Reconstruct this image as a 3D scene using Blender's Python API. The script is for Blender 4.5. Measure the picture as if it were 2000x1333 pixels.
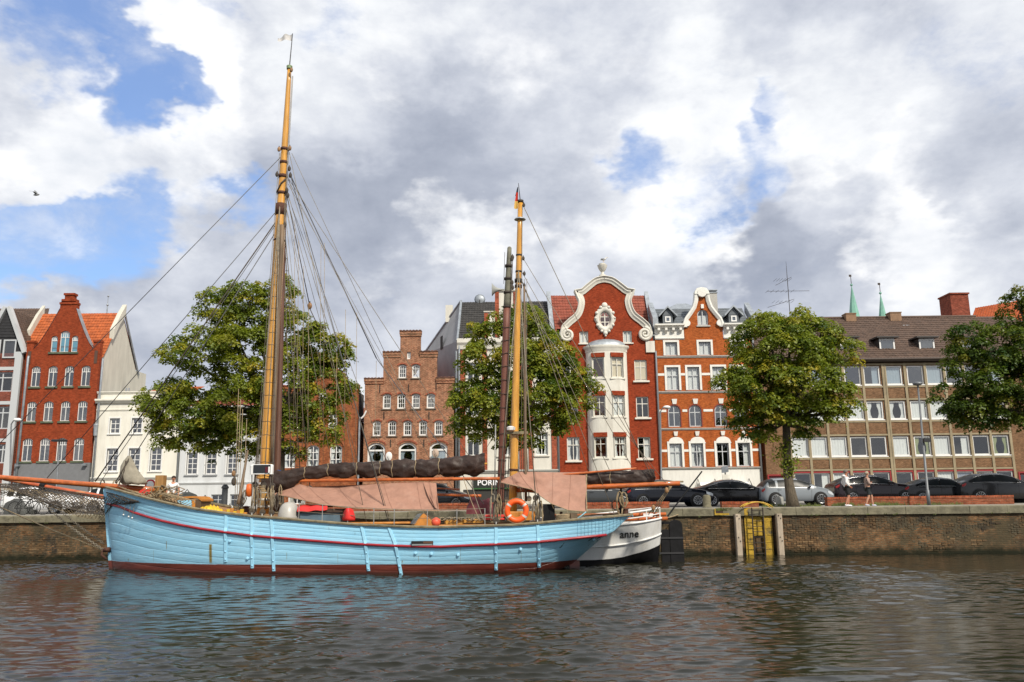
import bpy, bmesh, math, random
import numpy as np
from mathutils import Vector, Matrix
from mathutils.geometry import tessellate_polygon
from mathutils import noise as mnoise

for _o in list(bpy.data.objects):
    bpy.data.objects.remove(_o)
SC = bpy.context.scene
COL = SC.collection
rnd = random.Random(7)
PI = math.pi

# ---------------------------------------------------------------- camera
# surveyed from the photograph (2000 x 1333): focal length in pixels, eye height over
# the water, pitch and a slight roll
F, EYE, PITCH, ROLL = 1600.0, 2.57, math.atan(309 / 1600), 0.0115
_fw = Vector((0, math.cos(PITCH), math.sin(PITCH)))
_u0 = Vector((0, -math.sin(PITCH), math.cos(PITCH)))
_r0 = Vector((1, 0, 0))
_r = _r0 * math.cos(ROLL) - _u0 * math.sin(ROLL)
_u = _r0 * math.sin(ROLL) + _u0 * math.cos(ROLL)
CAM = Vector((0, 0, EYE))
cam = bpy.data.cameras.new('camera')
cam.sensor_width = 36.0
cam.lens = F / 2000 * 36.0
cam.clip_start, cam.clip_end = 0.5, 6000
camo = bpy.data.objects.new('camera', cam)
COL.objects.link(camo)
camo.matrix_world = Matrix(((_r.x, _u.x, -_fw.x, 0), (_r.y, _u.y, -_fw.y, 0), (_r.z, _u.z, -_fw.z, EYE), (0, 0, 0, 1)))
SC.camera = camo


def ray(px, py):
    return _r * ((px - 1000) / F) + _u * ((666.5 - py) / F) + _fw


def P(px, py, Y):
    """the point at distance Y that a surveyed bearing meets"""
    d = ray(px, py)
    return CAM + d * (Y / d.y)


def proj(v):
    d = Vector(v) - CAM
    k = d.dot(_fw)
    return 1000 + F * d.dot(_r) / k, 666.5 - F * d.dot(_u) / k


# ---------------------------------------------------------------- sun, sky, exposure
SUN_EL, SUN_AZ = math.radians(43), math.radians(32)     # behind the camera, to the right
sdir = Vector((math.sin(SUN_AZ) * math.cos(SUN_EL), -math.cos(SUN_AZ) * math.cos(SUN_EL), math.sin(SUN_EL)))
sl = bpy.data.lights.new('sun', 'SUN')
sl.energy = 3.5
sl.angle = math.radians(4.0)
sl.color = (1.0, 0.92, 0.79)
so = bpy.data.objects.new('sun', sl)
COL.objects.link(so)
so.location = (20, -30, 40)
so.rotation_euler = (-sdir).to_track_quat('-Z', 'Y').to_euler()

W = bpy.data.worlds.new('World')
SC.world = W
W.use_nodes = True
W.cycles.sampling_method = 'MANUAL'
W.cycles.sample_map_resolution = 512
NT = W.node_tree
for n in list(NT.nodes):
    NT.nodes.remove(n)


class G:
    """tiny node-graph writer"""
    def __init__(s, nt):
        s.nt = nt

    def node(s, t, **kw):
        n = s.nt.nodes.new(t)
        for k, v in kw.items():
            setattr(n, k, v)
        return n

    def put(s, sock, v):
        if isinstance(v, bpy.types.NodeSocket):
            s.nt.links.new(v, sock)
        elif v is not None:
            sock.default_value = v

    def m(s, op, a, b=None, c=None, clamp=False):
        n = s.node('ShaderNodeMath', operation=op, use_clamp=clamp)
        for i, v in enumerate((a, b, c)):
            s.put(n.inputs[i], v)
        return n.outputs[0]

    def v(s, op, a, b=None):
        n = s.node('ShaderNodeVectorMath', operation=op)
        s.put(n.inputs[0], a)
        if b is not None:
            if op == 'SCALE':
                s.put(n.inputs['Scale'], b)
            else:
                s.put(n.inputs[1], b)
        return n.outputs['Value'] if op in ('DOT_PRODUCT', 'LENGTH', 'DISTANCE') else n.outputs[0]

    def ss(s, x, lo, hi, a=0.0, b=1.0):
        n = s.node('ShaderNodeMapRange', interpolation_type='SMOOTHSTEP')
        for k, q in zip(('Value', 'From Min', 'From Max', 'To Min', 'To Max'), (x, lo, hi, a, b)):
            s.put(n.inputs[k], q)
        return n.outputs[0]

    def noise(s, vec, scale, detail=4, rough=0.55, dist=0.0, col=False):
        n = s.node('ShaderNodeTexNoise')
        s.put(n.inputs['Vector'], vec)
        for k, q in (('Scale', scale), ('Detail', detail), ('Roughness', rough), ('Distortion', dist)):
            s.put(n.inputs[k], q)
        return n.outputs['Color' if col else 'Fac']

    def mix(s, f, a, b, mode='MIX'):
        n = s.node('ShaderNodeMix', data_type='RGBA', blend_type=mode)
        s.put(n.inputs['Factor'], f)
        s.put(n.inputs['A'] if 0 else n.inputs[6], a)
        s.put(n.inputs[7], b)
        return n.outputs[2]

    def ramp(s, f, stops):
        n = s.node('ShaderNodeValToRGB')
        e = n.color_ramp.elements
        while len(e) < len(stops):
            e.new(0.5)
        for q, (p, c) in zip(e, stops):
            q.position = p
            q.color = tuple(c) + (1,)
        s.put(n.inputs[0], f)
        return n.outputs[0]

    def xyz(s, x, y, z):
        n = s.node('ShaderNodeCombineXYZ')
        for i, q in enumerate((x, y, z)):
            s.put(n.inputs[i], q)
        return n.outputs[0]

    def sep(s, v):
        n = s.node('ShaderNodeSeparateXYZ')
        s.put(n.inputs[0], v)
        return n.outputs


def build_sky():
    g = G(NT)
    sky = g.node('ShaderNodeTexSky', sky_type='NISHITA', sun_disc=False)
    sky.sun_elevation = SUN_EL
    sky.sun_rotation = PI - SUN_AZ
    sky.air_density, sky.dust_density, sky.ozone_density = 1.0, 0.6, 2.0
    tc = g.node('ShaderNodeTexCoord')
    d = tc.outputs['Generated']
    # clouds live on flattened directions so that they widen sideways
    dx, dy, dz = g.sep(d)
    dd = g.xyz(dx, dy, g.m('MULTIPLY', dz, 1.7))
    w1 = g.noise(dd, 3.2, 5, 0.6, 0, True)
    warp = g.v('SCALE', g.v('SUBTRACT', w1, (0.5, 0.5, 0.5)), 0.20)
    w2 = g.noise(dd, 14.0, 4, 0.6, 0, True)
    warp = g.v('ADD', warp, g.v('SCALE', g.v('SUBTRACT', w2, (0.5, 0.5, 0.5)), 0.10))
    dw = g.v('NORMALIZE', g.v('ADD', d, warp))

    def blobs(lst):
        tot = None
        for px, py, rad, amp in lst:
            c = ray(px, py).normalized()
            r = rad / F * 0.9
            k = g.ss(g.v('DOT_PRODUCT', dw, tuple(c)), math.cos(r * 1.25), math.cos(r * 0.15), 0, amp)
            tot = k if tot is None else g.m('ADD', tot, k)
        return tot
    n1 = g.noise(dd, 3.4, 12, 0.60, 0.15)
    n2 = g.noise(g.v('ADD', dd, (3.1, 1.7, 0.4)), 8.5, 10, 0.60, 0.2)
    n3 = g.noise(g.v('ADD', dd, (7.3, 2.2, 5.1)), 2.4, 6, 0.5, 0.2)
    n4 = g.noise(g.v('ADD', dd, (1.3, 9.2, 2.1)), 26.0, 6, 0.6, 0.2)
    # heaped cloud: the same field read a little toward the sun tells lit from shaded sides
    cu0 = g.noise(g.v('ADD', dd, (2.7, 4.4, 1.1)), 4.6, 11, 0.58, 0.1)
    cu1 = g.noise(g.v('ADD', dd, (2.7 + .030, 4.4 - .02, 1.1 + .075)), 4.6, 4, 0.58, 0.1)
    blue = blobs([(150, 110, 150, .30), (290, 180, 110, .30), (370, 185, 80, .22), (640, 40, 90, .16), (70, 420, 110, .30), (190, 415, 120, .26), (480, 385, 80, .30), (300, 360, 110, .18), (30, 470, 90, .2),
                  (1225, 335, 75, .27), (1525, 205, 65, .25), (1490, 300, 72, .25), (1350, 388, 95, .2), (1440, 340, 60, .10), (1940, 60, 160, .16), (400, 60, 70, .16),
                  (180, 250, 140, -.26), (390, 290, 110, -.2), (320, 75, 70, -.28), (20, 280, 130, -.25), (430, 130, 70, -.2)])
    c0 = g.m('ADD', g.m('ADD', g.m('MULTIPLY', n1, 0.45), g.m('MULTIPLY', n2, 0.40)), g.m('MULTIPLY', n4, 0.15))
    cov = g.ss(g.m('SUBTRACT', c0, g.m('MULTIPLY', blue, .80)), 0.13, 0.44)
    cov = g.m('MAXIMUM', cov, g.ss(n2, .36, .70, .08, .62))
    lum = blobs([(740, 330, 280, -.19), (960, 330, 230, -.17), (1560, 480, 200, -.28), (1420, 480, 150, -.16), (1640, 60, 240, -.16),
                 (1230, 70, 120, -.14), (620, 480, 220, -.12), (1900, 380, 220, -.12), (620, 620, 160, -.12), (1120, 520, 200, -.05), (300, 590, 240, -.14), (60, 560, 200, -.06),
                 (690, 150, 180, .25), (1330, 90, 110, .2), (1640, 210, 190, .25), (1440, 240, 130, .2), (1700, 560, 230, .16), (1250, 300, 90, .12), (420, 480, 170, .12)])
    l = g.m('ADD', 0.595, g.m('MULTIPLY', g.m('SUBTRACT', n3, 0.5), 0.45))
    l = g.m('ADD', l, g.m('MULTIPLY', g.m('SUBTRACT', n2, 0.5), 0.75))
    l = g.m('ADD', l, g.m('MULTIPLY', g.m('SUBTRACT', n4, 0.5), 0.25))
    l = g.m('ADD', l, lum)
    cl = g.ramp(l, [(0.0, (.29, .325, .41)), (0.3, (.42, .455, .54)), (0.55, (.61, .64, .71)), (0.78, (.82, .84, .87)), (1.0, (.96, .96, .97))])
    heap = blobs([(220, 250, 230, .16), (340, 90, 130, .16), (60, 330, 160, .14), (880, 430, 110, .22), (1000, 480, 110, .12), (1740, 480, 120, .20), (1640, 210, 170, .10), (1320, 450, 120, .14), (680, 170, 170, .10), (420, 470, 130, .08), (1850, 560, 150, .10),
                  (760, 330, 220, -.14), (1560, 470, 170, -.14), (1000, 300, 160, -.1), (1640, 60, 180, -.08)])
    hm = g.m('ADD', cu0, heap)
    hmask = g.ss(hm, 0.50, 0.74, 0, .9)
    shade = g.m('ADD', 0.80, g.m('ADD', g.m('MULTIPLY', g.m('SUBTRACT', cu0, cu1), 2.6), g.m('MULTIPLY', g.m('SUBTRACT', n4, 0.5), 0.25)))
    hc = g.ramp(shade, [(0.0, (.50, .54, .62)), (0.45, (.74, .77, .82)), (0.8, (.90, .91, .93)), (1.0, (1.0, 1.0, 1.0))])
    hmask = g.m('MULTIPLY', hmask, g.ss(cov, .25, .8))
    cl = g.mix(hmask, cl, hc)
    cl = g.v('SCALE', cl, 8.5)
    skyb = g.v('ADD', g.v('MULTIPLY', sky.outputs[0], (.85, .96, 1.0)), (.6, .9, 2.1))
    out = g.mix(cov, skyb, cl)
    bg = g.node('ShaderNodeBackground')
    g.put(bg.inputs['Color'], out)
    bg.inputs['Strength'].default_value = 0.10
    wo = g.node('ShaderNodeOutputWorld')
    NT.links.new(bg.outputs[0], wo.inputs[0])


build_sky()
SC.view_settings.view_transform = 'Standard'
SC.view_settings.look = 'None'
SC.view_settings.exposure = 0.42
SC.view_settings.gamma = 1.0
SC.view_settings.use_curve_mapping = False
SC.cycles.max_bounces = 6
SC.cycles.transparent_max_bounces = 12
SC.cycles.caustics_reflective = False
SC.cycles.caustics_refractive = False

# ---------------------------------------------------------------- materials
MATS = {}


def mat(name, color=(.5, .5, .5), rough=0.6, metal=0.0, var=0.0, vscale=3.0, bump=0.0, bscale=20.0, spec=0.5, dirt=0.0, dcol=(.05, .045, .04), stretch=(1, 1, 1), coat=0.0):
    if name in MATS:
        return MATS[name]
    M = bpy.data.materials.new(name)
    M.use_nodes = True
    MATS[name] = M
    g = G(M.node_tree)
    b = M.node_tree.nodes['Principled BSDF']
    b.inputs['Roughness'].default_value = rough
    b.inputs['Metallic'].default_value = metal
    b.inputs['Specular IOR Level'].default_value = spec
    b.inputs['Coat Weight'].default_value = coat
    c = tuple(color) + (1,)
    if var or dirt or bump:
        tc = g.node('ShaderNodeNewGeometry').outputs['Position']
        vec = g.v('MULTIPLY', tc, stretch)
        if var:
            n = g.noise(vec, vscale, 6, 0.65)
            lo = tuple(x * (1 - var) for x in color) + (1,)
            hi = tuple(min(1, x * (1 + var)) for x in color) + (1,)
            c = g.mix(g.ss(n, 0.3, 0.7), lo, hi)
        if dirt:
            n2 = g.noise(g.v('ADD', vec, (5, 3, 9)), vscale * 0.6, 7, 0.7)
            c = g.mix(g.m('MULTIPLY', g.ss(n2, 0.5, 0.72), dirt), c, tuple(dcol) + (1,))
        if bump:
            n3 = g.noise(vec, bscale, 5, 0.6)
            bn = g.node('ShaderNodeBump')
            bn.inputs['Strength'].default_value = bump
            bn.inputs['Distance'].default_value = 0.05
            g.put(bn.inputs['Height'], n3)
            g.put(b.inputs['Normal'], bn.outputs[0])
    g.put(b.inputs['Base Color'], c)
    return M


def brick(name, c1, c2, mortar, bw=0.25, bh=0.075, var=0.25, msize=0.010, stain=0.25, stcol=(.06, .045, .035), offx=0.5, moss=None, bump=0.6, blotch=None):
    if name in MATS:
        return MATS[name]
    M = bpy.data.materials.new(name)
    M.use_nodes = True
    MATS[name] = M
    g = G(M.node_tree)
    b = M.node_tree.nodes['Principled BSDF']
    b.inputs['Roughness'].default_value = 0.85
    b.inputs['Specular IOR Level'].default_value = 0.1
    pos = g.node('ShaderNodeNewGeometry').outputs['Position']
    x, y, z = g.sep(pos)
    uv = g.xyz(g.m('ADD', x, g.m('MULTIPLY', y, 0.9)), z, 0.0)
    bt = g.node('ShaderNodeTexBrick')
    bt.offset = offx
    g.put(bt.inputs['Vector'], uv)
    for k, q in (('Scale', 1.0), ('Mortar Size', msize), ('Mortar Smooth', 0.2), ('Bias', 0.0), ('Brick Width', bw), ('Row Height', bh)):
        bt.inputs[k].default_value = q
    bt.inputs['Color1'].default_value = tuple(c1) + (1,)
    bt.inputs['Color2'].default_value = tuple(c2) + (1,)
    bt.inputs['Mortar'].default_value = tuple(mortar) + (1,)
    c = bt.outputs['Color']
    n = g.noise(pos, 2.2, 7, 0.65)
    k = g.ss(n, 0.3, 0.7, 1 - var, 1 + var)
    c = g.v('SCALE', c, k)
    n4 = g.noise(g.v('MULTIPLY', pos, (4.0, 4.0, 13.0)), 1.0, 3, 0.7)      # single dark and light bricks
    c = g.v('SCALE', c, g.ss(n4, 0.3, 0.72, 1.28, 0.62))
    if blotch:
        nb = g.noise(g.v('ADD', pos, (11, 4, 2)), 0.55, 6, 0.62)
        c = g.mix(g.ss(nb, 0.47, 0.62, 0, .85), c, tuple(blotch) + (1,))
    n2 = g.noise(g.v('MULTIPLY', g.v('ADD', pos, (7, 1, 3)), (1.1, 1.1, 0.5)), 0.9, 8, 0.7)
    c = g.mix(g.ss(n2, 0.52, 0.75, 0, stain), c, tuple(stcol) + (1,))
    if moss:
        zlo, zhi, mc, amt = moss
        mz = g.m('ADD', z, g.m('MULTIPLY', g.m('SUBTRACT', g.noise(pos, 3.0, 5), 0.5), 0.5))
        c = g.mix(g.ss(mz, zlo, zhi, amt, 0), c, tuple(mc) + (1,))
    g.put(b.inputs['Base Color'], c)
    bn = g.node('ShaderNodeBump')
    bn.inputs['Strength'].default_value = bump
    bn.inputs['Distance'].default_value = 0.02
    h = g.m('ADD', g.m('MULTIPLY', bt.outputs['Fac'], -1.0), g.m('MULTIPLY', g.noise(pos, 14, 5), 0.8))
    g.put(bn.inputs['Height'], h)
    g.put(b.inputs['Normal'], bn.outputs[0])
    return M


def glass(name, tint=(.55, .6, .62), ior=1.9, rough=0.02):
    if name in MATS:
        return MATS[name]
    M = bpy.data.materials.new(name)
    M.use_nodes = True
    MATS[name] = M
    g = G(M.node_tree)
    nt = M.node_tree
    nt.nodes.remove(nt.nodes['Principled BSDF'])
    t = g.node('ShaderNodeBsdfTransparent')
    t.inputs[0].default_value = tuple(tint) + (1,)
    gl = g.node('ShaderNodeBsdfGlossy')
    gl.inputs['Roughness'].default_value = rough
    bn = g.node('ShaderNodeBump')
    bn.inputs['Strength'].default_value = 0.10
    bn.inputs['Distance'].default_value = 0.05
    g.put(bn.inputs['Height'], g.noise(g.node('ShaderNodeNewGeometry').outputs['Position'], 1.7, 2))
    g.put(gl.inputs['Normal'], bn.outputs[0])
    ge = g.node('ShaderNodeNewGeometry')
    cs = g.m('ABSOLUTE', g.v('DOT_PRODUCT', ge.outputs['Incoming'], ge.outputs['Normal']))
    r0 = ((ior - 1) / (ior + 1)) ** 2
    fr = g.m('ADD', r0, g.m('MULTIPLY', 1 - r0, g.m('POWER', g.m('SUBTRACT', 1.0, cs), 5.0)))
    mx = g.node('ShaderNodeMixShader')
    g.put(mx.inputs[0], fr)
    nt.links.new(t.outputs[0], mx.inputs[1])
    nt.links.new(gl.outputs[0], mx.inputs[2])
    nt.links.new(mx.outputs[0], nt.nodes['Material Output'].inputs[0])
    return M


# ---------------------------------------------------------------- mesh helpers
class MB:
    def __init__(s):
        s.v, s.f = [], []

    def add(s, vs, fs):
        o = len(s.v)
        s.v += [tuple(q) for q in vs]
        s.f += [tuple(i + o for i in q) for q in fs]
        return s

    def box(s, a, b):
        x0, y0, z0 = a
        x1, y1, z1 = b
        return s.add([(x0, y0, z0), (x1, y0, z0), (x1, y1, z0), (x0, y1, z0), (x0, y0, z1), (x1, y0, z1), (x1, y1, z1), (x0, y1, z1)],
                     [(0, 1, 5, 4), (1, 2, 6, 5), (2, 3, 7, 6), (3, 0, 4, 7), (4, 5, 6, 7), (3, 2, 1, 0)])

    def bevbox(s, a, b, r):
        """box with chamfered upright and top edges"""
        x0, y0, z0 = a
        x1, y1, z1 = b
        def ring(i, z):
            return [(x0 + i + r, y0 + i, z), (x1 - i - r, y0 + i, z), (x1 - i, y0 + i + r, z), (x1 - i, y1 - i - r, z),
                    (x1 - i - r, y1 - i, z), (x0 + i + r, y1 - i, z), (x0 + i, y1 - i - r, z), (x0 + i, y0 + i + r, z)]
        return s.loft([ring(0, z0), ring(0, z1 - r), ring(r * .3, z1 - r * .3), ring(r, z1)], True, True)

    def loft(s, rings, closed=True, caps=False):
        n = len(rings[0])
        vs = [q for r in rings for q in r]
        fs = []
        for i in range(len(rings) - 1):
            for j in range(n if closed else n - 1):
                k = (j + 1) % n
                fs.append((i * n + j, i * n + k, (i + 1) * n + k, (i + 1) * n + j))
        if caps:
            fs.append(tuple(range(n))[::-1])
            fs.append(tuple((len(rings) - 1) * n + j for j in range(n)))
        return s.add(vs, fs)

    def tube(s, pts, r, n=8, caps=True, closed=False):
        pts = [Vector(p) for p in pts]
        m = len(pts)
        rr = r if isinstance(r, (list, tuple)) else [r] * m
        rings = []
        prev = None
        for i, p in enumerate(pts):
            if closed:
                t = pts[(i + 1) % m] - pts[i - 1]
            else:
                t = pts[min(i + 1, m - 1)] - pts[max(i - 1, 0)]
            t = t.normalized() if t.length > 1e-9 else Vector((0, 0, 1))
            if prev is None:
                a = t.orthogonal().normalized()
            else:
                a = prev - t * prev.dot(t)
                a = a.normalized() if a.length > 1e-6 else t.orthogonal().normalized()
            prev = a
            b = t.cross(a)
            rings.append([p + (a * math.cos(2 * PI * j / n) + b * math.sin(2 * PI * j / n)) * rr[i] for j in range(n)])
        if closed:
            rings.append(rings[0])
        return s.loft(rings, True, caps and not closed)

    def lathe(s, base, prof, n=16, axis='z'):
        rings = []
        for r, z in prof:
            ring = []
            for j in range(n):
                a = 2 * PI * j / n
                if axis == 'z':
                    ring.append((base[0] + r * math.cos(a), base[1] + r * math.sin(a), base[2] + z))
                else:
                    ring.append((base[0] + r * math.cos(a), base[1] + z, base[2] + r * math.sin(a)))
            rings.append(ring)
        return s.loft(rings, True, True)

    def prism(s, poly, y0, y1):
        """polygon in (x, z) pushed from y0 to y1"""
        n = len(poly)
        tri = tessellate_polygon([[Vector((x, z, 0)) for x, z in poly]])
        vs = [(x, y0, z) for x, z in poly] + [(x, y1, z) for x, z in poly]
        fs = [tuple(t) for t in tri] + [tuple(i + n for i in t)[::-1] for t in tri]
        fs += [(i, (i + 1) % n, (i + 1) % n + n, i + n) for i in range(n)]
        return s.add(vs, fs)

    def grid(s, rows):
        return s.loft(rows, False)

    def sphere(s, c, r, n=12, m=8):
        rx, ry, rz = r if isinstance(r, (tuple, list)) else (r, r, r)
        rings = []
        for i in range(m + 1):
            t = PI * i / m
            q = max(math.sin(t), 1e-3)
            rings.append([(c[0] + rx * q * math.cos(2 * PI * j / n), c[1] + ry * q * math.sin(2 * PI * j / n), c[2] - rz * math.cos(t)) for j in range(n)])
        return s.loft(rings, True, True)

    def mesh(s, name, m=None, smooth=False, origin=None, fix=True):
        me = bpy.data.meshes.new(name)
        vs = s.v
        if origin is not None:
            ox, oy, oz = origin
            vs = [(a - ox, b - oy, c - oz) for a, b, c in vs]
        me.from_pydata(vs, [], s.f)
        if fix and len(s.f) < 40000:
            bm = bmesh.new()
            bm.from_mesh(me)
            bmesh.ops.recalc_face_normals(bm, faces=bm.faces)
            bm.to_mesh(me)
            bm.free()
        if m:
            me.materials.append(m)
        if smooth is True:
            me.shade_smooth()
        elif smooth:
            me.shade_smooth()
            me.set_sharp_from_angle(angle=math.radians(smooth))
        return me

    def build(s, name, m, parent=None, smooth=False):
        me = s.mesh(name, m, smooth, wpos(parent) if parent else None)
        return link(name, me, parent)


def wpos(o):
    p = Vector((0, 0, 0))
    while o is not None:
        p = p + o.location
        o = o.parent
    return p


def link(name, me, parent=None, loc=(0, 0, 0), rot=None):
    o = bpy.data.objects.new(name, me)
    COL.objects.link(o)
    o.location = loc
    if rot:
        o.rotation_euler = rot
    if parent:
        o.parent = parent
    return o


def tag(o, label, cat, group=None):
    o['label'] = label
    o['category'] = cat
    if group:
        o['group'] = group
    return o


def thing(name, label, cat, loc=(0, 0, 0), group=None, rot=None):
    return tag(link(name, None, None, loc, rot), label, cat, group)


def struct(o):
    o['kind'] = 'structure'
    return o


def stuff(o):
    o['kind'] = 'stuff'
    return o


def text_mesh(body, size, ext=0.01, bold=0.0, space=1.0):
    cu = bpy.data.curves.new('lettering', 'FONT')
    cu.body = body
    cu.size = size
    cu.extrude = ext
    cu.offset = bold
    cu.space_character = space
    cu.align_x = 'LEFT'
    t = bpy.data.objects.new('lettering', cu)
    COL.objects.link(t)
    bpy.context.view_layer.update()
    me = bpy.data.meshes.new_from_object(t.evaluated_get(bpy.context.evaluated_depsgraph_get()))
    bpy.data.objects.remove(t)
    return me


def interp(x, tab):
    xs = [t[0] for t in tab]
    ys = [t[1] for t in tab]
    return float(np.interp(x, xs, ys))

# ================================================================ setting
QT = 2.06                                   # quay top over the water


def quay_y(X):
    X = max(-48.0, min(44.0, X))
    return 40.3 - (X + 22.7) * 3.3 / 44.7


def on_quay(px, py):
    """point on the quay surface seen at a bearing"""
    d = ray(px, py)
    return CAM + d * ((QT - EYE) / d.z)


# ---- water: one sheet with real ripples, fine where the camera looks
def water_mat():
    M = bpy.data.materials.new('harbour_water')
    M.use_nodes = True
    g = G(M.node_tree)
    b = M.node_tree.nodes['Principled BSDF']
    b.inputs['Base Color'].default_value = (.014, .014, .009, 1)
    b.inputs['Roughness'].default_value = 0.015
    b.inputs['IOR'].default_value = 1.33
    pos = g.node('ShaderNodeNewGeometry').outputs['Position']
    v = g.v('MULTIPLY', pos, (1.0, 2.4, 1.0))
    h = g.m('ADD', g.m('MULTIPLY', g.noise(v, 6.0, 4, 0.6, 0.4), 1.0), g.m('MULTIPLY', g.noise(v, 19.0, 3, 0.6, 0.3), 0.35))
    bn = g.node('ShaderNodeBump')
    bn.inputs['Strength'].default_value = 0.10
    bn.inputs['Distance'].default_value = 0.022
    g.put(bn.inputs['Height'], h)
    g.put(b.inputs['Normal'], bn.outputs[0])
    return M


def build_water():
    def axis(lo, hi, step, far_lo, far_hi):
        core = np.arange(lo, hi + step / 2, step)
        out = [far_lo, far_lo * .5 + lo * .5] if far_lo < lo else []
        a = [lo - step * (1.6 ** k) for k in range(14, 0, -1)]
        b = [hi + step * (1.6 ** k) for k in range(1, 15)]
        a = [q for q in a if q > far_lo]
        b = [q for q in b if q < far_hi]
        return np.array([far_lo] + a + list(core) + b + [far_hi])
    xs = axis(-27, 27, 0.056, -500, 500)
    yy = [10.8]
    while yy[-1] < 41:
        yy.append(yy[-1] + 0.034 * (yy[-1] / 10.8) ** .6)
    ys = np.array([-400, -100, -20, 0, 6, 9, 10.3] + yy + [41.3, 42, 44, 50, 80])
    X, Y = np.meshgrid(xs, ys)
    rs = np.random.RandomState(3)
    Z, DX, DY = np.zeros_like(X), np.zeros_like(X), np.zeros_like(X)
    for k in range(120):
        lam = 0.145 * (0.85 / 0.145) ** rs.rand()
        th = math.radians(97) + rs.randn() * 0.36
        kk = 2 * PI / lam
        amp = 0.0042 * lam * (0.5 + rs.rand())
        ph = kk * (X * math.cos(th) + Y * math.sin(th)) + rs.rand() * 6.28
        Z += amp * np.sin(ph)
        q = 1.25 * amp * np.cos(ph)
        DX += q * math.cos(th)
        DY += q * math.sin(th)
    gust = 0.80 + 0.55 * np.sin(X * .21 + Y * .11 + 1) * np.sin(Y * .17 - X * .07) + 0.2 * np.sin(X * .43 - Y * .3)
    core = (X > -26.5) & (X < 26.5) & (Y > 10.5) & (Y < 41)
    Z, DX, DY = (np.where(core, q * gust, 0) for q in (Z, DX, DY))
    X, Y = X + DX, Y + DY
    ny, nx = X.shape
    co = np.stack([X, Y, Z], -1).reshape(-1, 3)
    i = np.arange(ny * nx).reshape(ny, nx)
    q = np.stack([i[:-1, :-1], i[:-1, 1:], i[1:, 1:], i[1:, :-1]], -1).reshape(-1, 4)
    me = bpy.data.meshes.new('water')
    me.vertices.add(len(co))
    me.vertices.foreach_set('co', co.astype(np.float32).ravel())
    me.loops.add(q.size)
    me.loops.foreach_set('vertex_index', q.ravel().astype(np.int32))
    me.polygons.add(len(q))
    me.polygons.foreach_set('loop_start', (np.arange(len(q)) * 4).astype(np.int32))
    me.update(calc_edges=True)
    me.shade_smooth()
    me.materials.append(water_mat())
    struct(link('water', me))


build_water()

# ---- ground, road, pavement
M_PAVE = mat('paving', (.27, .25, .21), .9, var=.22, vscale=1.3, dirt=.3, bump=.3)
M_ASPH = mat('asphalt', (.060, .058, .056), .9, var=.2, vscale=4, bump=.3, bscale=60)
M_STONE = mat('coping_concrete', (.165, .15, .10), .9, var=.30, vscale=2.2, dirt=.7, dcol=(.07, .062, .04), bump=.5, bscale=9)
M_KERB = mat('kerb_granite', (.33, .32, .30), .85, var=.2)
bm = MB()
edge = [(-1500, quay_y(-60)), (-48, quay_y(-48)), (44, quay_y(44)), (1500, quay_y(60))]
bm.add([(x, y + .30, QT - .006) for x, y in edge] + [(1500, 4000, QT - .006), (-1500, 4000, QT - .006)], [(0, 1, 2, 3, 4, 5)])
struct(bm.build('ground', M_PAVE))
bm = MB().add([(-300, 45.6, QT + .004), (300, 45.6, QT + .004), (300, 62.6, QT + .004), (-300, 62.6, QT + .004)], [(0, 1, 2, 3)])
struct(bm.build('road', M_ASPH))
bm = MB().box((-120, 62.6, QT - .1), (120, 75, QT + .12))
struct(bm.build('pavement', M_PAVE))
bm = MB().box((-120, 62.35, QT - .1), (120, 62.597, QT + .125))
struct(bm.build('kerb', M_KERB))

# ---- quay wall
M_QUAY = brick('quay_brick', (.205, .105, .048), (.125, .070, .036), (.13, .105, .065), .26, .08, .35, .014, .75, (.045, .038, .028), moss=(.05, .42, (.012, .014, .008), .96), bump=1.0, blotch=(.072, .062, .038))
wall = thing('quay_wall', 'weathered brick quay wall with concrete coping along the waterline', 'wall', (0, quay_y(0), 0))
LAD0, LAD1 = P(1455, 1045, 37.9).x, P(1512, 1045, 37.9).x
for x0, x1, dep in ((-120, LAD0, 0), (LAD0, LAD1, .16), (LAD1, 120, 0)):
    rows = []
    n = max(2, int((min(x1, 46) - max(x0, -50)) / .35))
    xs = sorted({x0, x1} | {max(x0, -50) + (min(x1, 46) - max(x0, -50)) * i / n for i in range(n + 1)})
    for z in (-1.2, 0, .12, .35, .6, .9, 1.2, 1.5, QT - .33):
        rows.append([(x, quay_y(x) + dep + (.05 if z > .1 else 0) + rnd.uniform(-.018, .018) + (.0 if z > .3 else rnd.uniform(-.05, .03)), z) for x in xs])
    MB().grid(rows).build('brick_face', M_QUAY, wall, True)
for x in (LAD0, LAD1):
    y = quay_y(x)
    MB().add([(x, y - .02, -1), (x, y + .3, -1), (x, y + .3, QT - .3), (x, y - .02, QT - .3)], [(0, 1, 2, 3)]).build('reveal', M_QUAY, wall)
# weed fringe at the waterline
x = -40.0
k = 0
while x < 38:
    L = rnd.uniform(1.25, 1.75)
    y0, y1 = quay_y(x), quay_y(x + L)
    dz = rnd.uniform(-.012, .012)
    dy = rnd.uniform(-.015, .015)
    b = MB()
    g_ = .008
    r = []
    for xx, yy in ((x + g_, y0), (x + L - g_, y1)):
        r.append([(xx, yy - .07 + dy, QT - .335), (xx, yy - .07 + dy, QT - .04 + dz), (xx, yy - .035 + dy, QT + dz), (xx, yy + .55, QT + dz), (xx, yy + .55, QT - .335)])
    b.loft(r, True, True)
    b.build('coping_stone', M_STONE, wall)
    x += L
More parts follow.
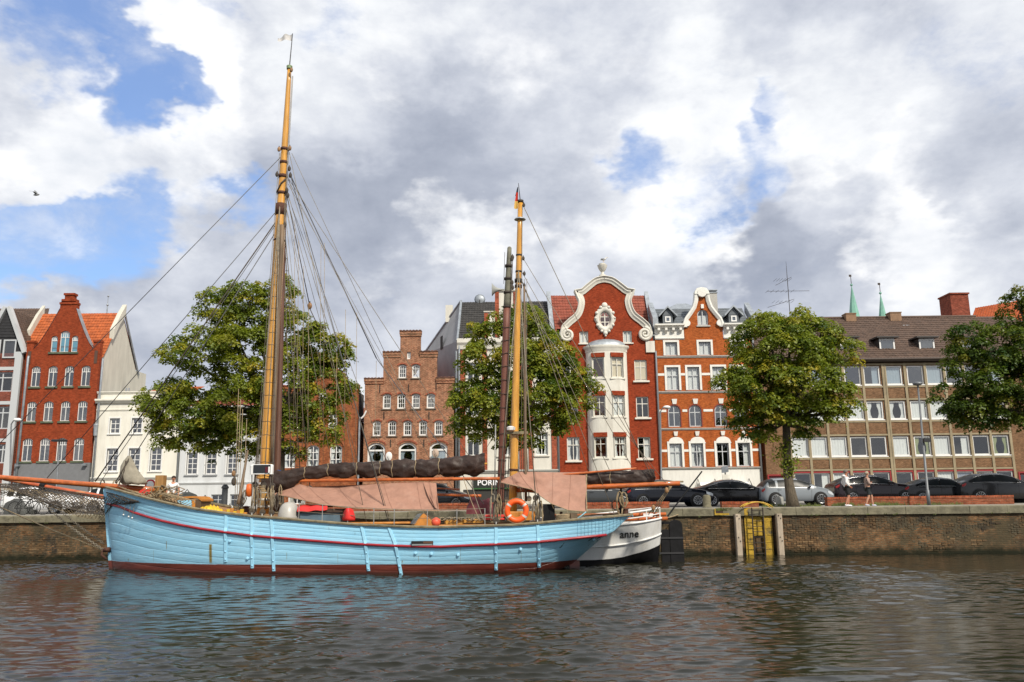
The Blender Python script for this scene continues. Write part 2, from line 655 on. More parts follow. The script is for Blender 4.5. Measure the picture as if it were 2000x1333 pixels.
# courses of single bricks standing out of the old mortar; patches are rendered over or washed out
def quay_bricks():
    M = bpy.data.materials.new('quay_brick_courses')
    M.use_nodes = True
    g = G(M.node_tree)
    b = M.node_tree.nodes['Principled BSDF']
    b.inputs['Roughness'].default_value = .9
    b.inputs['Specular IOR Level'].default_value = .15
    pos = g.node('ShaderNodeNewGeometry').outputs['Position']
    f = g.node('ShaderNodeAttribute', attribute_name='tint').outputs['Fac']
    c = g.ramp(f, [(0, (.045, .034, .023)), (.35, (.092, .060, .032)), (.7, (.155, .092, .045)), (1, (.26, .165, .085))])
    n = g.noise(g.v('MULTIPLY', pos, (1, 1, .45)), 1.1, 8, .7)
    c = g.mix(g.ss(n, .38, .60, 0, .92), c, (.080, .071, .048, 1))
    n2 = g.noise(g.v('MULTIPLY', g.v('ADD', pos, (4, 0, 7)), (1, 1, .3)), .8, 6, .65)
    c = g.mix(g.ss(n2, .54, .66, 0, .8), c, (.030, .027, .024, 1))
    z = g.sep(pos)[2]
    mz = g.m('ADD', z, g.m('MULTIPLY', g.m('SUBTRACT', g.noise(pos, 3.0, 5), .5), .5))
    c = g.mix(g.ss(mz, .05, .42, .96, 0), c, (.012, .015, .008, 1))
    g.put(b.inputs['Base Color'], c)
    r = random.Random(31)
    mb, tint = MB(), []
    row = 0
    z = -.06
    while z < QT - .42:
        x = -27.0 + (.13 if row % 2 else 0)
        while x < 27:
            L = .25 if row % 3 else .125
            keep = mnoise.noise(Vector((x * .35, z * .9, 4))) + .5 * mnoise.noise(Vector((x * 1.3, z * 2, 9)))
            if keep > -.28 + .3 * r.random() and not (LAD0 - .45 < x < LAD1 + .3):
                y = quay_y(x) + .035 + r.uniform(-.012, .012) - (.012 if keep > .2 else 0)
                dx, dz = r.uniform(-.006, .006), r.uniform(-.005, .005)
                x0, x1, z0, z1 = x + dx + .006, x + L - .006 + dx, z + dz + .006, z + .075 + dz
                yb = y + .09
                mb.add([(x0, yb, z0), (x1, yb, z0), (x1, yb, z1), (x0, yb, z1), (x0 + .004, y, z0 + .004), (x1 - .004, y, z0 + .004), (x1 - .004, y, z1 - .004), (x0 + .004, y, z1 - .004)],
                       [(4, 5, 6, 7), (0, 1, 5, 4), (1, 2, 6, 5), (2, 3, 7, 6), (3, 0, 4, 7)])
                t = min(1, max(0, .42 + .22 * r.gauss(0, 1) + (.25 if z < .75 else -.08)))
                tint += [t] * 8
            x += L
        z += .082
        row += 1
    me = mb.mesh('bricks', M, False, wpos(wall), fix=False)
    me.attributes.new('tint', 'FLOAT', 'POINT').data.foreach_set('value', np.array(tint, dtype=np.float32))
    stuff(link('bricks', me, wall))


quay_bricks()
# painted ladder bay: yellow blocks
M_YEL = mat('yellow_paint', (.38, .24, .02), .8, var=.3, vscale=5, dirt=1.0, dcol=(.085, .072, .04), bump=.4)
for cx, w in ((1463.5, 17), (1500, 17)):
    for k in range(6):
        z1 = QT - .335 - k * .30
        a = P(cx - w / 2, 1045, 37.9).x
        c = P(cx + w / 2, 1045, 37.9).x
        y = quay_y(a)
        MB().bevbox((a, y + .03, z1 - .285), (c, y + .25, z1), .012).build('painted_block', M_YEL, wall)
a, c = P(1472.5, 1045, 37.9).x, P(1491, 1045, 37.9).x
for k in range(3):
    MB().bevbox((a, quay_y(a) + .09, QT - .335 - k * .30 - .285), (c, quay_y(a) + .3, QT - .335 - k * .3), .012).build('painted_block', M_YEL, wall)
a, c = P(1452, 1000, 37.9).x, P(1512, 1000, 37.9).x
MB().bevbox((a, quay_y(a) - .085, QT - .32), (c, quay_y(a) - .02, QT + .012), .01).build('painted_block', M_YEL, wall)
# ladder
M_IRON = mat('rusty_iron', (.045, .035, .028), .7, .3, var=.4, vscale=8)
lad = thing('quay_ladder', 'iron ladder in a yellow painted bay, hoop handrail on the quay edge', 'ladder', (P(1481, 1045, 37.8).x, quay_y(12) - .1, QT))
yl = quay_y(12) - .13
lx = [P(1470, 1045, 37.7).x, P(1491.5, 1045, 37.7).x]
for x in lx:
    MB().tube([(x, yl - .02, -.5), (x, yl - .02, QT + .02)], .03, 6).build('rail', M_IRON, lad)
for k in range(9):
    z = .08 + k * .235
    MB().tube([(lx[0], yl - .02, z), (lx[1], yl - .02, z)], .016, 6).build('rung', M_IRON, lad)
M_YEL2 = mat('yellow_rail', (.55, .34, .03), .5, var=.15, dirt=.4)
for y in (yl, yl + .42):
    pts = []
    for i in range(13):
        t = i / 12
        pts.append((P(1452 + 60 * t, 1045, 37.7).x, y, QT + .02 + .24 * math.sin(PI * t) ** .7))
    MB().tube(pts, .026, 8).build('hoop', M_YEL2, lad, True)
for t in (.3, .7):
    xx = P(1452 + 60 * t, 1045, 37.7).x
    MB().tube([(xx, yl, QT + .25), (xx, yl + .42, QT + .25)], .02, 6).build('hoop_stay', M_YEL2, lad)
# timber rubbing posts either side of the ladder
M_POST = mat('bleached_timber', (.40, .33, .25), .85, var=.2, vscale=3, dirt=.5, dcol=(.16, .13, .09), bump=.3, stretch=(1, 1, .3))
for i, (px, lab) in enumerate(((1444, 'bleached timber rubbing post on the quay wall, left of the yellow ladder'), (1523.5, 'bleached timber rubbing post on the quay wall, right of the yellow ladder'))):
    x = P(px, 1050, 37.6).x
    y = quay_y(x) - .03
    t = thing('rubbing_post', lab, 'timber post', (x, y, 0), 'rubbing posts on the quay wall')
    b = MB()
    w = .13
    b.loft([[(x - w, y, z), (x - w, y - .20, z), (x - w + .03, y - .24, z), (x + w - .03, y - .24, z), (x + w, y - .20, z), (x + w, y, z)] for z in (-.8, .3, 1.2, 1.80)], True, True)
    b.build('timber', M_POST, t)
    for dz, dx in ((1.72, -.04), (1.60, .05), (.78, -.03), (.62, .05)):
        MB().lathe((x + dx, y - .262, dz), [(.001, 0), (.026, 0), (.026, .03), (.001, .03)], 8, 'y').build('bolt', M_IRON, t)
# yellow rimmed planting tray let into the coping
a, c = P(1394, 1000, 38), P(1436, 1000, 38)
ty = quay_y(a.x) - .09
t = thing('kerb_tray', 'yellow rimmed tray with weeds in the quay edge, left of the ladder', 'tray', (a.x, ty, QT - .3))
for q0, q1 in (((a.x, ty - .03, QT - .30), (c.x, ty, QT - .22)), ((a.x, ty - .03, QT - .22), (a.x + .05, ty, QT - .02)), ((c.x - .05, ty - .03, QT - .22), (c.x, ty, QT - .02))):
    MB().box(q0, q1).build('rim', M_YEL, t)
MB().box((a.x + .05, ty - .01, QT - .22), (c.x - .05, ty + .02, QT - .05)).build('soil', mat('soil', (.05, .03, .02), .95, var=.4), t)


# weeds: tufts of blades (uncountable ground cover)
M_WEED = mat('weed_green', (.09, .11, .025), .8, var=.5, vscale=2)


def tuft_mesh(mb, c, n, h, spread, r=rnd):
    for _ in range(n):
        a = r.uniform(0, 6.28)
        d = r.uniform(0, spread)
        x, y = c[0] + math.cos(a) * d, c[1] + math.sin(a) * d * .6
        hh = h * r.uniform(.4, 1)
        lx_, ly_ = r.uniform(-.5, .5) * hh, r.uniform(-.5, .5) * hh
        w = r.uniform(.008, .02)
        mb.add([(x - w, y, c[2]), (x + w, y, c[2]), (x + lx_, y + ly_, c[2] + hh)], [(0, 1, 2)])


mb = MB()
for i in range(26):
    tuft_mesh(mb, (a.x + .1 + (c.x - a.x - .2) * i / 25, ty + .0, QT - .1), 14, .16, .07)
stuff(mb.build('weeds', M_WEED, t))

# ---- low brick planter walls on the quay
M_LOW = brick('planter_brick', (.28, .08, .038), (.21, .06, .03), (.22, .13, .085), .25, .08, .2, .010, .3, (.2, .12, .06))
M_LOWCAP = brick('planter_cap_brick', (.36, .085, .035), (.28, .065, .03), (.2, .11, .07), .085, .24, .2, .012, .2)


def low_wall(px0, px1, pyt, pyb, Y, label):
    p0, p1 = P(px0, pyb, Y), P(px1, pyb, Y)
    zt = P((px0 + px1) / 2, pyt, Y).z
    t = thing('planter_wall', label, 'low wall', ((p0.x + p1.x) / 2, Y, QT), 'low brick walls on the quay')
    MB().box((p0.x, Y, QT - .05), (p1.x, Y + .36, zt - .12)).build('brick_body', M_LOW, t)
    n = int((p1.x - p0.x) / .30)
    L = (p1.x - p0.x + .04) / n
    src = None
    for i in range(n):
        xx = p0.x - .02 + L * i
        if src is None:
            o = MB().bevbox((xx + .004, Y - .02, zt - .118), (xx + L - .004, Y + .38, zt), .008).build('cap_brick', M_LOWCAP, t)
            src = o
        else:
            o = link('cap_brick', src.data, t, src.location + Vector((L * i, 0, rnd.uniform(-.004, .004))))


low_wall(1617, 1982, 969.5, 991, 41.5, 'long low red brick wall behind the two walkers')
low_wall(1411, 1483, 980, 1000, 41.0, 'short low red brick wall behind the yellow ladder hoops')
low_wall(1120, 1308, 981, 1004, 41.0, 'low red brick wall behind the white stern railing')
low_wall(560, 1000, 984, 1006, 42.5, 'low red brick wall behind the middle of the blue ship')
# weeds along the long wall
mb = MB()
for i in range(150):
    px = rnd.choice([rnd.uniform(1625, 1890), rnd.uniform(1490, 1600), rnd.uniform(1630, 1660), rnd.uniform(1700, 1760)])
    p = P(px, 990, 41.35)
    tuft_mesh(mb, (p.x, 41.42 - rnd.random() * .25, QT - .01), 16, rnd.uniform(.08, .26), .22)
for i in range(60):
    xx = rnd.uniform(-26, 24)
    tuft_mesh(mb, (xx, quay_y(xx) - .06, QT - .36 + rnd.uniform(-.03, .03)), 9, .10, .10)
stuff(tag(mb.build('weeds', M_WEED), 'dry green weeds growing along the foot of the low walls', 'weeds'))

# ================================================================ building kit
M_WHITE = mat('white_frame', (.70, .70, .68), .45, var=.05)
M_CREAM = mat('cream_frame', (.66, .64, .57), .6, var=.08, dirt=.25, dcol=(.3, .28, .24))
M_GFRAME = mat('grey_frame', (.47, .49, .50), .5)
M_GLASS = glass('window_glass', (.86, .89, .90), 2.2)
M_GLASSB = glass('window_glass_blue', (.60, .68, .74), 2.9)
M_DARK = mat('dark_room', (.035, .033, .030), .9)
M_CURT = mat('curtain', (.82, .82, .78), .9, var=.1, vscale=10, stretch=(3, 3, .2))
M_CURTB = mat('curtain_beige', (.78, .66, .46), .9)
M_BLUEC = mat('blue_blind', (.14, .62, .75), .8)
M_SILLG = mat('green_sill', (.085, .105, .065), .8, var=.3)
M_ZINC = mat('zinc', (.30, .33, .36), .5, .4, var=.2, dirt=.3)
M_PIPE = mat('drain_pipe', (.22, .24, .26), .45, .3)
_WC = {}


def arch_top(w, h, rise, n=9):
    """outline (x from -w/2 to w/2, z from 0 to h); the head is an arc of the given rise"""
    if rise <= 0:
        return [(-w / 2, 0), (w / 2, 0), (w / 2, h), (-w / 2, h)]
    R = (w * w / 4 + rise * rise) / (2 * rise)
    pts = [(-w / 2, 0), (w / 2, 0)]
    for i in range(n + 1):
        x = w / 2 - w * i / n
        pts.append((x, h - R + math.sqrt(max(R * R - x * x, 0))))
    return pts


def head(w, h, rise, x):
    if rise <= 0:
        return h
    R = (w * w / 4 + rise * rise) / (2 * rise)
    return h - R + math.sqrt(max(R * R - x * x, 0))


def win_set(w, h, rise=0, cols=2, rows=(), fw=.07, bar=.045, sill=None, hood=None, surround=None, curtain=None, frame=None, gl=None, depth=.12, sash=None, blind=None):
    """meshes of one window in its own coordinates: x centred, z from the sill, y into the wall; cached, so alike windows share data.
    rows: heights (fractions) of the cross bars; sash: (fraction, cols) splits the light above that height differently"""
    key = (round(w, 2), round(h, 2), round(rise, 2), cols, rows, fw, bar, str(sill), str(hood), str(surround), str(curtain), frame and frame.name, gl and gl.name, depth, str(sash), str(blind))
    if key in _WC:
        return _WC[key]
    frame = frame or M_WHITE
    gl = gl or M_GLASS
    out = arch_top(w, h, rise)
    inn = [(x * (w - 2 * fw) / w, fw + (z - 0) * (h - 2 * fw) / h) for x, z in out]
    b = MB()
    y0, y1 = depth, depth + .07
    n = len(out)
    r = [[(x, y0, z) for x, z in out], [(x, y0, z) for x, z in inn], [(x, y1, z) for x, z in inn]]
    b.loft(r)
    wi = w - 2 * fw
    zs = [fw] + [h * q for q in rows] + [None]
    for q in rows:
        b.box((-wi / 2, y0 + .004, h * q - bar / 2), (wi / 2, y1, h * q + bar / 2))
    res = []
    for ri in range(len(zs) - 1):
        nc = cols
        if sash and ri == len(zs) - 2:
            nc = sash
        xs = [-wi / 2 + wi * i / nc for i in range(nc + 1)]
        lo = zs[ri]
        for x in xs[1:-1]:
            hi = zs[ri + 1] if zs[ri + 1] is not None else head(w, h, rise, x) - fw
            b.box((x - bar / 2, y0 + .006, lo), (x + bar / 2, y1, hi))
        for i in range(nc):
            xa, xb = xs[i], xs[i + 1]
            if zs[ri + 1] is not None:
                poly = [(xa, lo), (xb, lo), (xb, zs[ri + 1]), (xa, zs[ri + 1])]
            else:
                poly = [(xa, lo), (xb, lo)] + [(xb + (xa - xb) * k / 4, head(w, h, rise, (xb + (xa - xb) * k / 4) * w / wi) - fw * .9) for k in range(5)]
            pb = MB()
            pb.add([(x, y0 + .04, z) for x, z in poly], [tuple(range(len(poly)))])
            res.append(('pane', pb.mesh('pane', gl, fix=False)))
    meshes = [('window', b.mesh('window', frame))] + res
    if sill:
        m, hh, over, out_ = sill
        sb = MB().bevbox((-w / 2 - over, -out_, -hh), (w / 2 + over, depth, -.004), .01)
        meshes.append(('sill', sb.mesh('sill', m)))
    if surround:
        m, sw, pr = surround[:3]
        o2 = [(x * (w + 2 * sw) / w, z * (h + sw) / h) for x, z in out]
        sb = MB()
        seq = list(range(1, n)) + [0]
        rr = [[(out[i][0], depth - .01, out[i][1]) for i in seq], [(out[i][0], -pr, out[i][1]) for i in seq], [(o2[i][0], -pr, o2[i][1]) for i in seq], [(o2[i][0], .02, o2[i][1]) for i in seq]]
        sb.loft(rr, False)
        meshes.append(('surround', sb.mesh('surround', m)))
        if len(surround) > 3:      # keystone
            kb = MB().add(*_frus(0, h + sw * .2, .13, .17, .34, pr + .08))
            meshes.append(('keystone', kb.mesh('keystone', m)))
    if hood:
        m, hh, over, out_ = hood
        hb = MB().bevbox((-w / 2 - over, -out_, h + .01), (w / 2 + over, .05, h + hh), .01)
        meshes.append(('hood', hb.mesh('hood', m)))
    if curtain:
        m, kind = curtain
        cb = MB()
        rr = []
        nz = 5
        if kind == 'full':
            spans = [(-wi / 2, wi / 2)]
        elif kind == 'sides':
            spans = [(-wi / 2, -wi * .17), (wi * .2, wi / 2)]
        else:
            spans = [(wi * .05, wi / 2)]
        for a, c in spans:
            rows_ = []
            for k in range(nz):
                t = k / (nz - 1)
                row = []
                for i in range(17):
                    s_ = i / 16
                    pinch = 1 - (.38 * math.sin(PI * min(1, t * 1.3)) if kind == 'sides' else 0)
                    xx = a + (c - a) * s_
                    if kind == 'sides':
                        e = a if a < 0 else c
                        xx = e + (xx - e) * pinch
                    row.append((xx, y1 + .05 + .02 * math.sin(s_ * 32), fw + (h - rise - 2 * fw) * t))
                rows_.append(row)
            cb.grid(rows_)
        meshes.append(('curtain', cb.mesh('curtain', m, True, fix=False)))
    if blind:
        m, frac = blind
        bb = MB().box((-wi / 2, y0 + .05, h * (1 - frac)), (wi / 2, y0 + .06, h - rise * .6 - fw))
        meshes.append(('blind', bb.mesh('blind', m)))
    _WC[key] = (meshes, out)
    return _WC[key]


def _frus(x, z, w0, w1, hh, out):
    vs = [(x - w0, -out, z), (x + w0, -out, z), (x + w1, -out - .04, z + hh), (x - w1, -out - .04, z + hh)]
    vs += [(a, .02, c) for a, b, c in vs]
    return vs, [(0, 1, 2, 3), (4, 7, 6, 5), (0, 4, 5, 1), (1, 5, 6, 2), (2, 6, 7, 3), (3, 7, 4, 0)]


class House:
    """one building: facade plane at distance Y; collects openings, then cuts them out of the wall"""
    def __init__(s, name, label, Y, px, pyref=985, cat='building', dpt=9.0):
        s.Y = Y
        s.dpt = dpt
        s.root = thing(name, label, cat, (P(px, pyref, Y).x, Y, QT), 'houses along the quay street')
        s.holes = []

    def X(s, px, py):
        return P(px, py, s.Y).x

    def Z(s, py, px):
        return P(px, py, s.Y).z

    def wpx(s, w):
        return w / F * s.Y * 0.99

    def window(s, x, z0, w, h, dy=0.0, cut=True, rotz=0.0, name='window', **kw):
        meshes, out = win_set(w, h, **kw)
        root = None
        for nm, me in meshes:
            if nm == 'window':
                root = link(name, me, s.root, (x - s.root.location.x, s.Y + dy - s.root.location.y, z0 - QT))
                if rotz:
                    root.rotation_euler = (0, 0, rotz)
            else:
                link(nm, me, root)
        if cut:
            s.holes.append([(x + a, z0 + b) for a, b in out])
        return root

    def winpx(s, pxs, py0, py1, wpx, pxref=None, **kw):
        """a row of windows by surveyed columns; sill and head heights from one reference column"""
        pxref = pxref if pxref is not None else sum(pxs) / len(pxs)
        z0, z1 = s.Z(py1, pxref), s.Z(py0, pxref)
        for px in pxs:
            kk = dict(kw)
            c = kk.pop('curtains', None)
            if c:
                q = c[pxs.index(px) % len(c)]
                if q:
                    kk['curtain'] = q
            s.window(s.X(px, (py0 + py1) / 2), z0, s.wpx(wpx), z1 - z0, **kk)

    def wall(s, outline, m, depth=.35, name='wall', holes=None, dy=0.0):
        holes = s.holes if holes is None else holes
        loops = [outline] + holes
        tri = tessellate_polygon([[Vector((x, z, 0)) for x, z in lp] for lp in loops])
        flat = [p for lp in loops for p in lp]
        b = MB()
        y = s.Y + dy
        b.add([(x, y, z) for x, z in flat], [tuple(t) for t in tri])
        for li, lp in enumerate(loops):
            n = len(lp)
            d = depth if li == 0 else .22
            b.add([(x, y, z) for x, z in lp] + [(x, y + d, z) for x, z in lp], [(i, (i + 1) % n, (i + 1) % n + n, i + n) for i in range(n)])
        me = b.mesh(name, m, False, wpos(s.root), fix=False)
        bm_ = bmesh.new()
        bm_.from_mesh(me)
        bmesh.ops.remove_doubles(bm_, verts=bm_.verts, dist=.0005)
        bmesh.ops.recalc_face_normals(bm_, faces=bm_.faces)
        bm_.to_mesh(me)
        bm_.free()
        return link(name, me, s.root)

    def part(s, name, mb, m, smooth=False, parent=None):
        return mb.build(name, m, parent or s.root, smooth)

    def box(s, name, a, b, m, parent=None):
        return MB().box(a, b).build(name, m, parent or s.root)

    def band(s, name, x0, x1, z0, z1, out, m):
        """string course or cornice: stepped moulding"""
        h = z1 - z0
        b = MB()
        prof = [(0, z0), (-out * .45, z0), (-out * .6, z0 + h * .35), (-out, z0 + h * .6), (-out, z1), (0, z1)]
        b.loft([[(x, s.Y + d + .003, z) for d, z in prof] for x in (x0, x1)], True, True)
        return b.build(name, m, s.root)

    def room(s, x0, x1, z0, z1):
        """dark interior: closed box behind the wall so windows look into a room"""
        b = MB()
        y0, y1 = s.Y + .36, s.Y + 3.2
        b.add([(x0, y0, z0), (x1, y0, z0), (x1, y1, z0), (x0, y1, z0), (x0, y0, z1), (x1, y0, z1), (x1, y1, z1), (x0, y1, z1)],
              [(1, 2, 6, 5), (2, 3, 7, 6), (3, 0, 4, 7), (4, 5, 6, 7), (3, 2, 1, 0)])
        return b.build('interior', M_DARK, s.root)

    def shell(s, x0, x1, z1, m, skew=0.0):
        """side and back walls"""
        b = MB()
        ya, yb = s.Y + .35, s.Y + s.dpt
        b.add([(x0, ya, QT), (x0 + skew, yb, QT), (x0 + skew, yb, z1), (x0, ya, z1)], [(0, 1, 2, 3)])
        b.add([(x1, ya, QT), (x1 + skew, yb, QT), (x1 + skew, yb, z1), (x1, ya, z1)], [(0, 1, 2, 3)])
        b.add([(x0 + skew, yb, QT), (x1 + skew, yb, QT), (x1 + skew, yb, z1), (x0 + skew, yb, z1)], [(0, 1, 2, 3)])
        return b.build('side_wall', m, s.root)


def tiles(name, parent, p00, p10, p11, p01, m, tw=.24, th=.34, wave=.035, step=.03):
    """pantile slope: p00-p10 is the eave, p01-p11 the ridge; rows lap, columns roll"""
    p00, p10, p11, p01 = (Vector(p) for p in (p00, p10, p11, p01))
    nx = max(3, int(max((p10 - p00).length, (p11 - p01).length) / tw))
    ny = max(2, int(((p01 - p00).length + (p11 - p10).length) / 2 / th))
    nrm = (p10 - p00).cross(p01 - p00).normalized()
    if nrm.y > 0:
        nrm = -nrm
    if nrm.z < 0 and abs(nrm.y) < .3:
        nrm = -nrm
    b = MB()
    sub = 4
    cols = nx * sub
    rr = random.Random(nx * 31 + ny)
    for r in range(ny):
        rows = []
        jit = [rr.uniform(-.006, .006) for _ in range(nx + 1)]
        for t, lift in ((r / ny, -.01), (r / ny, step), ((r + 1) / ny, 0.0)):
            row = []
            for i in range(cols + 1):
                u = i / cols
                q = p00.lerp(p10, u).lerp(p01.lerp(p11, u), t)
                w_ = math.sin(2 * PI * i / sub + .6) * wave * .5 + wave * .5
                row.append(q + nrm * (lift + w_ + jit[i // sub]))
            rows.append(row)
        b.grid(rows)
    me = b.mesh(name, m, 35, wpos(parent), fix=False)
    return stuff(link(name, me, parent))


def tile_mat(name, c, var=.3):
    return mat(name, c, .75, var=var, vscale=2.5, dirt=.35, dcol=tuple(q * .4 for q in c), bump=.2)


def gutter_pipe(h, px, py0, py1, off=.12, r=.055, m=None):
    x = h.X(px, (py0 + py1) / 2)
    z0, z1 = h.Z(py1, px), h.Z(py0, px)
    y = h.Y - off
    MB().tube([(x, y + .05, z1 + .15), (x, y, z1), (x, y, z0)], r, 8).build('drain_pipe', m or M_PIPE, h.root, True)

# ================================================================ houses, left to right
YB = 68.0
T_BROWN = tile_mat('brown_tiles', (.085, .052, .036))
T_ORANGE = tile_mat('orange_tiles', (.37, .085, .018))
T_RED = tile_mat('red_tiles', (.22, .050, .026))
T_BLACK = tile_mat('black_tiles', (.030, .028, .026))
M_SLATE = mat('slate', (.10, .115, .13), .6, var=.25, dirt=.3)


def house_white_gable():
    h = House('gabled_house', 'half seen gabled house with white frames and dark boarded gable, far left', YB, -20)
    xl, xr = h.X(-130, 800), h.X(33, 800)
    zt = h.Z(690, 40)
    zp = h.Z(603, 10)
    xp = h.X(11, 640)
    xg = h.X(47, 690) - .1
    M_BR = brick('dark_red_brick', (.22, .052, .032), (.17, .042, .028), (.19, .12, .09), stain=.3)
    M_BOARD = mat('black_boards', (.022, .022, .024), .7, var=.3)
    # bands of windows
    for py0, py1 in ((727, 765), (794, 838), (868, 905)):
        h.winpx((-42, 3), py0, py1, 42, 20, cols=2, rows=(.72,), fw=.10, bar=.09, frame=M_GFRAME)
    wins_g = list(h.holes)
    h.wall([(xl, QT), (xr, QT), (xr, zt), (xl, zt)], M_BR)
    h.room(xl + .1, xr - .1, QT, zt)
    h.shell(xl, xr, zt, M_BR)
    for py in (720, 787, 860):
        z = h.Z(py, 20)
        h.box('white_band', (xl, YB - .06, z - .15), (xr, YB + .02, z + .13), M_GFRAME)
    h.box('corner_pilaster', (xr - .55, YB - .12, QT), (xr + .02, YB + .1, zt + .1), M_GFRAME)
    gutter_pipe(h, 42, 700, 985, .1, .1, M_ZINC)
    # gable
    gx0 = 2 * xp - xg
    zg = zt
    M_G = MB().prism([(gx0, zg + .0), (xg, zg), (xp, zp - .1)], YB + .02, YB + .2)
    h.part('gable', M_G, M_BOARD)
    nb = 9
    for k in range(nb):
        z = zg + 1.35 + (zp - zg - 1.6) * k / nb
        f = (zp - z) / (zp - zg)
        h.box('gable_board', (xp - (xp - gx0) * f + .15, YB - .03, z + .01), (xp + (xg - xp) * f - .15, YB + .02, z + (zp - zg - 1.6) / nb - .015), M_BOARD)
    for sx in (gx0 - .05, xg + .05):
        b = MB()
        t = Vector((xp - sx, 0, zp - zg)).normalized()
        nn = Vector((-t.z, 0, t.x))
        if nn.z < 0:
            nn = -nn
        a, c = Vector((sx, 0, zg - .05)), Vector((xp, 0, zp + .05))
        b.loft([[a + Vector((0, y, 0)), a + nn * .3 + Vector((0, y, 0)), c + nn * .3 + Vector((0, y, 0)), c + Vector((0, y, 0))] for y in (YB - .22, YB + .25)], True, True)
        h.part('bargeboard', b, M_GFRAME)
    z0, z1 = h.Z(700, 20), h.Z(664, 20)
    for px in (-10, 20):
        h.window(h.X(px, 680), z0, h.wpx(26), z1 - z0, dy=-.12, cut=False, cols=1, rows=(), fw=.12, frame=M_GFRAME, gl=M_GLASS, depth=.02)
    # roofs
    zr = h.Z(604, 60)
    tiles('roof_tiles', h.root, (xp, YB + .3, zp), (xg + .15, YB + .3, zt), (xg + .15, YB + 5, zt + 1.5), (xp, YB + 7, zp), T_BROWN)
    tiles('roof_tiles', h.root, (xl, YB + .5, zt), (h.X(70, 690), YB + .5, zt), P(97, 603, YB + 5.5), P(-120, 604, YB + 5.5), T_BROWN)


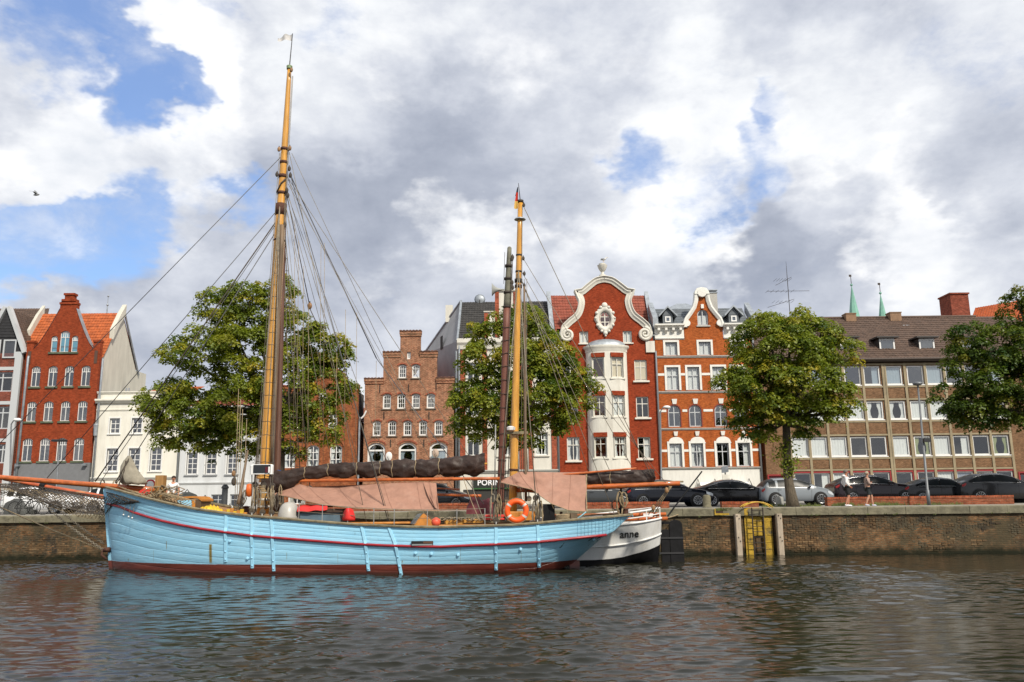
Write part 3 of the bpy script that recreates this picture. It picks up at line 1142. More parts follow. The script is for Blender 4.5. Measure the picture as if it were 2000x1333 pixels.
def house_red_gable():
    h = House('red_brick_house', 'narrow red brick house with shaped gable and orange tiles, four windows per floor', YB, 105)
    M_BR = brick('bright_red_brick', (.30, .056, .020), (.25, .044, .017), (.21, .058, .028), .25, .075, .14, stain=.3, stcol=(.09, .03, .02))
    M_GREY = mat('grey_render', (.155, .160, .168), .8, var=.08)
    xl, xr = h.X(42, 780), h.X(187, 780)
    kw = dict(cols=2, rows=(.70,), sash=4, rise=.20, fw=.055, bar=.05, sill=(M_SILLG, .16, .12, .10), gl=M_GLASSB, depth=.10)
    h.winpx((69.5, 102.5, 134.5, 167), 715, 755, 18.5, 118, **kw)
    h.winpx((61, 94, 127, 160.5), 784, 823, 19, 110, **kw)
    h.winpx((52.5, 86.5, 119.5, 153), 856, 901, 20, 103, **kw)
    k2 = dict(kw)
    k2['blind'] = (M_BLUEC, .72)
    k2['curtain'] = (M_BLUEC, 'full')
    z0, z1 = h.Z(688, 125), h.Z(656, 125)
    for px, dz, w in ((105.5, 0, 13), (125.5, .42, 19), (145.5, 0, 13)):
        h.window(h.X(px, 672), z0, h.wpx(w), z1 - z0 + dz, **dict(k2, cols=1 if w < 15 else 2))
    zp = h.Z(667, 60)
    zs = h.Z(682, 70)
    xc = (xl + xr) / 2 + .1
    pil = h.wpx(14)
    zg = h.Z(905, 100)
    out = [(xl, zg), (xr, zg), (xr, zp), (xr - pil, zp), (xr - pil, zs)]
    zn = h.Z(604, 135)
    wn = h.wpx(17)
    for i in range(1, 10):
        t = i / 10
        out.append((xr - pil + (xc + wn - xr + pil) * (t ** .82), zs + (zn - zs) * t ** 1.05))
    zc1, zc2, zc3 = h.Z(598, 135), h.Z(586, 135), h.Z(574, 135)
    out += [(xc + wn, zn), (xc + wn, zc1 + .3), (xc + wn * .8, zc2), (xc + wn * .55, zc2), (xc + wn * .55, zc3), (xc - wn * .55, zc3), (xc - wn * .55, zc2), (xc - wn * .8, zc2), (xc - wn, zc1 + .3), (xc - wn, zn)]
    for i in range(9, 0, -1):
        t = i / 10
        out.append((xl + pil + (xc - wn - xl - pil) * (t ** .82), zs + (zn - zs) * t ** 1.05))
    out += [(xl + pil, zs), (xl + pil, zp), (xl, zp)]
    h.wall(out, M_BR, .45)
    h.wall([(xl, QT), (xr, QT), (xr, zg - .003), (xl, zg - .003)], M_GREY, .4, 'ground_floor_wall', [], -.03)
    h.room(xl + .3, xr - .3, QT, zs)
    M_SIDE = mat('cream_render_side', (.52, .50, .43), .85, var=.10, vscale=1.2, dirt=.45, dcol=(.30, .28, .23), stretch=(1, 1, .25))
    h.shell(xl, xr - .01, h.Z(700, 190), M_SIDE)
    # corner niches, neck mouldings
    for x in (xl + pil * .5, xr - pil * .5):
        h.box('niche', (x - .13, YB - .03, zs - 1.3), (x + .13, YB + .01, zs - .2), mat('niche_brown', (.09, .045, .03), .8))
        h.box('pilaster_cap', (x - pil * .55, YB - .08, zp - .12), (x + pil * .55, YB + .5, zp + .05), M_BR)
    for z, w in ((zc1 + .28, wn * 1.06), (zc2 + .02, wn * .86), (zc3, wn * .66)):
        h.box('gable_step', (xc - w, YB - .08, z - .14), (xc + w, YB + .5, z + .04), M_BR)
    # zinc on the gable slopes
    for s_ in (-1, 1):
        e = xr - pil if s_ > 0 else xl + pil
        pts = [(e + (xc + s_ * wn - e) * ((i / 8) ** .82), YB - .06, zs + (zn - zs) * (i / 8) ** 1.05 + .05) for i in range(9)]
        b = MB()
        b.grid([[(x, y, z), (x, YB + .55, z)] for x, y, z in pts])
        h.part('flashing', b, M_ZINC)
    # roof: ridge runs along the street
    zr = P(150, 613, YB + 3.4).z
    yr = YB + 3.4
    ze = h.Z(697, 195)
    tiles('roof_tiles', h.root, (xl - .9, YB + .4, ze), (xr + .15, YB + .4, ze), (xr + .15, yr, zr), (xl - .9, yr, zr), T_ORANGE)
    b = MB().add([(xl, yr, zr), (xr, yr, zr), (xr, YB + 7.2, ze), (xl, YB + 7.2, ze)], [(0, 1, 2, 3)])
    h.part('rear_roof', b, T_ORANGE)
    b = MB()
    b.add([(xr - .02, YB + .35, ze - .1), (xr - .02, YB + 7.2, ze - .6), (xr - .02, yr, zr)], [(0, 1, 2)])
    b.add([(xr - .02, YB + 7.2, QT), (xr - .02, YB + 7.2, ze - .6), (xr - .02, YB + .35, ze - .1), (xr - .02, YB + .35, QT)], [(0, 1, 2, 3)])
    h.part('side_wall', b, M_SIDE)
    for x, za in ((xr, .28), (xl - 1.0, .16)):
        b = MB()
        b.loft([[(x - .1, y, z), (x + za, y, z), (x + za, y, z + hh), (x - .1, y, z + hh)] for y, z, hh in ((YB + 1.6, ze + (zr - ze) * .4, .9), (YB + 2.6, ze + (zr - ze) * .74, .9), (yr + .1, zr - .2, 1.0))], True, True)
        h.part('parapet', b, M_SIDE)
    b = MB().tube([(xr + .06, YB + 3.6, zr + .2), (xr + .06, YB + 7.3, ze - .5)], .1, 6)
    h.part('verge_flashing', b, M_ZINC)
    b = MB().lathe((xc + 1.6, yr, zr), [(.05, 0), (.05, .7), (.12, .75), (.03, .9), (.03, 1.5), (.1, 1.55), (.01, 1.7)], 8)
    h.part('finial', b, M_ZINC)
    gutter_pipe(h, 190, 705, 985, .1, .09, M_ZINC)
    h.box('lamp_bracket', (xl + .2, YB - .35, zg - .25), (xl + .5, YB, zg - .1), M_PIPE)
    h.box('lamp_bracket', (xr - .5, YB - .35, zg - .25), (xr - .2, YB, zg - .1), M_PIPE)
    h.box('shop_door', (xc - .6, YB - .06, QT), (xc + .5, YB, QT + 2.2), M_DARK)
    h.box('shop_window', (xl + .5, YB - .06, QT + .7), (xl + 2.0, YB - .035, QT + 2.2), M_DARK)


def house_cream():
    h = House('cream_house', 'low cream rendered house with parapet, between red gable house and big tree', YB, 265)
    M_R = mat('cream_render', (.70, .68, .60), .8, var=.06, vscale=1.2, dirt=.4, dcol=(.46, .43, .36), stretch=(1.8, 1.8, .3))
    xl, xr = h.X(184, 860), h.X(350, 860)
    kw = dict(cols=2, rows=(.27, .50, .73), fw=.09, bar=.05, surround=(M_WHITE, .10, .04), sill=(M_WHITE, .08, .14, .10), gl=M_GLASSB)
    h.winpx((224, 267, 311), 817, 847, 20, 267, **dict(kw, rows=(.33, .66)))
    h.winpx((219, 262, 304), 876, 921, 22, 260, **kw)
    h.winpx((235, 300), 948, 985, 24, 260, **dict(kw, rows=(.7,)))
    zt = h.Z(768, 230)
    h.wall([(xl, QT), (xr, QT), (xr, zt), (xl, zt)], M_R, .4)
    h.room(xl + .1, xr - .1, QT, zt - .5)
    h.shell(xl, xr, zt - .2, M_R)
    h.band('parapet_cap', xl - .05, xr + .05, zt - .06, zt + .12, .14, M_R)
    h.band('cornice', xl - .08, xr + .08, h.Z(788, 230), h.Z(780, 230), .34, M_R)
    h.band('frieze_moulding', xl, xr, h.Z(803, 230), h.Z(800, 230), .08, M_R)
    h.band('string_course', xl, xr, h.Z(937, 260), h.Z(932, 260), .16, mat('cream_band', (.55, .55, .51), .8))
    zr = P(290, 757, YB + 5).z
    tiles('roof_tiles', h.root, (xl + 1.5, YB + .5, zt - .3), (xr, YB + .5, zt - .3), (xr, YB + 5, zr), (h.X(285, 740), YB + 5, zr), T_ORANGE)
    b = MB().lathe((h.X(189, 850), YB - .25, h.Z(852, 189)), [(.14, 0), (.16, .5), (.2, .9), (.12, 1.0)], 10)
    h.part('rainwater_head', b, M_ZINC)
    for px in (240, 245):
        h.box('vent_pipe', (h.X(px, 757) - .04, YB + .6, zt), (h.X(px, 757) + .04, YB + .7, zt + .5), M_ZINC)


def house_pale():
    h = House('pale_grey_house', 'pale grey rendered house behind the big tree beside the main mast', YB, 420)
    M_R = mat('pale_render', (.56, .58, .59), .8, var=.05, vscale=1.2, dirt=.35, dcol=(.38, .38, .37), stretch=(1.8, 1.8, .3))
    xl, xr = h.X(350.5, 900), h.X(497, 900)
    kw = dict(cols=2, rows=(.27, .50, .73), fw=.09, bar=.05, surround=(M_WHITE, .10, .04), sill=(mat('grey_sill', (.3, .31, .32), .8), .10, .14, .12), gl=M_GLASSB)
    h.winpx((375, 412, 453.5), 884, 927, 21, 412, **kw)
    h.winpx((379, 416, 456), 822, 858, 20, 412, **kw)
    h.winpx((425, 462), 966, 992, 26, 440, cols=2, rows=(.6,), frame=M_GFRAME)
    zt = h.Z(795, 420)
    h.wall([(xl, QT), (xr, QT), (xr, zt), (xl, zt)], M_R, .4)
    h.room(xl + .1, xr - .1, QT, zt - .5)
    h.shell(xl, xr, zt - .2, M_R)
    h.band('cornice', xl, xr, zt - .3, zt + .05, .3, M_R)
    h.band('string_course', xl, xr, h.Z(946, 420), h.Z(942, 420), .12, M_R)
    tiles('roof_tiles', h.root, (xl, YB + .4, zt), (xr, YB + .4, zt), (xr, YB + 4, zt + 1.2), (xl, YB + 4, zt + 1.2), T_RED)
    gutter_pipe(h, 349, 800, 985, .1, .07, M_PIPE)


def stepped(h, m, steps, xr_, zbase, cap, capout=.10):
    """stepped gable outline, from surveyed steps [(x0, x1, ztop)] nested outwards-in; returns outline and adds tile caps"""
    out = [(steps[0][0], zbase), (steps[0][1], zbase)]
    for i, (a, c, z) in enumerate(steps):
        out.append((c, z))
        if i + 1 < len(steps):
            out.append((steps[i + 1][1], z))
    for i in range(len(steps) - 1, -1, -1):
        a, c, z = steps[i]
        if i + 1 < len(steps):
            out.append((steps[i + 1][0], z))
        out.append((a, z))
    for i, (a, c, z) in enumerate(steps):
        spans = [(a, c)] if i + 1 == len(steps) else [(a, steps[i + 1][0]), (steps[i + 1][1], c)]
        for u0, u1 in spans:
            h.box('step_course', (u0 - .04, h.Y - .07, z - .50), (u1 + .04, h.Y + .42, z - .30), m)
            h.box('step_course', (u0 - .07, h.Y - .12, z - .30), (u1 + .07, h.Y + .45, z - .02), m)
            n = max(3, int((u1 - u0) / .24))
            for k in range(n):
                xa = u0 - .09 + (u1 - u0 + .18) * k / n
                L = (u1 - u0 + .18) / n
                b = MB()
                b.loft([[(xa + L * .5 + math.cos(PI * j / 5) * L * .5, y, z - .03 + math.sin(PI * j / 5) * .10 + dz) for j in range(6)] for y, dz in ((h.Y - .18, -.03), (h.Y + .5, .02))], True, True)
                h.part('coping_tile', b, cap)
    return out


def house_orange_stepped():
    h = House('stepped_gable_house', 'orange brick stepped gable house mostly hidden behind big tree', YB, 625)
    M_BR = brick('orange_brown_brick', (.31, .098, .034), (.24, .066, .026), (.22, .12, .07), .26, .08, .25, stain=.4)
    xl, xr = h.X(549, 880), h.X(697, 880)
    kw = dict(cols=2, rows=(.36, .68), fw=.09, bar=.06, rise=.22, gl=M_GLASS, curtain=(M_CURT, 'sides'))
    h.winpx((565, 611, 656), 870, 914, 24, 611, **kw)
    h.winpx((575, 612, 650), 808, 838, 18, 611, **dict(kw, curtain=None))
    h.winpx((595, 630), 762, 786, 15, 611, **dict(kw, curtain=None))
    h.winpx((580, 640), 950, 985, 34, 611, **dict(kw, rows=(.7,)))
    w = xr - xl
    zb = h.Z(752, 680)
    steps = [(xl, xr, zb), (xl + w * .22, xr - w * .2, zb + 1.0), (xl + w * .36, xr - w * .34, zb + 2.7)]
    out = stepped(h, M_BR, steps, xr, QT, T_RED)
    h.wall(out, M_BR, .4)
    h.room(xl + .1, xr - .1, QT, zb - .5)
    h.shell(xl, xr, h.Z(820, 690), M_BR)
    zr = zb + 2.4
    ze = h.Z(820, 690)
    xc = (xl + xr) / 2
    for x in (xl, xr):
        tiles('roof_tiles', h.root, (x, YB + .4, ze), (x, YB + 9, ze), (xc, YB + 9, zr), (xc, YB + .4, zr), T_RED)
    # relieving arches over the windows
    for px in (565, 611, 656):
        x = h.X(px, 892)
        z = h.Z(870, px)
        pts = [(x + .62 * math.cos(PI * i / 10), YB - .02, z - .1 + .55 * math.sin(PI * i / 10)) for i in range(11)]
        MB().tube(pts, .07, 6).build('arch_course', M_BR, h.root)
    h.box('rain_barrel_pipe', (h.X(701, 900) - .06, YB - .15, QT), (h.X(701, 900) + .06, YB - .03, h.Z(815, 700)), M_ZINC)


def house_brown_stepped():
    h = House('stepped_brick_house', 'brown brick stepped gable house with small white arched windows, centre', YB, 800)
    M_BR = brick('old_brown_brick', (.36, .14, .078), (.22, .075, .044), (.38, .27, .17), .27, .095, .26, .016, stain=.35, stcol=(.09, .06, .04), bump=.8)
    kw = dict(cols=3, rows=(.36, .68), fw=.12, bar=.035, rise=.14, sill=(mat('brick_sill', (.12, .09, .065), .9), .10, .10, .08), gl=M_GLASS)
    h.winpx((798.5,), 688, 702, 7.5, 798, **dict(kw, cols=1, rows=(), rise=0, sill=None))
    h.winpx((786, 812.3), 712, 739, 16, 798, **dict(kw, cols=3))
    h.winpx((755.6, 783.8, 812.3, 841.4), 769.5, 798.5, 16.5, 798, **kw)
    h.winpx((735.8, 765.8, 796.0, 826.2, 856.6), 822, 851.5, 16.3, 796, **dict(kw, gl=M_GLASS))
    h.winpx((735, 796, 856.5), 864.5, 904, 35, 796, cols=1, rows=(.62,), fw=.16, bar=.14, rise=.40, curtains=[(M_CURT, 'sides'), (M_CURT, 'sides'), (M_CURT, 'full')], gl=M_GLASSB)
    h.winpx((745, 850), 945, 985, 46, 796, cols=2, rows=(.7,), fw=.12)
    X = lambda px: h.X(px, 760)
    st = [(X(712.5), X(886.5), h.Z(738, 800)), (X(748), X(853), h.Z(686.5, 800)), (X(780.5), X(820.5), h.Z(646, 800))]
    out = stepped(h, M_BR, st, 0, QT, tile_mat('brown_ridge_tiles', (.13, .06, .04)))
    h.wall(out, M_BR, .42)
    xl, xr = st[0][0], st[0][1]
    h.room(xl + .1, xr - .1, QT, st[0][2] - 1)
    ze = h.Z(800, 712)
    h.shell(xl, xr, ze, M_BR)
    xc = (xl + xr) / 2
    zr = st[2][2] - 1.6
    for x in (xl, xr):
        tiles('roof_tiles', h.root, (x, YB + .43, ze), (x, YB + 9, ze), (xc, YB + 9, zr), (xc, YB + .43, zr), T_RED)
    # arch courses, wall anchors
    for px, py, r in [(p, 864.5, .86) for p in (735, 796, 856.5)] + [(p, 769.5, .46) for p in (755.6, 783.8, 812.3, 841.4)] + [(p, 822, .46) for p in (735.8, 765.8, 796, 826.2, 856.6)] + [(p, 712, .44) for p in (786, 812.3)]:
        x, z = h.X(px, py), h.Z(py, px)
        pts = [(x + r * math.cos(.35 + (PI - .7) * i / 8), YB - .005, z - r * .42 + r * .62 * math.sin(.35 + (PI - .7) * i / 8)) for i in range(9)]
        MB().tube(pts, .075, 4).build('arch_course', mat('arch_brick', (.30, .085, .045), .85, var=.3), h.root)
    for px, py in ((742, 760), (798, 758), (852, 755), (750, 812), (838, 812), (763, 866), (828, 866)):
        x, z = h.X(px, py), h.Z(py, px)
        MB().box((x - .035, YB - .06, z - .3), (x + .035, YB + .01, z + .3)).build('wall_anchor', M_IRON, h.root)
    b = MB().tube([(h.X(716, 803), YB - .1, h.Z(803, 716)), (h.X(711, 812), YB - .1, h.Z(813, 711)), (h.X(706, 822), YB - .1, h.Z(818, 706))], .07, 8)
    h.part('gutter_spout', b, M_WHITE)
    gutter_pipe(h, 891, 690, 985, .12, .07, M_PIPE)
    # satellite dishes
    for px, py, c in ((761, 892, M_WHITE), (851.5, 886, mat('dish_tan', (.42, .32, .25), .6))):
        x, z = h.X(px, py), h.Z(py, px)
        t = tag(link('satellite_dish', None, None, (x, YB - .3, z)), 'small round satellite dish on the brown stepped gable, %s' % ('white' if px < 800 else 'tan'), 'satellite dish', 'satellite dishes')
        b = MB()
        n = 14
        rings = [[(x + r * math.cos(2 * PI * j / n) * .75, YB - .35 - .12 + r * r * .6 - .1 * 0, z + r * math.sin(2 * PI * j / n)) for j in range(n)] for r in (.01, .15, .28, .36)]
        b.loft(rings)
        b.build('reflector', c, t, True)
        MB().tube([(x, YB - .38, z), (x, YB - .02, z - .15)], .03, 6).build('bracket', M_IRON, t)
        MB().tube([(x, YB - .4, z - .3), (x - .08, YB - .75, z - .05)], .02, 6).build('arm', M_IRON, t)


def house_tall_white():
    h = House('tall_white_house', 'tall white house with red brick strips and black roof, behind middle tree', YB, 985)
    M_R = mat('offwhite_render', (.62, .60, .53), .8, var=.07, vscale=1.3, dirt=.4, dcol=(.38, .35, .29), stretch=(1.8, 1.8, .3))
    M_BR = brick('strip_brick', (.36, .085, .042), (.30, .07, .036), (.28, .12, .08), stain=.15)
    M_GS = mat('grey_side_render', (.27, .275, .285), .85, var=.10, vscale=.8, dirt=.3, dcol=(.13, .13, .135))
    xl, xr = h.X(894, 760), h.X(1088, 760)
    kw = dict(cols=2, rows=(.68,), fw=.09, bar=.07, surround=(M_R, .12, .05), sill=(M_R, .12, .14, .12), gl=M_GLASS)
    for py0, py1 in ((708, 745), (775, 812), (846, 890)):
        h.winpx((924, 985, 1058), py0, py1, 24, 990, **dict(kw, curtains=[None, (M_CURT, 'sides'), (M_CURT, 'sides')]))
    zt = h.Z(664, 990)
    h.wall([(xl, QT), (xr, QT), (xr, zt), (xl, zt)], M_R, .4)
    h.room(xl + .1, xr - .1, QT, zt - .5)
    for px, w in ((904, 10), (947, 9), (1018, 9), (1036, 9), (1081, 10)):
        x = h.X(px, 800)
        h.box('brick_strip', (x - h.wpx(w) / 2, YB - .09, h.Z(920, 990)), (x + h.wpx(w) / 2, YB + .01, h.Z(684, 990)), M_BR)
    h.band('cornice', xl - .05, xr + .05, h.Z(682, 990), zt + .1, .35, M_R)
    h.band('string_course', xl, xr, h.Z(924, 990), h.Z(918, 990), .2, mat('band_grey', (.42, .42, .39), .8))
    # central dormer gable
    zr = P(985, 590, YB + 4.5).z
    zd, zc = h.Z(612, 985), h.Z(571, 985)
    xa, xb, xc_, xd = h.X(946, 640), h.X(967, 620), h.X(1010, 620), h.X(1031, 640)
    hole0 = len(h.holes)
    z0, z1 = h.Z(662, 985), h.Z(635, 985)
    h.window(h.X(968, 650), z0 + .05, h.wpx(15), z1 - z0 - .05, rise=.3, cols=2, rows=(.62,), fw=.08)
    h.window(h.X(1008, 650), z0 + .05, h.wpx(15), z1 - z0 - .05, rise=.3, cols=2, rows=(.62,), fw=.08)
    h.wall([(xa, zt + .11), (xd, zt + .11), (xd, zd), (xc_, zd), (xc_, zc), (xb, zc), (xb, zd), (xa, zd)], M_R, 2.5, 'dormer_gable', h.holes[hole0:], -.05)
    for a, z in ((xa, zd), (xb, zc), (xd - .35, zd), (xc_ - .3, zc)):
        h.box('brick_strip', (a, YB - .12, zt + .2), (a + .34, YB - .055, z), M_BR)
    for a, c, z in ((xa, xb, zd), (xb, xc_, zc), (xc_, xd, zd)):
        h.band('gable_cap', a - .05, c + .05, z - .02, z + .16, .2, M_R)
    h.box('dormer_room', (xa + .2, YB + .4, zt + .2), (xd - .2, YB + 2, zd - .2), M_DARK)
    # roof and skewed grey flank
    tiles('roof_tiles', h.root, (xl + .05, YB + .3, zt + .1), (xr, YB + .3, zt + .1), (xr, YB + 4.5, zr), (xl + .1, YB + 4.5, zr), T_BLACK)
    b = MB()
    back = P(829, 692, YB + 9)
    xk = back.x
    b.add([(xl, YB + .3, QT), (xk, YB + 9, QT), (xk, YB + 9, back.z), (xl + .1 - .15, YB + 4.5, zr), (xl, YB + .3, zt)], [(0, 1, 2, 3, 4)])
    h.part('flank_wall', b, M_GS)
    b = MB().add([(xk, YB + 9, back.z), (xr, YB + 9, back.z), (xr, YB + 4.5, zr), (xl, YB + 4.5, zr)], [(0, 1, 2, 3)])
    h.part('rear_roof', b, T_BLACK)
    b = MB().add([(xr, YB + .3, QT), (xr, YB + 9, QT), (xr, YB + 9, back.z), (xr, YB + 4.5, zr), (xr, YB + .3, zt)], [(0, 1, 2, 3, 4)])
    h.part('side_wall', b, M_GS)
    b = MB().tube([(xl - .05, YB + .25, zt), (xl + .0, YB + 4.4, zr + .1), (xk, YB + 9, back.z + .08)], .12, 6)
    h.part('verge_flashing', b, M_ZINC)
    for t in (.45, .62):
        p = Vector((xl, YB + .3, 0)).lerp(Vector((xk, YB + 9, 0)), t)
        d = Vector((xk - xl, 8.7, 0)).normalized()
        n_ = Vector((-d.y, d.x, 0))
        z = h.Z(665 if t < .5 else 690, 870)
        b = MB()
        a0, a1 = p - d * .35 + n_ * .04, p + d * .35 + n_ * .04
        b.add([(a0.x, a0.y, z), (a1.x, a1.y, z), (a1.x, a1.y, z + 1.2), (a0.x, a0.y, z + 1.2)], [(0, 1, 2, 3)])
        h.part('flank_window', b, M_DARK)
    q = P(878, 612, YB + 6)
    h.box('chimney', (q.x - .35, YB + 5.7, q.z - .9), (q.x + .3, YB + 6.3, q.z + .7), M_R)
    gutter_pipe(h, 897, 668, 985, .14, .08, M_ZINC)
    gutter_pipe(h, 1090, 690, 985, .14, .08, M_PIPE)
    q = P(937, 588, YB + 4.3)
    t = tag(link('roof_dish', None, None, (q.x, q.y, q.z)), 'grey satellite dish on the black roof ridge', 'satellite dish', 'satellite dishes')
    MB().lathe((q.x, q.y, q.z + .15), [(.01, 0), (.35, .03), (.5, .12)], 14, 'y').build('reflector', M_ZINC, t, True)
    MB().tube([(q.x, q.y, q.z - .5), (q.x, q.y, q.z + .1)], .03, 6).build('mast', M_IRON, t)
    # shop sign on the ground floor
    z = h.Z(951, 955)
    x0 = h.X(932, 945)
    st = tag(link('shop_sign', None, None, (x0, YB - .2, z)), 'dark sign board with white capital letters on the tall white house', 'sign')
    MB().box((x0 - .3, YB - .2, z - .1), (x0 + 3.4, YB - .05, z + .75)).build('sign_board', mat('sign_black', (.015, .02, .016), .5), st)
    me = text_mesh('PORIN', .62, .02, .012, 1.05)
    me.materials.append(mat('sign_white', (.8, .8, .82), .5))
    link('lettering', me, st, (.02, -.03, .12), (PI / 2, 0, 0))
    MB().box((x0 - .3, YB - .19, z - .2), (x0 + 3.4, YB - .06, z - .11)).build('green_trim', mat('sign_green', (.03, .11, .03), .5), st)
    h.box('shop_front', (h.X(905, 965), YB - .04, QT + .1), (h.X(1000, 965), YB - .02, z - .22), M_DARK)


def house_baroque():
    h = House('baroque_gable_house', 'red house with curved white moulded gable, oval window and round bay', YB, 1190)
    M_RED = brick('deep_red_brick', (.30, .052, .020), (.245, .040, .016), (.20, .048, .022), .25, .075, .14, .008, stain=.3, stcol=(.10, .03, .02), bump=.4)
    M_ST = mat('ivory_stucco', (.63, .61, .54), .75, var=.08, vscale=1.5, dirt=.5, dcol=(.34, .31, .26), stretch=(1.8, 1.8, .35))
    xl, xr = h.X(1089.5, 800), h.X(1284, 800)
    kw = dict(cols=2, rows=(.66,), fw=.08, bar=.06, sill=(M_ST, .14, .16, .16), frame=M_CREAM, gl=M_GLASS)
    lint = M_RED
    h.winpx((1251.5,), 703, 744, 25, 1251, **dict(kw, blind=(M_CURTB, .93)))
    h.winpx((1255,), 775, 816, 25, 1255, **kw)
    h.winpx((1258.5,), 854, 896, 25, 1258, **dict(kw, curtain=(M_CURT, 'right')))
    h.winpx((1114,), 703, 744, 25, 1118, **kw)
    h.winpx((1117,), 775, 816, 25, 1118, **kw)
    h.winpx((1120,), 854, 900, 25, 1120, **dict(kw, curtain=(M_CURT, 'sides')))
    h.winpx((1140.5, 1225.5), 647, 670.5, 18, 1183, cols=2, rows=(), fw=.09, bar=.06, frame=M_CREAM, sill=(M_ST, .1, .1, .12), curtain=(M_CURT, 'full'))
    # gable curve, half, from surveyed points
    xm = h.X(1181.5, 600)
    half = [(91, 649), (88, 637), (76, 625), (59.5, 611), (53, 591), (57, 579), (61.5, 568)]
    half2 = [(47, 565), (33, 554), (20, 545), (8, 541.5), (0, 540.6)]

    def pt(dx, py, s_):
        return (xm + s_ * h.wpx(dx) * 1.0, h.Z(py, 1181))

    def smooth(pts, n=4):
        o = []
        for i in range(len(pts) - 1):
            p0, p1, p2, p3 = pts[max(i - 1, 0)], pts[i], pts[i + 1], pts[min(i + 2, len(pts) - 1)]
            for k in range(n):
                t = k / n
                o.append(tuple(.5 * (2 * p1[a] + (p2[a] - p0[a]) * t + (2 * p0[a] - 5 * p1[a] + 4 * p2[a] - p3[a]) * t * t + (3 * p1[a] - p0[a] - 3 * p2[a] + p3[a]) * t ** 3) for a in (0, 1)))
        return o + [pts[-1]]
    hl = smooth(half) + smooth(half2)
    zsh = h.Z(676, 1181)
    outR = [pt(a, b, 1) for a, b in hl]
    outL = [pt(a, b, -1) for a, b in hl][::-1]
    wall = [(xl, h.Z(938, 1190)), (xr, h.Z(938, 1190)), (xr, zsh)] + outR + outL[1:] + [(xl, zsh)]
    # oval window
    ox, oz = h.X(1181.5, 625), h.Z(624, 1181)
    ow, oh = h.wpx(10.5), h.wpx(16.5)
    oval = [(ox + ow * math.cos(2 * PI * i / 24), oz + oh * math.sin(2 * PI * i / 24)) for i in range(24)]
    holes = list(h.holes) + [oval]
    h.wall(wall, M_RED, .45, 'wall', holes)
    h.wall([(xl, QT), (xr, QT), (xr, h.Z(938, 1190) - .003), (xl, h.Z(938, 1190) - .003)], M_ST, .4, 'ground_floor_wall', [], -.02)
    h.room(xl + .1, xr - .1, QT, h.Z(640, 1181))
    h.shell(xl, xr, zsh, M_RED)
    wn = link('oval_window', None, h.root, (ox - h.root.location.x, 0, oz - QT))
    b = MB()
    b.loft([[(ox + (ow * k) * math.cos(2 * PI * i / 24), y, oz + (oh * k) * math.sin(2 * PI * i / 24)) for i in range(24)] for k, y in ((1, YB + .08), (.86, YB + .08), (.86, YB + .16))])
    b.box((ox - .04, YB + .085, oz - oh * .95), (ox + .04, YB + .15, oz + oh * .95))
    for dz in (-.33, .33):
        b.box((ox - ow * .9, YB + .087, oz + dz * oh - .035), (ox + ow * .9, YB + .15, oz + dz * oh + .035))
    b.build('frame', M_CREAM, wn)
    MB().add([(ox + ow * .95 * math.cos(2 * PI * i / 24), YB + .12, oz + oh * .95 * math.sin(2 * PI * i / 24)) for i in range(24)], [tuple(range(24))]).build('pane', M_GLASS, wn)
    # cartouche: lobed ring in relief with scrolls
    b = MB()
    N = 48
    rings = []
    for k, y in ((1.0, YB - .02), (1.12, YB - .16), (1.5, YB - .20), (1.72, YB - .10), (1.78, YB + .01)):
        ring = []
        for i in range(N):
            a = 2 * PI * i / N
            lob = 1 + (.10 * math.cos(8 * a) + .06 * math.cos(4 * a + .5)) * max(0, k - 1.05)
            ring.append((ox + ow * (k * 1.06) * lob * math.cos(a), y, oz + oh * (k * .94) * lob * math.sin(a) - .0))
        rings.append(ring)
    b.loft(rings)
    b.build('cartouche', M_ST, wn, True)
    for dx, dz, r in ((0, 1.72, .26), (-.75, 1.45, .15), (.75, 1.45, .15), (-1.55, .75, .16), (1.55, .75, .16), (-1.45, -.75, .15), (1.45, -.75, .15), (0, -1.75, .2), (-.7, -1.5, .13), (.7, -1.5, .13), (0, -2.1, .09), (-1.8, .1, .12), (1.8, .1, .12)):
        MB().sphere((ox + dx * ow, YB - .1, oz + dz * oh), (r, .16, r), 10, 6).build('cartouche_scroll', M_ST, wn, True)
    # moulding along the gable: swept rectangular profile with a fillet
    def sweep(pts, wdt, out):
        b = MB()
        rings = []
        for i, (x, z) in enumerate(pts):
            a = Vector(pts[max(i - 1, 0)])
            c = Vector(pts[min(i + 1, len(pts) - 1)])
            t = (c - a).normalized()
            n_ = Vector((-t.y, t.x))
            cx = Vector((xm, h.Z(620, 1181)))
            if n_.dot(cx - Vector((x, z))) < 0:
                n_ = -n_
            q = []
            for u, y in ((0, YB + .46), (-.05, YB + .46), (-.05, YB - .30), (.05, YB - .34), (.28, YB - .22), (.5, YB - .22), (.72, YB - .12), (1, YB - .10), (1, YB + .01)):
                v = Vector((x, z)) + n_ * (u * wdt)
                q.append((v.x, y, v.y))
            rings.append(q)
        b.loft(rings, False)
        return b
    wd = h.wpx(12.5)
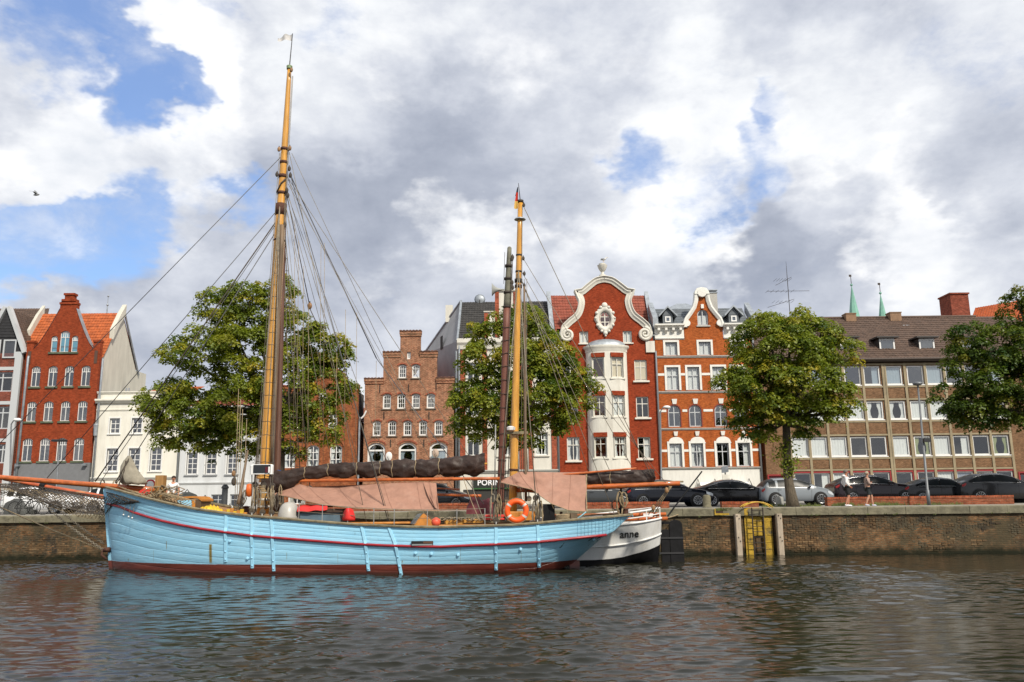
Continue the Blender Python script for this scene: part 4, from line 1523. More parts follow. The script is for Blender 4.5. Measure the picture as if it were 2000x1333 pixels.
    for s_, arr in ((1, hl),):
        for sg in (1, -1):
            lower = [pt(a, c, sg) for a, c in smooth(half, 6)]
            upper = [pt(a, c, sg) for a, c in smooth(half2, 6)]
            upper = [pt(61.5, 567.5, sg)] + upper
            h.part('gable_moulding', sweep(lower, wd, .3), M_ST, 40)
            h.part('gable_moulding', sweep(upper, wd, .3), M_ST, 40)
            # volute: spiral
            vx, vz = pt(78, 652, sg)
            R0 = h.wpx(12.5)
            sp = []
            for i in range(40):
                t = i / 39
                a = PI * .5 - t * PI * 4.2
                r = R0 * (1 - t) ** .8 + .04
                sp.append((vx - sg * math.cos(a + PI) * r * 1.0, YB - .15 - .12 * t, vz + math.sin(a) * r - .1))
            b = MB().tube(sp, [.17 - .09 * i / 39 for i in range(40)], 8)
            h.part('volute', b, M_ST, True)
            b = MB().lathe((vx, YB - .14, vz - .1), [(.02, 0), (R0 * .95, 0), (R0 * 1.0, .05), (R0 * 1.0, .55), (.02, .55)], 24, 'y')
            h.part('volute_disc', b, M_ST, 40)
            xa = xl if sg < 0 else xr
            h.box('gable_block', (min(xa, xa - sg * .75), YB - .14, h.Z(690, 1181)), (max(xa, xa - sg * .75), YB + .3, h.Z(668, 1181)), M_ST)
    # urn
    ux, uz = pt(0, 540.6, 1)
    b = MB().lathe((ux - .1, YB + .1, uz), [(.30, 0), (.30, .14), (.15, .22), (.12, .42), (.22, .52), (.34, .72), (.42, .95), (.44, 1.02), (.28, 1.06), (.30, 1.16), (.12, 1.2)], 16)
    h.part('urn', b, M_ST, 40)
    # bowed bay
    bx0, bx1 = h.X(1147, 800), h.X(1228, 800)
    xc = (bx0 + bx1) / 2
    hw = (bx1 - bx0) / 2
    zt, zb = h.Z(683, 1187), h.Z(922, 1187)
    bow = .95

    def bay(u):
        return xc + hw * u, YB - bow * math.sqrt(max(0, 1 - abs(u) ** 2.6))
    us = [-1, -.97, -.9, -.8, -.69, -.60, -.50, -.40, -.30, -.19, -.08, .02, .13, .24, .35, .45, .55, .64, .73, .82, .90, .96, 1]
    wc = ((-.455, .29), (.455, .29))
    rows3 = ((701, 741), (775, 815.5), (855, 895))
    zl = sorted([zb, zt] + [h.Z(q, 1187) for r in rows3 for q in r])
    us = sorted(set(us) | {c + s_ * w for c, w in wc for s_ in (-1, 1)})
    b = MB()
    for i in range(len(us) - 1):
        for j in range(len(zl) - 1):
            um = (us[i] + us[i + 1]) / 2
            zm = (zl[j] + zl[j + 1]) / 2
            hole = any(abs(um - c) < w for c, w in wc) and any(h.Z(r[1], 1187) < zm < h.Z(r[0], 1187) for r in rows3)
            if hole:
                continue
            a, c = bay(us[i]), bay(us[i + 1])
            b.add([(a[0], a[1], zl[j]), (c[0], c[1], zl[j]), (c[0], c[1], zl[j + 1]), (a[0], a[1], zl[j + 1])], [(0, 1, 2, 3)])
    h.part('bay_wall', b, M_ST)
    b = MB()
    for i in range(len(us) - 1):
        a, c = bay(us[i] * .93), bay(us[i + 1] * .93)
        b.add([(a[0], a[1] + .30, zb), (c[0], c[1] + .30, zb), (c[0], c[1] + .30, zt), (a[0], a[1] + .30, zt)], [(0, 1, 2, 3)])
    cxx = None
    # windows of the bay, set square in the bow
    for ci, (c, w) in enumerate(wc):
        a0, a1 = bay(c - w), bay(c + w)
        mid = Vector(((a0[0] + a1[0]) / 2, (a0[1] + a1[1]) / 2, 0))
        ang = math.atan2(a1[1] - a0[1], a1[0] - a0[0])
        L = math.hypot(a1[0] - a0[0], a1[1] - a0[1])
        for ri, (r0, r1) in enumerate(rows3):
            z0, z1 = h.Z(r1, 1187), h.Z(r0, 1187)
            k3 = dict(cols=2, rows=(.66,), fw=.10, bar=.06, depth=.02, frame=M_CREAM, gl=M_GLASS, sill=(M_ST, .13, .15, .14))
            if ci == 1:
                k3['curtain'] = (M_CURTB, 'full') if ri == 0 else (M_CURT, 'full' if ri == 1 else 'sides')
            if ci == 0 and ri == 0:
                k3.update(cols=1, rows=(), fw=.12)
            w_ = h.window(mid.x, z0, L, z1 - z0, dy=mid.y - YB + .06, cut=False, rotz=ang, **k3)
            # red brick lintel
            d = Vector((math.cos(ang), math.sin(ang), 0))
            n_ = Vector((d.y, -d.x, 0))
            b2 = MB()
            p0, p1 = mid - d * (L / 2 + .05), mid + d * (L / 2 + .05)
            b2.loft([[p + n_ * .10 + Vector((0, 0, z1 + .0)), p + n_ * .10 + Vector((0, 0, z1 + .36)), p - n_ * .05 + Vector((0, 0, z1 + .36)), p - n_ * .05 + Vector((0, 0, z1))] for p in (p0, p1)], True, True)
            b2.build('lintel', M_RED, h.root)
            # reveals beside the opening
            for p in (p0 + d * .05, p1 - d * .05):
                MB().add([p + n_ * .12 + Vector((0, 0, z0)), p - n_ * .22 + Vector((0, 0, z0)), p - n_ * .22 + Vector((0, 0, z1)), p + n_ * .12 + Vector((0, 0, z1))], [(0, 1, 2, 3)]).build('reveal', M_ST, h.root)
    # bay cornice and lead dome
    b = MB()
    rings = []
    for k, dz in ((1.0, -.35), (1.03, -.3), (1.03, -.1), (1.10, .02), (1.13, .10), (1.13, .22), (1.0, .26)):
        rings.append([(xc + hw * u * k, YB - bow * k * math.sqrt(max(0, 1 - abs(u) ** 2.6)) + .02, zt + dz) for u in us])
    b.loft(rings, False)
    h.part('bay_cornice', b, M_ST, 40)
    b = MB()
    rings = []
    for i in range(7):
        t = i / 6
        k = math.cos(t * PI / 2)
        rings.append([(xc + hw * u * (k * .97 + .0), YB - bow * k * math.sqrt(max(0, 1 - abs(u) ** 2.6)) + .01, zt + .25 + .62 * math.sin(t * PI / 2)) for u in us])
    b.loft(rings, False)
    h.part('bay_roof', b, M_ZINC, True)
    # tiled roof behind
    zr = P(1100, 578, YB + 4).z
    tiles('roof_tiles', h.root, (h.X(1083, 660), YB + .5, zsh), (h.X(1278, 660), YB + .5, zsh), P(1260, 578, YB + 4), P(1071, 578, YB + 4), T_RED)
    for px in (1071, 1262):
        b = MB()
        e = h.X(1082 if px < 1100 else 1280, 665)
        q = P(px, 577, YB + 4)
        b.loft([[(x - .18, y, z), (x + .18, y, z), (x + .18, y, z + .35), (x - .18, y, z + .35)] for x, y, z in ((e, YB + .3, zsh), (q.x, q.y, q.z))], True, True)
        h.part('verge', b, M_ZINC)
    gutter_pipe(h, 1287, 690, 985, .14, .085, M_PIPE)
    for px in (1165, 1205):
        h.box('shop_door', (h.X(px, 960) - .7, YB - .05, QT + .1), (h.X(px, 960) + .7, YB - .025, QT + 2.4), M_DARK)


def house_orange():
    h = House('orange_brick_house', 'orange brick house with white bands, small shaped gable and slate mansard', YB, 1385)
    M_BR = brick('orange_brick', (.40, .105, .026), (.33, .080, .020), (.31, .11, .042), .25, .075, .14, .008, stain=.3, stcol=(.16, .055, .028), bump=.4)
    M_WB = mat('white_band', (.70, .69, .64), .7, var=.06, dirt=.15, dcol=(.45, .43, .38))
    M_GB = mat('grey_band', (.38, .37, .34), .7, var=.1)
    M_W2 = mat('white_base_render', (.66, .65, .60), .8, var=.05, dirt=.4, dcol=(.42, .40, .36), stretch=(1.5, 1.5, .3))
    xl, xr = h.X(1285, 790), h.X(1476, 790)
    g_ = M_GFRAME
    h.winpx((1311, 1376.5, 1441.5), 668, 694, 24, 1376, cols=2, rows=(), fw=.09, bar=.07, frame=g_, surround=(M_WB, .17, .06), gl=M_GLASS, curtains=[(M_CURT, 'full'), (M_CURT, 'full'), None])
    h.winpx((1314, 1354.5, 1403.5, 1441), 717, 762, 24, 1377, cols=2, rows=(.64,), fw=.09, bar=.07, frame=g_, surround=(M_WB, .17, .06), gl=M_GLASS, curtain=(M_CURT, 'full'))
    h.winpx((1317, 1358, 1408, 1447), 791, 833.5, 24, 1380, rise=.42, cols=2, rows=(.66,), fw=.09, bar=.07, frame=g_, surround=(mat('darkred_trim', (.20, .035, .022), .8), .08, .02), gl=M_GLASSB)
    h.winpx((1320, 1362, 1412, 1453.5), 866, 912, 24, 1386, cols=2, rows=(.64,), fw=.09, bar=.07, frame=g_, surround=(M_WB, .17, .07), gl=M_GLASS, curtains=[(M_CURT, 'full'), (M_CURT, 'sides'), None, (M_CURT, 'right')])
    zb = h.Z(914, 1390)
    zt = h.Z(661, 1370)
    # gable
    xm = h.X(1372, 610)
    zz = lambda py: h.Z(py, 1370)
    half = [(39, 640), (39.5, 632), (36, 622), (27, 611), (19, 600), (15, 588), (13.5, 576), (13, 571), (9, 565), (0, 563.5)]
    R = [(xm + h.wpx(a), zz(b)) for a, b in half]
    L = [(xm - h.wpx(a), zz(b)) for a, b in half][::-1]
    gw = h.window(xm, zz(636), h.wpx(22), zz(605) - zz(636), rise=.40, cols=2, rows=(), fw=.09, bar=.07, frame=g_, curtain=(M_CURT, 'full'), sill=(M_GB, .12, .12, .1))
    h.wall([(xl, zb), (xr, zb), (xr, zt)] + [(xm + h.wpx(39), zt)] + R + L[1:] + [(xm - h.wpx(39), zt), (xl, zt)], M_BR, .4)
    h.room(xl + .1, xr - .1, QT, zt - .2)
    h.shell(xl, xr, zt, M_BR)
    h.box('gable_room', (xm - .6, YB + .5, zt), (xm + .6, YB + .6, zz(600)), M_DARK)
    for side in (1, -1):
        pts = [(xm + side * h.wpx(a), zz(b)) for a, b in half]
        b = MB()
        rings = []
        for i, (x, z) in enumerate(pts):
            a = Vector(pts[max(i - 1, 0)])
            c = Vector(pts[min(i + 1, len(pts) - 1)])
            t = (c - a).normalized()
            n_ = Vector((-t.y, t.x))
            if n_.x * side > 0 and abs(n_.x) > .2 or (abs(n_.x) <= .2 and n_.y > 0):
                n_ = -n_
            wd = h.wpx(7) if i < 7 else h.wpx(11)
            rings.append([(x + n_.x * u, y, z + n_.y * u) for u, y in ((-.05, YB + .42), (-.05, YB - .22), (wd * .3, YB - .25), (wd, YB - .12), (wd, YB + .01))])
        b.loft(rings, False)
        h.part('gable_moulding', b, M_WB, 40)
        b = MB().lathe((xm + side * h.wpx(33), YB - .2, zz(632)), [(.02, 0), (h.wpx(6.5), 0), (h.wpx(6.5), .3), (.02, .3)], 18, 'y')
        h.part('volute', b, M_WB, 40)
        # cornice with brackets either side
        xa, xb = (xl, xm - h.wpx(40)) if side < 0 else (xm + h.wpx(40), xr)
        h.band('cornice', xa, xb, zz(641), zz(634), .5, M_WB)
        h.box('frieze', (xa, YB - .05, zz(661)), (xb, YB + .02, zz(641)), M_WB)
        for k in range(4):
            xx = xa + (xb - xa) * (k + .5) / 4
            b = MB().loft([[(xx - .1, y, z0), (xx + .1, y, z0), (xx + .1, y, zz(641.5)), (xx - .1, y, zz(641.5))] for y, z0 in ((YB - .40, zz(646)), (YB - .2, zz(649)), (YB - .045, zz(652)))], True, True)
            h.part('bracket', b, M_WB)
        h.band('frieze_base', xa, xb, zz(663), zz(660), .12, M_WB)
    b = MB().lathe((xm, YB - .3, zz(573)), [(.02, 0), (h.wpx(9), .0), (h.wpx(9.5), .2), (.02, .25)], 20, 'y')
    h.part('shell_ornament', b, M_WB, 40)
    for a, c in ((1360, 1384),):
        h.band('gable_neck', xm - h.wpx(15), xm + h.wpx(15), zz(578), zz(574.5), .3, M_WB)
    kb = MB().box((xm - .12, YB - .1, zz(603)), (xm + .12, YB + .02, zz(595)))
    h.part('keystone', kb, M_WB)
    for px in (1317, 1358, 1408, 1447):
        x = h.X(px, 785)
        z = h.Z(789, 1380)
        MB().add(*[[(a + x, b + YB, c + z) for a, b, c in _frus(0, 0, .15, .22, .42, .06)[0]], _frus(0, 0, 1, 1, 1, 1)[1]]).build('keystone', M_WB, h.root)
    for px in (1320, 1362, 1412, 1453.5):
        x = h.X(px, 858)
        z = h.Z(866, 1386)
        poly = [(x - .68, z), (x + .68, z)] + [(x + .60 * math.cos(PI * i / 10), z + .12 + .42 * math.sin(PI * i / 10)) for i in range(11)]
        MB().prism(poly, YB - .08, YB + .01).build('lunette', M_WB, h.root)
        MB().add(*[[(a + x, b + YB - .06, c + z + .62) for a, b, c in _frus(0, 0, .12, .18, .36, .06)[0]], _frus(0, 0, 1, 1, 1, 1)[1]]).build('keystone', M_WB, h.root)
    # string courses
    for py, m, o in ((697, M_GB, .12), (766, M_GB, .12), (838, M_GB, .12), (915, M_GB, .18)):
        h.band('string_course', xl, xr, h.Z(py + 1.8, 1385), h.Z(py - 2, 1385), o, m)
    # white bands run between the surrounds
    for py, pxs in ((731, (1314, 1354.5, 1403.5, 1441)), (802, (1317, 1358, 1408, 1447)), (880, (1320, 1362, 1412, 1453.5))):
        edges = [xl] + [e for px in pxs for e in (h.X(px, py) - h.wpx(16), h.X(px, py) + h.wpx(16))] + [xr]
        for i in range(0, len(edges), 2):
            if edges[i + 1] > edges[i]:
                h.box('white_band', (edges[i], YB - .03, h.Z(py + 2.3, 1385)), (edges[i + 1], YB + .01, h.Z(py - 2.3, 1385)), M_WB)
    # ground floor
    sh = len(h.holes)
    h.winpx((1382, 1412, 1445), 955, 980, 26, 1410, cols=2, rows=(), fw=.08, bar=.08, frame=M_CREAM)
    h.winpx((1322,), 957, 974, 22, 1322, cols=2, rows=(), fw=.08, frame=M_CREAM)
    h.wall([(xl, QT), (xr, QT), (xr, zb - .1), (xl, zb - .1)], M_W2, .4, 'ground_floor_wall', h.holes[sh:], -.03)
    za, z2 = h.Z(942, 1410), h.Z(951, 1410)
    a, c = h.X(1363, 945), h.X(1463, 945)
    b = MB().loft([[(x, YB - .05, za), (x, YB - 1.1, z2 - .02), (x, YB - 1.1, z2 - .14), (x, YB - .05, za - .08)] for x in (a, c)], True, True)
    h.part('awning', b, M_WHITE)
    for k in range(4):
        x = a + (c - a) * k / 3
        MB().tube([(x, YB - .05, za + .25), (x, YB - .9, z2 + .05)], .03, 6).build('awning_stay', M_IRON, h.root)
    b = MB().loft([[(x, YB - .05, h.Z(946, 1320)), (x, YB - .7, h.Z(953, 1320)), (x, YB - .05, h.Z(953, 1320))] for x in (h.X(1307, 950), h.X(1337, 950))], True, True)
    h.part('canopy', b, M_ZINC)
    # mansard and dormers
    zr = P(1370, 603, YB + 2.2).z
    b = MB().add([(xl, YB + .2, zz(634)), (xr, YB + .2, zz(634)), (xr, YB + 2.2, zr), (xl, YB + 2.2, zr), (xr, YB + 9, zr + .4), (xl, YB + 9, zr + .4)], [(0, 1, 2, 3), (3, 2, 4, 5)])
    h.part('mansard', b, M_SLATE)
    nrow = 7
    for k in range(nrow):
        t = (k + .5) / nrow
        z = zz(634) + (zr - zz(634)) * t
        y = YB + .2 + 2.0 * t
        h.box('slate_course', (xl, y - .03, z - .02), (xr, y + .05, z + .02), M_SLATE)
    for px in (1304.5, 1433.5):
        x = h.X(px, 620)
        z0, z1 = zz(631), zz(614)
        w = h.wpx(10)
        d = MB().box((x - w, YB + .1, z0 - .2), (x + w, YB + 2.3, z1))
        dm = h.part('dormer', d, M_SLATE)
        d = MB().loft([[(x - w - .35, y, z1 - .05), (x, y, z1 + .75), (x + w + .35, y, z1 - .05), (x + w + .35, y, z1 - .2), (x, y, z1 + .6), (x - w - .35, y, z1 - .2)] for y in (YB - .15, YB + 2.6)], True, True)
        d.build('dormer_roof', M_ZINC, dm)
        MB().prism([(x - w, z1 - .02), (x + w, z1 - .02), (x, z1 + .58)], YB + .08, YB + .2).build('dormer_pediment', M_SLATE, dm)
        h.window(x, z0 + .1, h.wpx(11), z1 - z0 - .25, dy=.02, cut=False, cols=1, rows=(), fw=.10, depth=.02, gl=M_GLASSB)
    # chimneys, parapet walls
    for px in (1268, 1462):
        q = P(px, 640, YB + 1)
        b = MB()
        qa, qb = h.X(1281 if px < 1300 else 1474, 640), P(px + (2 if px < 1300 else -4), 598, YB + 2.4)
        b.loft([[(xx - .22, y, z), (xx + .22, y, z), (xx + .22, y, z + .9), (xx - .22, y, z + .9)] for xx, y, z in ((qa, YB + .0, zz(640)), (qb.x, YB + 2.4, qb.z - .6))], True, True)
        h.part('party_wall', b, M_ZINC)
    q = P(1387, 585, YB + 2)
    h.box('chimney', (q.x - .3, YB + 1.7, q.z - 1.2), (q.x + .55, YB + 2.4, q.z + .5), M_GB)
    for k in range(2):
        h.box('chimney_cap', (q.x - .36, YB + 1.64, q.z + .5 + k * .22), (q.x + .61, YB + 2.46, q.z + .58 + k * .22), M_ZINC)
    q = P(1338, 596, YB + 3)
    b = MB().add([(q.x - 2, YB + 2.2, zr - .05), (q.x + 1.4, YB + 2.2, zr - .05), (q.x + .3, YB + 4, zr + .9), (q.x - .5, YB + 4, zr + .9)], [(0, 1, 2, 3)])
    h.part('skylight', b, M_ZINC)
    gutter_pipe(h, 1480, 660, 985, .12, .08, M_PIPE)


def house_office():
    h = House('office_building', 'long brown brick office block with concrete grid, wide windows and tiled roof', YB, 1760)
    M_CON = mat('beige_concrete', (.28, .23, .145), .85, var=.15, vscale=1.5, dirt=.3, dcol=(.2, .165, .11))
    M_BR = brick('brown_panel_brick', (.225, .118, .060), (.165, .085, .045), (.23, .165, .105), .25, .08, .15, .012, stain=.15, stcol=(.1, .06, .04), bump=.8)
    M_REDF = mat('red_trim', (.27, .02, .022), .5)
    Y = YB
    # column axes surveyed on the second row from the bottom
    axes = [1500.5, 1530, 1563, 1600, 1638.5, 1677.5, 1716, 1760, 1802.5, 1840.5, 1878.5, 1917, 1955.5]
    xs = [h.X(a, 872) for a in axes]
    step = (xs[-1] - xs[2]) / 10
    xl = h.X(1489, 800)
    xr = h.X(2090, 872)
    zr_ = [(715, 752), (783.5, 819.5), (852.5, 891)]
    kinds = [[None, (M_CURT, 'full'), None, None, (M_CURT, 'right'), (M_CURT, 'full')],
             [(M_CURT, 'sides'), (M_CURT, 'sides'), (M_CURT, 'full'), (M_CURT, 'full'), (M_CURT, 'full')],
             [(M_CURT, 'full'), (M_CURT, 'full'), (M_CURT, 'full'), None, None, (M_CURT, 'full'), (mat('lime_curtain', (.35, .38, .18), .9), 'sides'), (M_CURT, 'full'), (M_CURT, 'right'), None, (mat('lime_curtain'), 'sides')]]
    ww = h.wpx(33)
    ref = 1740
    zs = []
    for r, (a, c) in enumerate(zr_):
        z0, z1 = h.Z(c, ref), h.Z(a, ref)
        zs.append((z0, z1))
        for i, x in enumerate(xs[2:]):
            cu = kinds[r][(i + r) % len(kinds[r])] if r < 2 else kinds[r][i]
            h.window(x, z0, ww, z1 - z0, cols=1, rows=(), fw=.11, depth=.06, curtain=cu, gl=(M_GLASSB if r == 0 else M_GLASS), sill=(M_WHITE, .07, .03, .08))
    z0g, z1g = h.Z(969, ref), h.Z(922.5, ref)
    for i, x in enumerate(xs[2:]):
        cu = [None, (M_CURT, 'right'), (M_CURT, 'full'), None, None, None, None, (M_CURT, 'full'), (mat('grey_blue_curtain', (.30, .33, .40), .9), 'full'), (M_CURT, 'right'), None][i]
        h.window(x, z0g, ww, z1g - z0g, cols=1, rows=(), fw=.10, depth=.06, curtain=cu, surround=(M_REDF, .11, .05))
    for px in (1517, 2008):
        h.window(h.X(px, 940), h.Z(969, ref), h.wpx(30), h.Z(927, ref) - h.Z(969, ref), cols=1, rows=(.45,), fw=.14, bar=.1, frame=M_REDF, surround=(M_REDF, .10, .05))
    zt = h.Z(709, ref)
    h.wall([(xl, QT), (xr, QT), (xr, zt), (xl, zt)], M_BR, .4)
    h.room(xl + .1, xr - .1, QT, zt - .2)
    h.shell(xl, xr, zt, M_BR)
    # concrete grid: uprights and rails, each its own piece
    gx0 = xs[2] - step / 2
    gx1 = xs[-1] + step / 2
    for i in range(12):
        xx = gx0 + step * i
        if i < 11:
            xx = (xs[2 + i] + (xs[1 + i] if i else xs[2] - step)) / 2
        h.box('concrete_upright', (xx - .10, Y - .10, QT), (xx + .10, Y + .02, zt - .05), M_CON)
        if i == 5:
            h.box('expansion_joint', (xx + .13, Y - .10, QT), (xx + .26, Y + .02, zt - .05), M_CON)
    for r, (z0, z1) in enumerate(zs):
        for zz in (z0 - .16, z1 + .13):
            h.box('concrete_rail', (gx0 - .1, Y - .075, zz - .07), (gx1 + .1, Y + .02, zz + .07), M_CON)
    h.box('concrete_rail', (gx0 - .1, Y - .075, z1g + .16), (gx1 + .1, Y + .02, z1g + .30), M_CON)
    # brick spandrel panels, slightly proud
    zz = [(zs[1][1] + .20, zs[0][0] - .23), (zs[2][1] + .20, zs[1][0] - .23), (z1g + .31, zs[2][0] - .23)]
    for a, c in zz:
        for i, x in enumerate(xs[2:]):
            h.box('spandrel_panel', (x - step / 2 + .12, Y - .03, a + .01), (x + step / 2 - .12, Y + .01, c - .01), M_BR)
    # eaves and roof
    yr = Y + 5.6
    rl, rr = P(1545, 624, yr), P(1905, 619, yr)
    ze = h.Z(702, ref)
    MB().tube([(xl, Y - .5, ze - .05), (xr, Y - .5, ze - .05)], .09, 8).build('gutter', mat('brown_gutter', (.07, .05, .04), .7), h.root)
    h.box('soffit', (xl, Y - .45, ze - .22), (xr, Y + .3, ze - .08), mat('dark_soffit', (.09, .07, .055), .8))
    zr = (rl.z + rr.z) / 2
    tiles('roof_tiles', h.root, (xl - .3, Y - .45, ze), (xr + .2, Y - .45, ze), (xr + .2, yr, zr), (xl - .3, yr, zr), T_BROWN, .27, .38, .05, .035)
    MB().tube([(xl, yr, zr + .05), (rr.x, yr, zr + .05)], .13, 8).build('ridge_tiles', T_BROWN, h.root)
    b = MB().add([(xl - .3, yr, zr), (xr, yr, zr), (xr, Y + 11.5, ze), (xl - .3, Y + 11.5, ze)], [(0, 1, 2, 3)])
    h.part('rear_roof', b, T_BROWN)
    # dormers with flat lids
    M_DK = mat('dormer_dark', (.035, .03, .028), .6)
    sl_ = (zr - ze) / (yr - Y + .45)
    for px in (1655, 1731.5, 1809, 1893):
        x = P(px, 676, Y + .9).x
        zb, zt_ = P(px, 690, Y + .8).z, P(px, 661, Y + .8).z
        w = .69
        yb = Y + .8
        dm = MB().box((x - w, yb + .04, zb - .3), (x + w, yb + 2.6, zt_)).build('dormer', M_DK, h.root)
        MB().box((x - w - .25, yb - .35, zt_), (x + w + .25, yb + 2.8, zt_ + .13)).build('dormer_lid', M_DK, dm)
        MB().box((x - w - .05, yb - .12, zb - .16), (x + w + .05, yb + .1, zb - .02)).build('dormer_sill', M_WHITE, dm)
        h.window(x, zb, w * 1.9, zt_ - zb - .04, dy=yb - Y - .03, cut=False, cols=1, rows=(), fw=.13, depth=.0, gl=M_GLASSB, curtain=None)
    # chimneys
    M_TAN = mat('tan_brick', (.24, .145, .085), .85, var=.2)
    for px, py, w in ((1660, 613, 1.0), (1747, 611, 1.1)):
        q = P(px, py, yr - .3)
        zc = P(px, py, yr - .3).z
        h.box('chimney', (q.x - w * .5, yr - .6, zc - 1.6), (q.x + w * .42, yr + .3, zc - .08), M_TAN)
        h.box('chimney_cap', (q.x - w * .54, yr - .65, zc - .08), (q.x + w * .46, yr + .35, zc), M_TAN)
    q = P(1767, 639, Y + 4.6)
    h.box('roof_hatch', (q.x - .3, q.y - .3, q.z - .15), (q.x + .3, q.y + .2, q.z + .12), M_ZINC)
    # antenna
    q = P(1533, 640, Y + 3.5)
    an = tag(link('roof_antenna', None, None, q), 'thin television antenna above the right hand tree', 'antenna')
    top = P(1535, 511, Y + 3.5)
    MB().tube([(top.x, top.y, q.z - 1), (top.x, top.y, P(1535, 545, Y + 3.5).z), (top.x, top.y, top.z)], [.035, .028, .010], 6).build('mast', M_IRON, an)
    for py, l, ang in ((547, 1.1, .5), (569, 1.9, 0), (590, 1.4, .6)):
        z = P(1535, py, Y + 3.5).z
        MB().tube([(top.x - l * (1 if py != 590 else 1.4) / 1, top.y, z - (.5 if ang else 0)), (top.x + (l if ang == 0 else l * .35), top.y, z + (.25 if ang else 0))], .018, 5).build('boom', M_IRON, an)
        for k in range(6):
            xx = top.x - l + 1.2 * l * k / 5
            MB().tube([(xx, top.y - .5, z), (xx, top.y + .5, z)], .012, 4).build('element', M_IRON, an)


def house_behind_right():
    Y = YB + 9
    h = House('rear_house', 'house with orange tiled roof and big brick chimney, behind the office at right', Y, 1960)
    M_BR = brick('chimney_brick', (.27, .065, .038), (.20, .05, .03), (.22, .10, .07), .25, .08, .2, stain=.3)
    xl, xr = h.X(1905, 700), h.X(2150, 700)
    ze = P(1960, 640, Y).z
    h.wall([(xl, QT), (xr, QT), (xr, ze), (xl, ze)], M_BR, .4)
    tiles('roof_tiles', h.root, P(1896, 628, Y - .4), P(2150, 626, Y - .4), P(2150, 560, Y + 7), P(1905, 602, Y + 5), T_ORANGE, .3, .4, .05, .04)
    q0, q1 = P(1850, 625, Y - 2), P(1898, 625, Y - 2)
    zt = P(1875, 578, Y - 2).z
    b = MB().box((q0.x + .2, Y - 2.6, q0.z - 3.5), (q1.x - .4, Y - .6, zt))
    h.part('chimney', b, M_BR)
    h.box('chimney_cap', (q0.x + .12, Y - 2.7, zt), (q1.x - .32, Y - .5, zt + .14), M_BR)
    b = MB().tube([(q1.x - .2, Y - 1.5, zt - 2.4), (q1.x - .1, Y - 1.5, zt + .1), (q1.x - .3, Y - 1.5, zt + .15)], .04, 5)
    h.part('chimney_ladder', b, M_ZINC)
    b = MB().add([P(1860, 622, Y - 2.8), P(1905, 640, Y - 2.8), P(1912, 632, Y - 1.6), P(1893, 614, Y - 1.6)], [(0, 1, 2, 3)])
    h.part('flashing', b, M_ZINC)


def spire(px, pytip, pytop, wpx, label):
    Y = 330.0
    tip = P(px, pytip, Y)
    s_ = Y / F
    M_CU = mat('green_copper', (.16, .34, .27), .7, var=.15, vscale=.3)
    t = thing('church_spire', label, 'church spire', (tip.x, Y, QT), 'green church spires')
    # the spire narrows at about wpx per 60 px of height
    zb = tip.z - 34
    rb = wpx / 60 * 34 / 2
    b = MB().lathe((tip.x, Y, 0), [(rb, zb), (rb * .5, (zb + tip.z) / 2), (.06, tip.z)], 8)
    b.build('spire_roof', M_CU, t)
    MB().box((tip.x - rb, Y - rb, QT), (tip.x + rb, Y + rb, zb + .01)).build('tower', mat('tower_brick', (.25, .1, .06), .85, var=.2), t)
    MB().sphere((tip.x, Y, tip.z + .2), .55, 10, 6).build('ball', M_CU, t)
    MB().tube([(tip.x, Y, tip.z), (tip.x, Y, P(px, pytop, Y).z)], .13, 6).build('rod', M_IRON, t)
    MB().box((tip.x - .7, Y - .1, P(px, pytop, Y).z - .9), (tip.x + .3, Y + .1, P(px, pytop, Y).z)).build('weathercock', M_IRON, t)


house_white_gable()
house_red_gable()
house_cream()
house_pale()
house_orange_stepped()
house_brown_stepped()
house_tall_white()
house_baroque()
house_orange()
house_office()
house_behind_right()
spire(1663, 558, 537, 20, 'taller green copper church spire above the office roof')
spire(1719.5, 574, 553, 19, 'lower green copper church spire, right of the taller one')

# ================================================================ the blue ketch
M_HULL = None


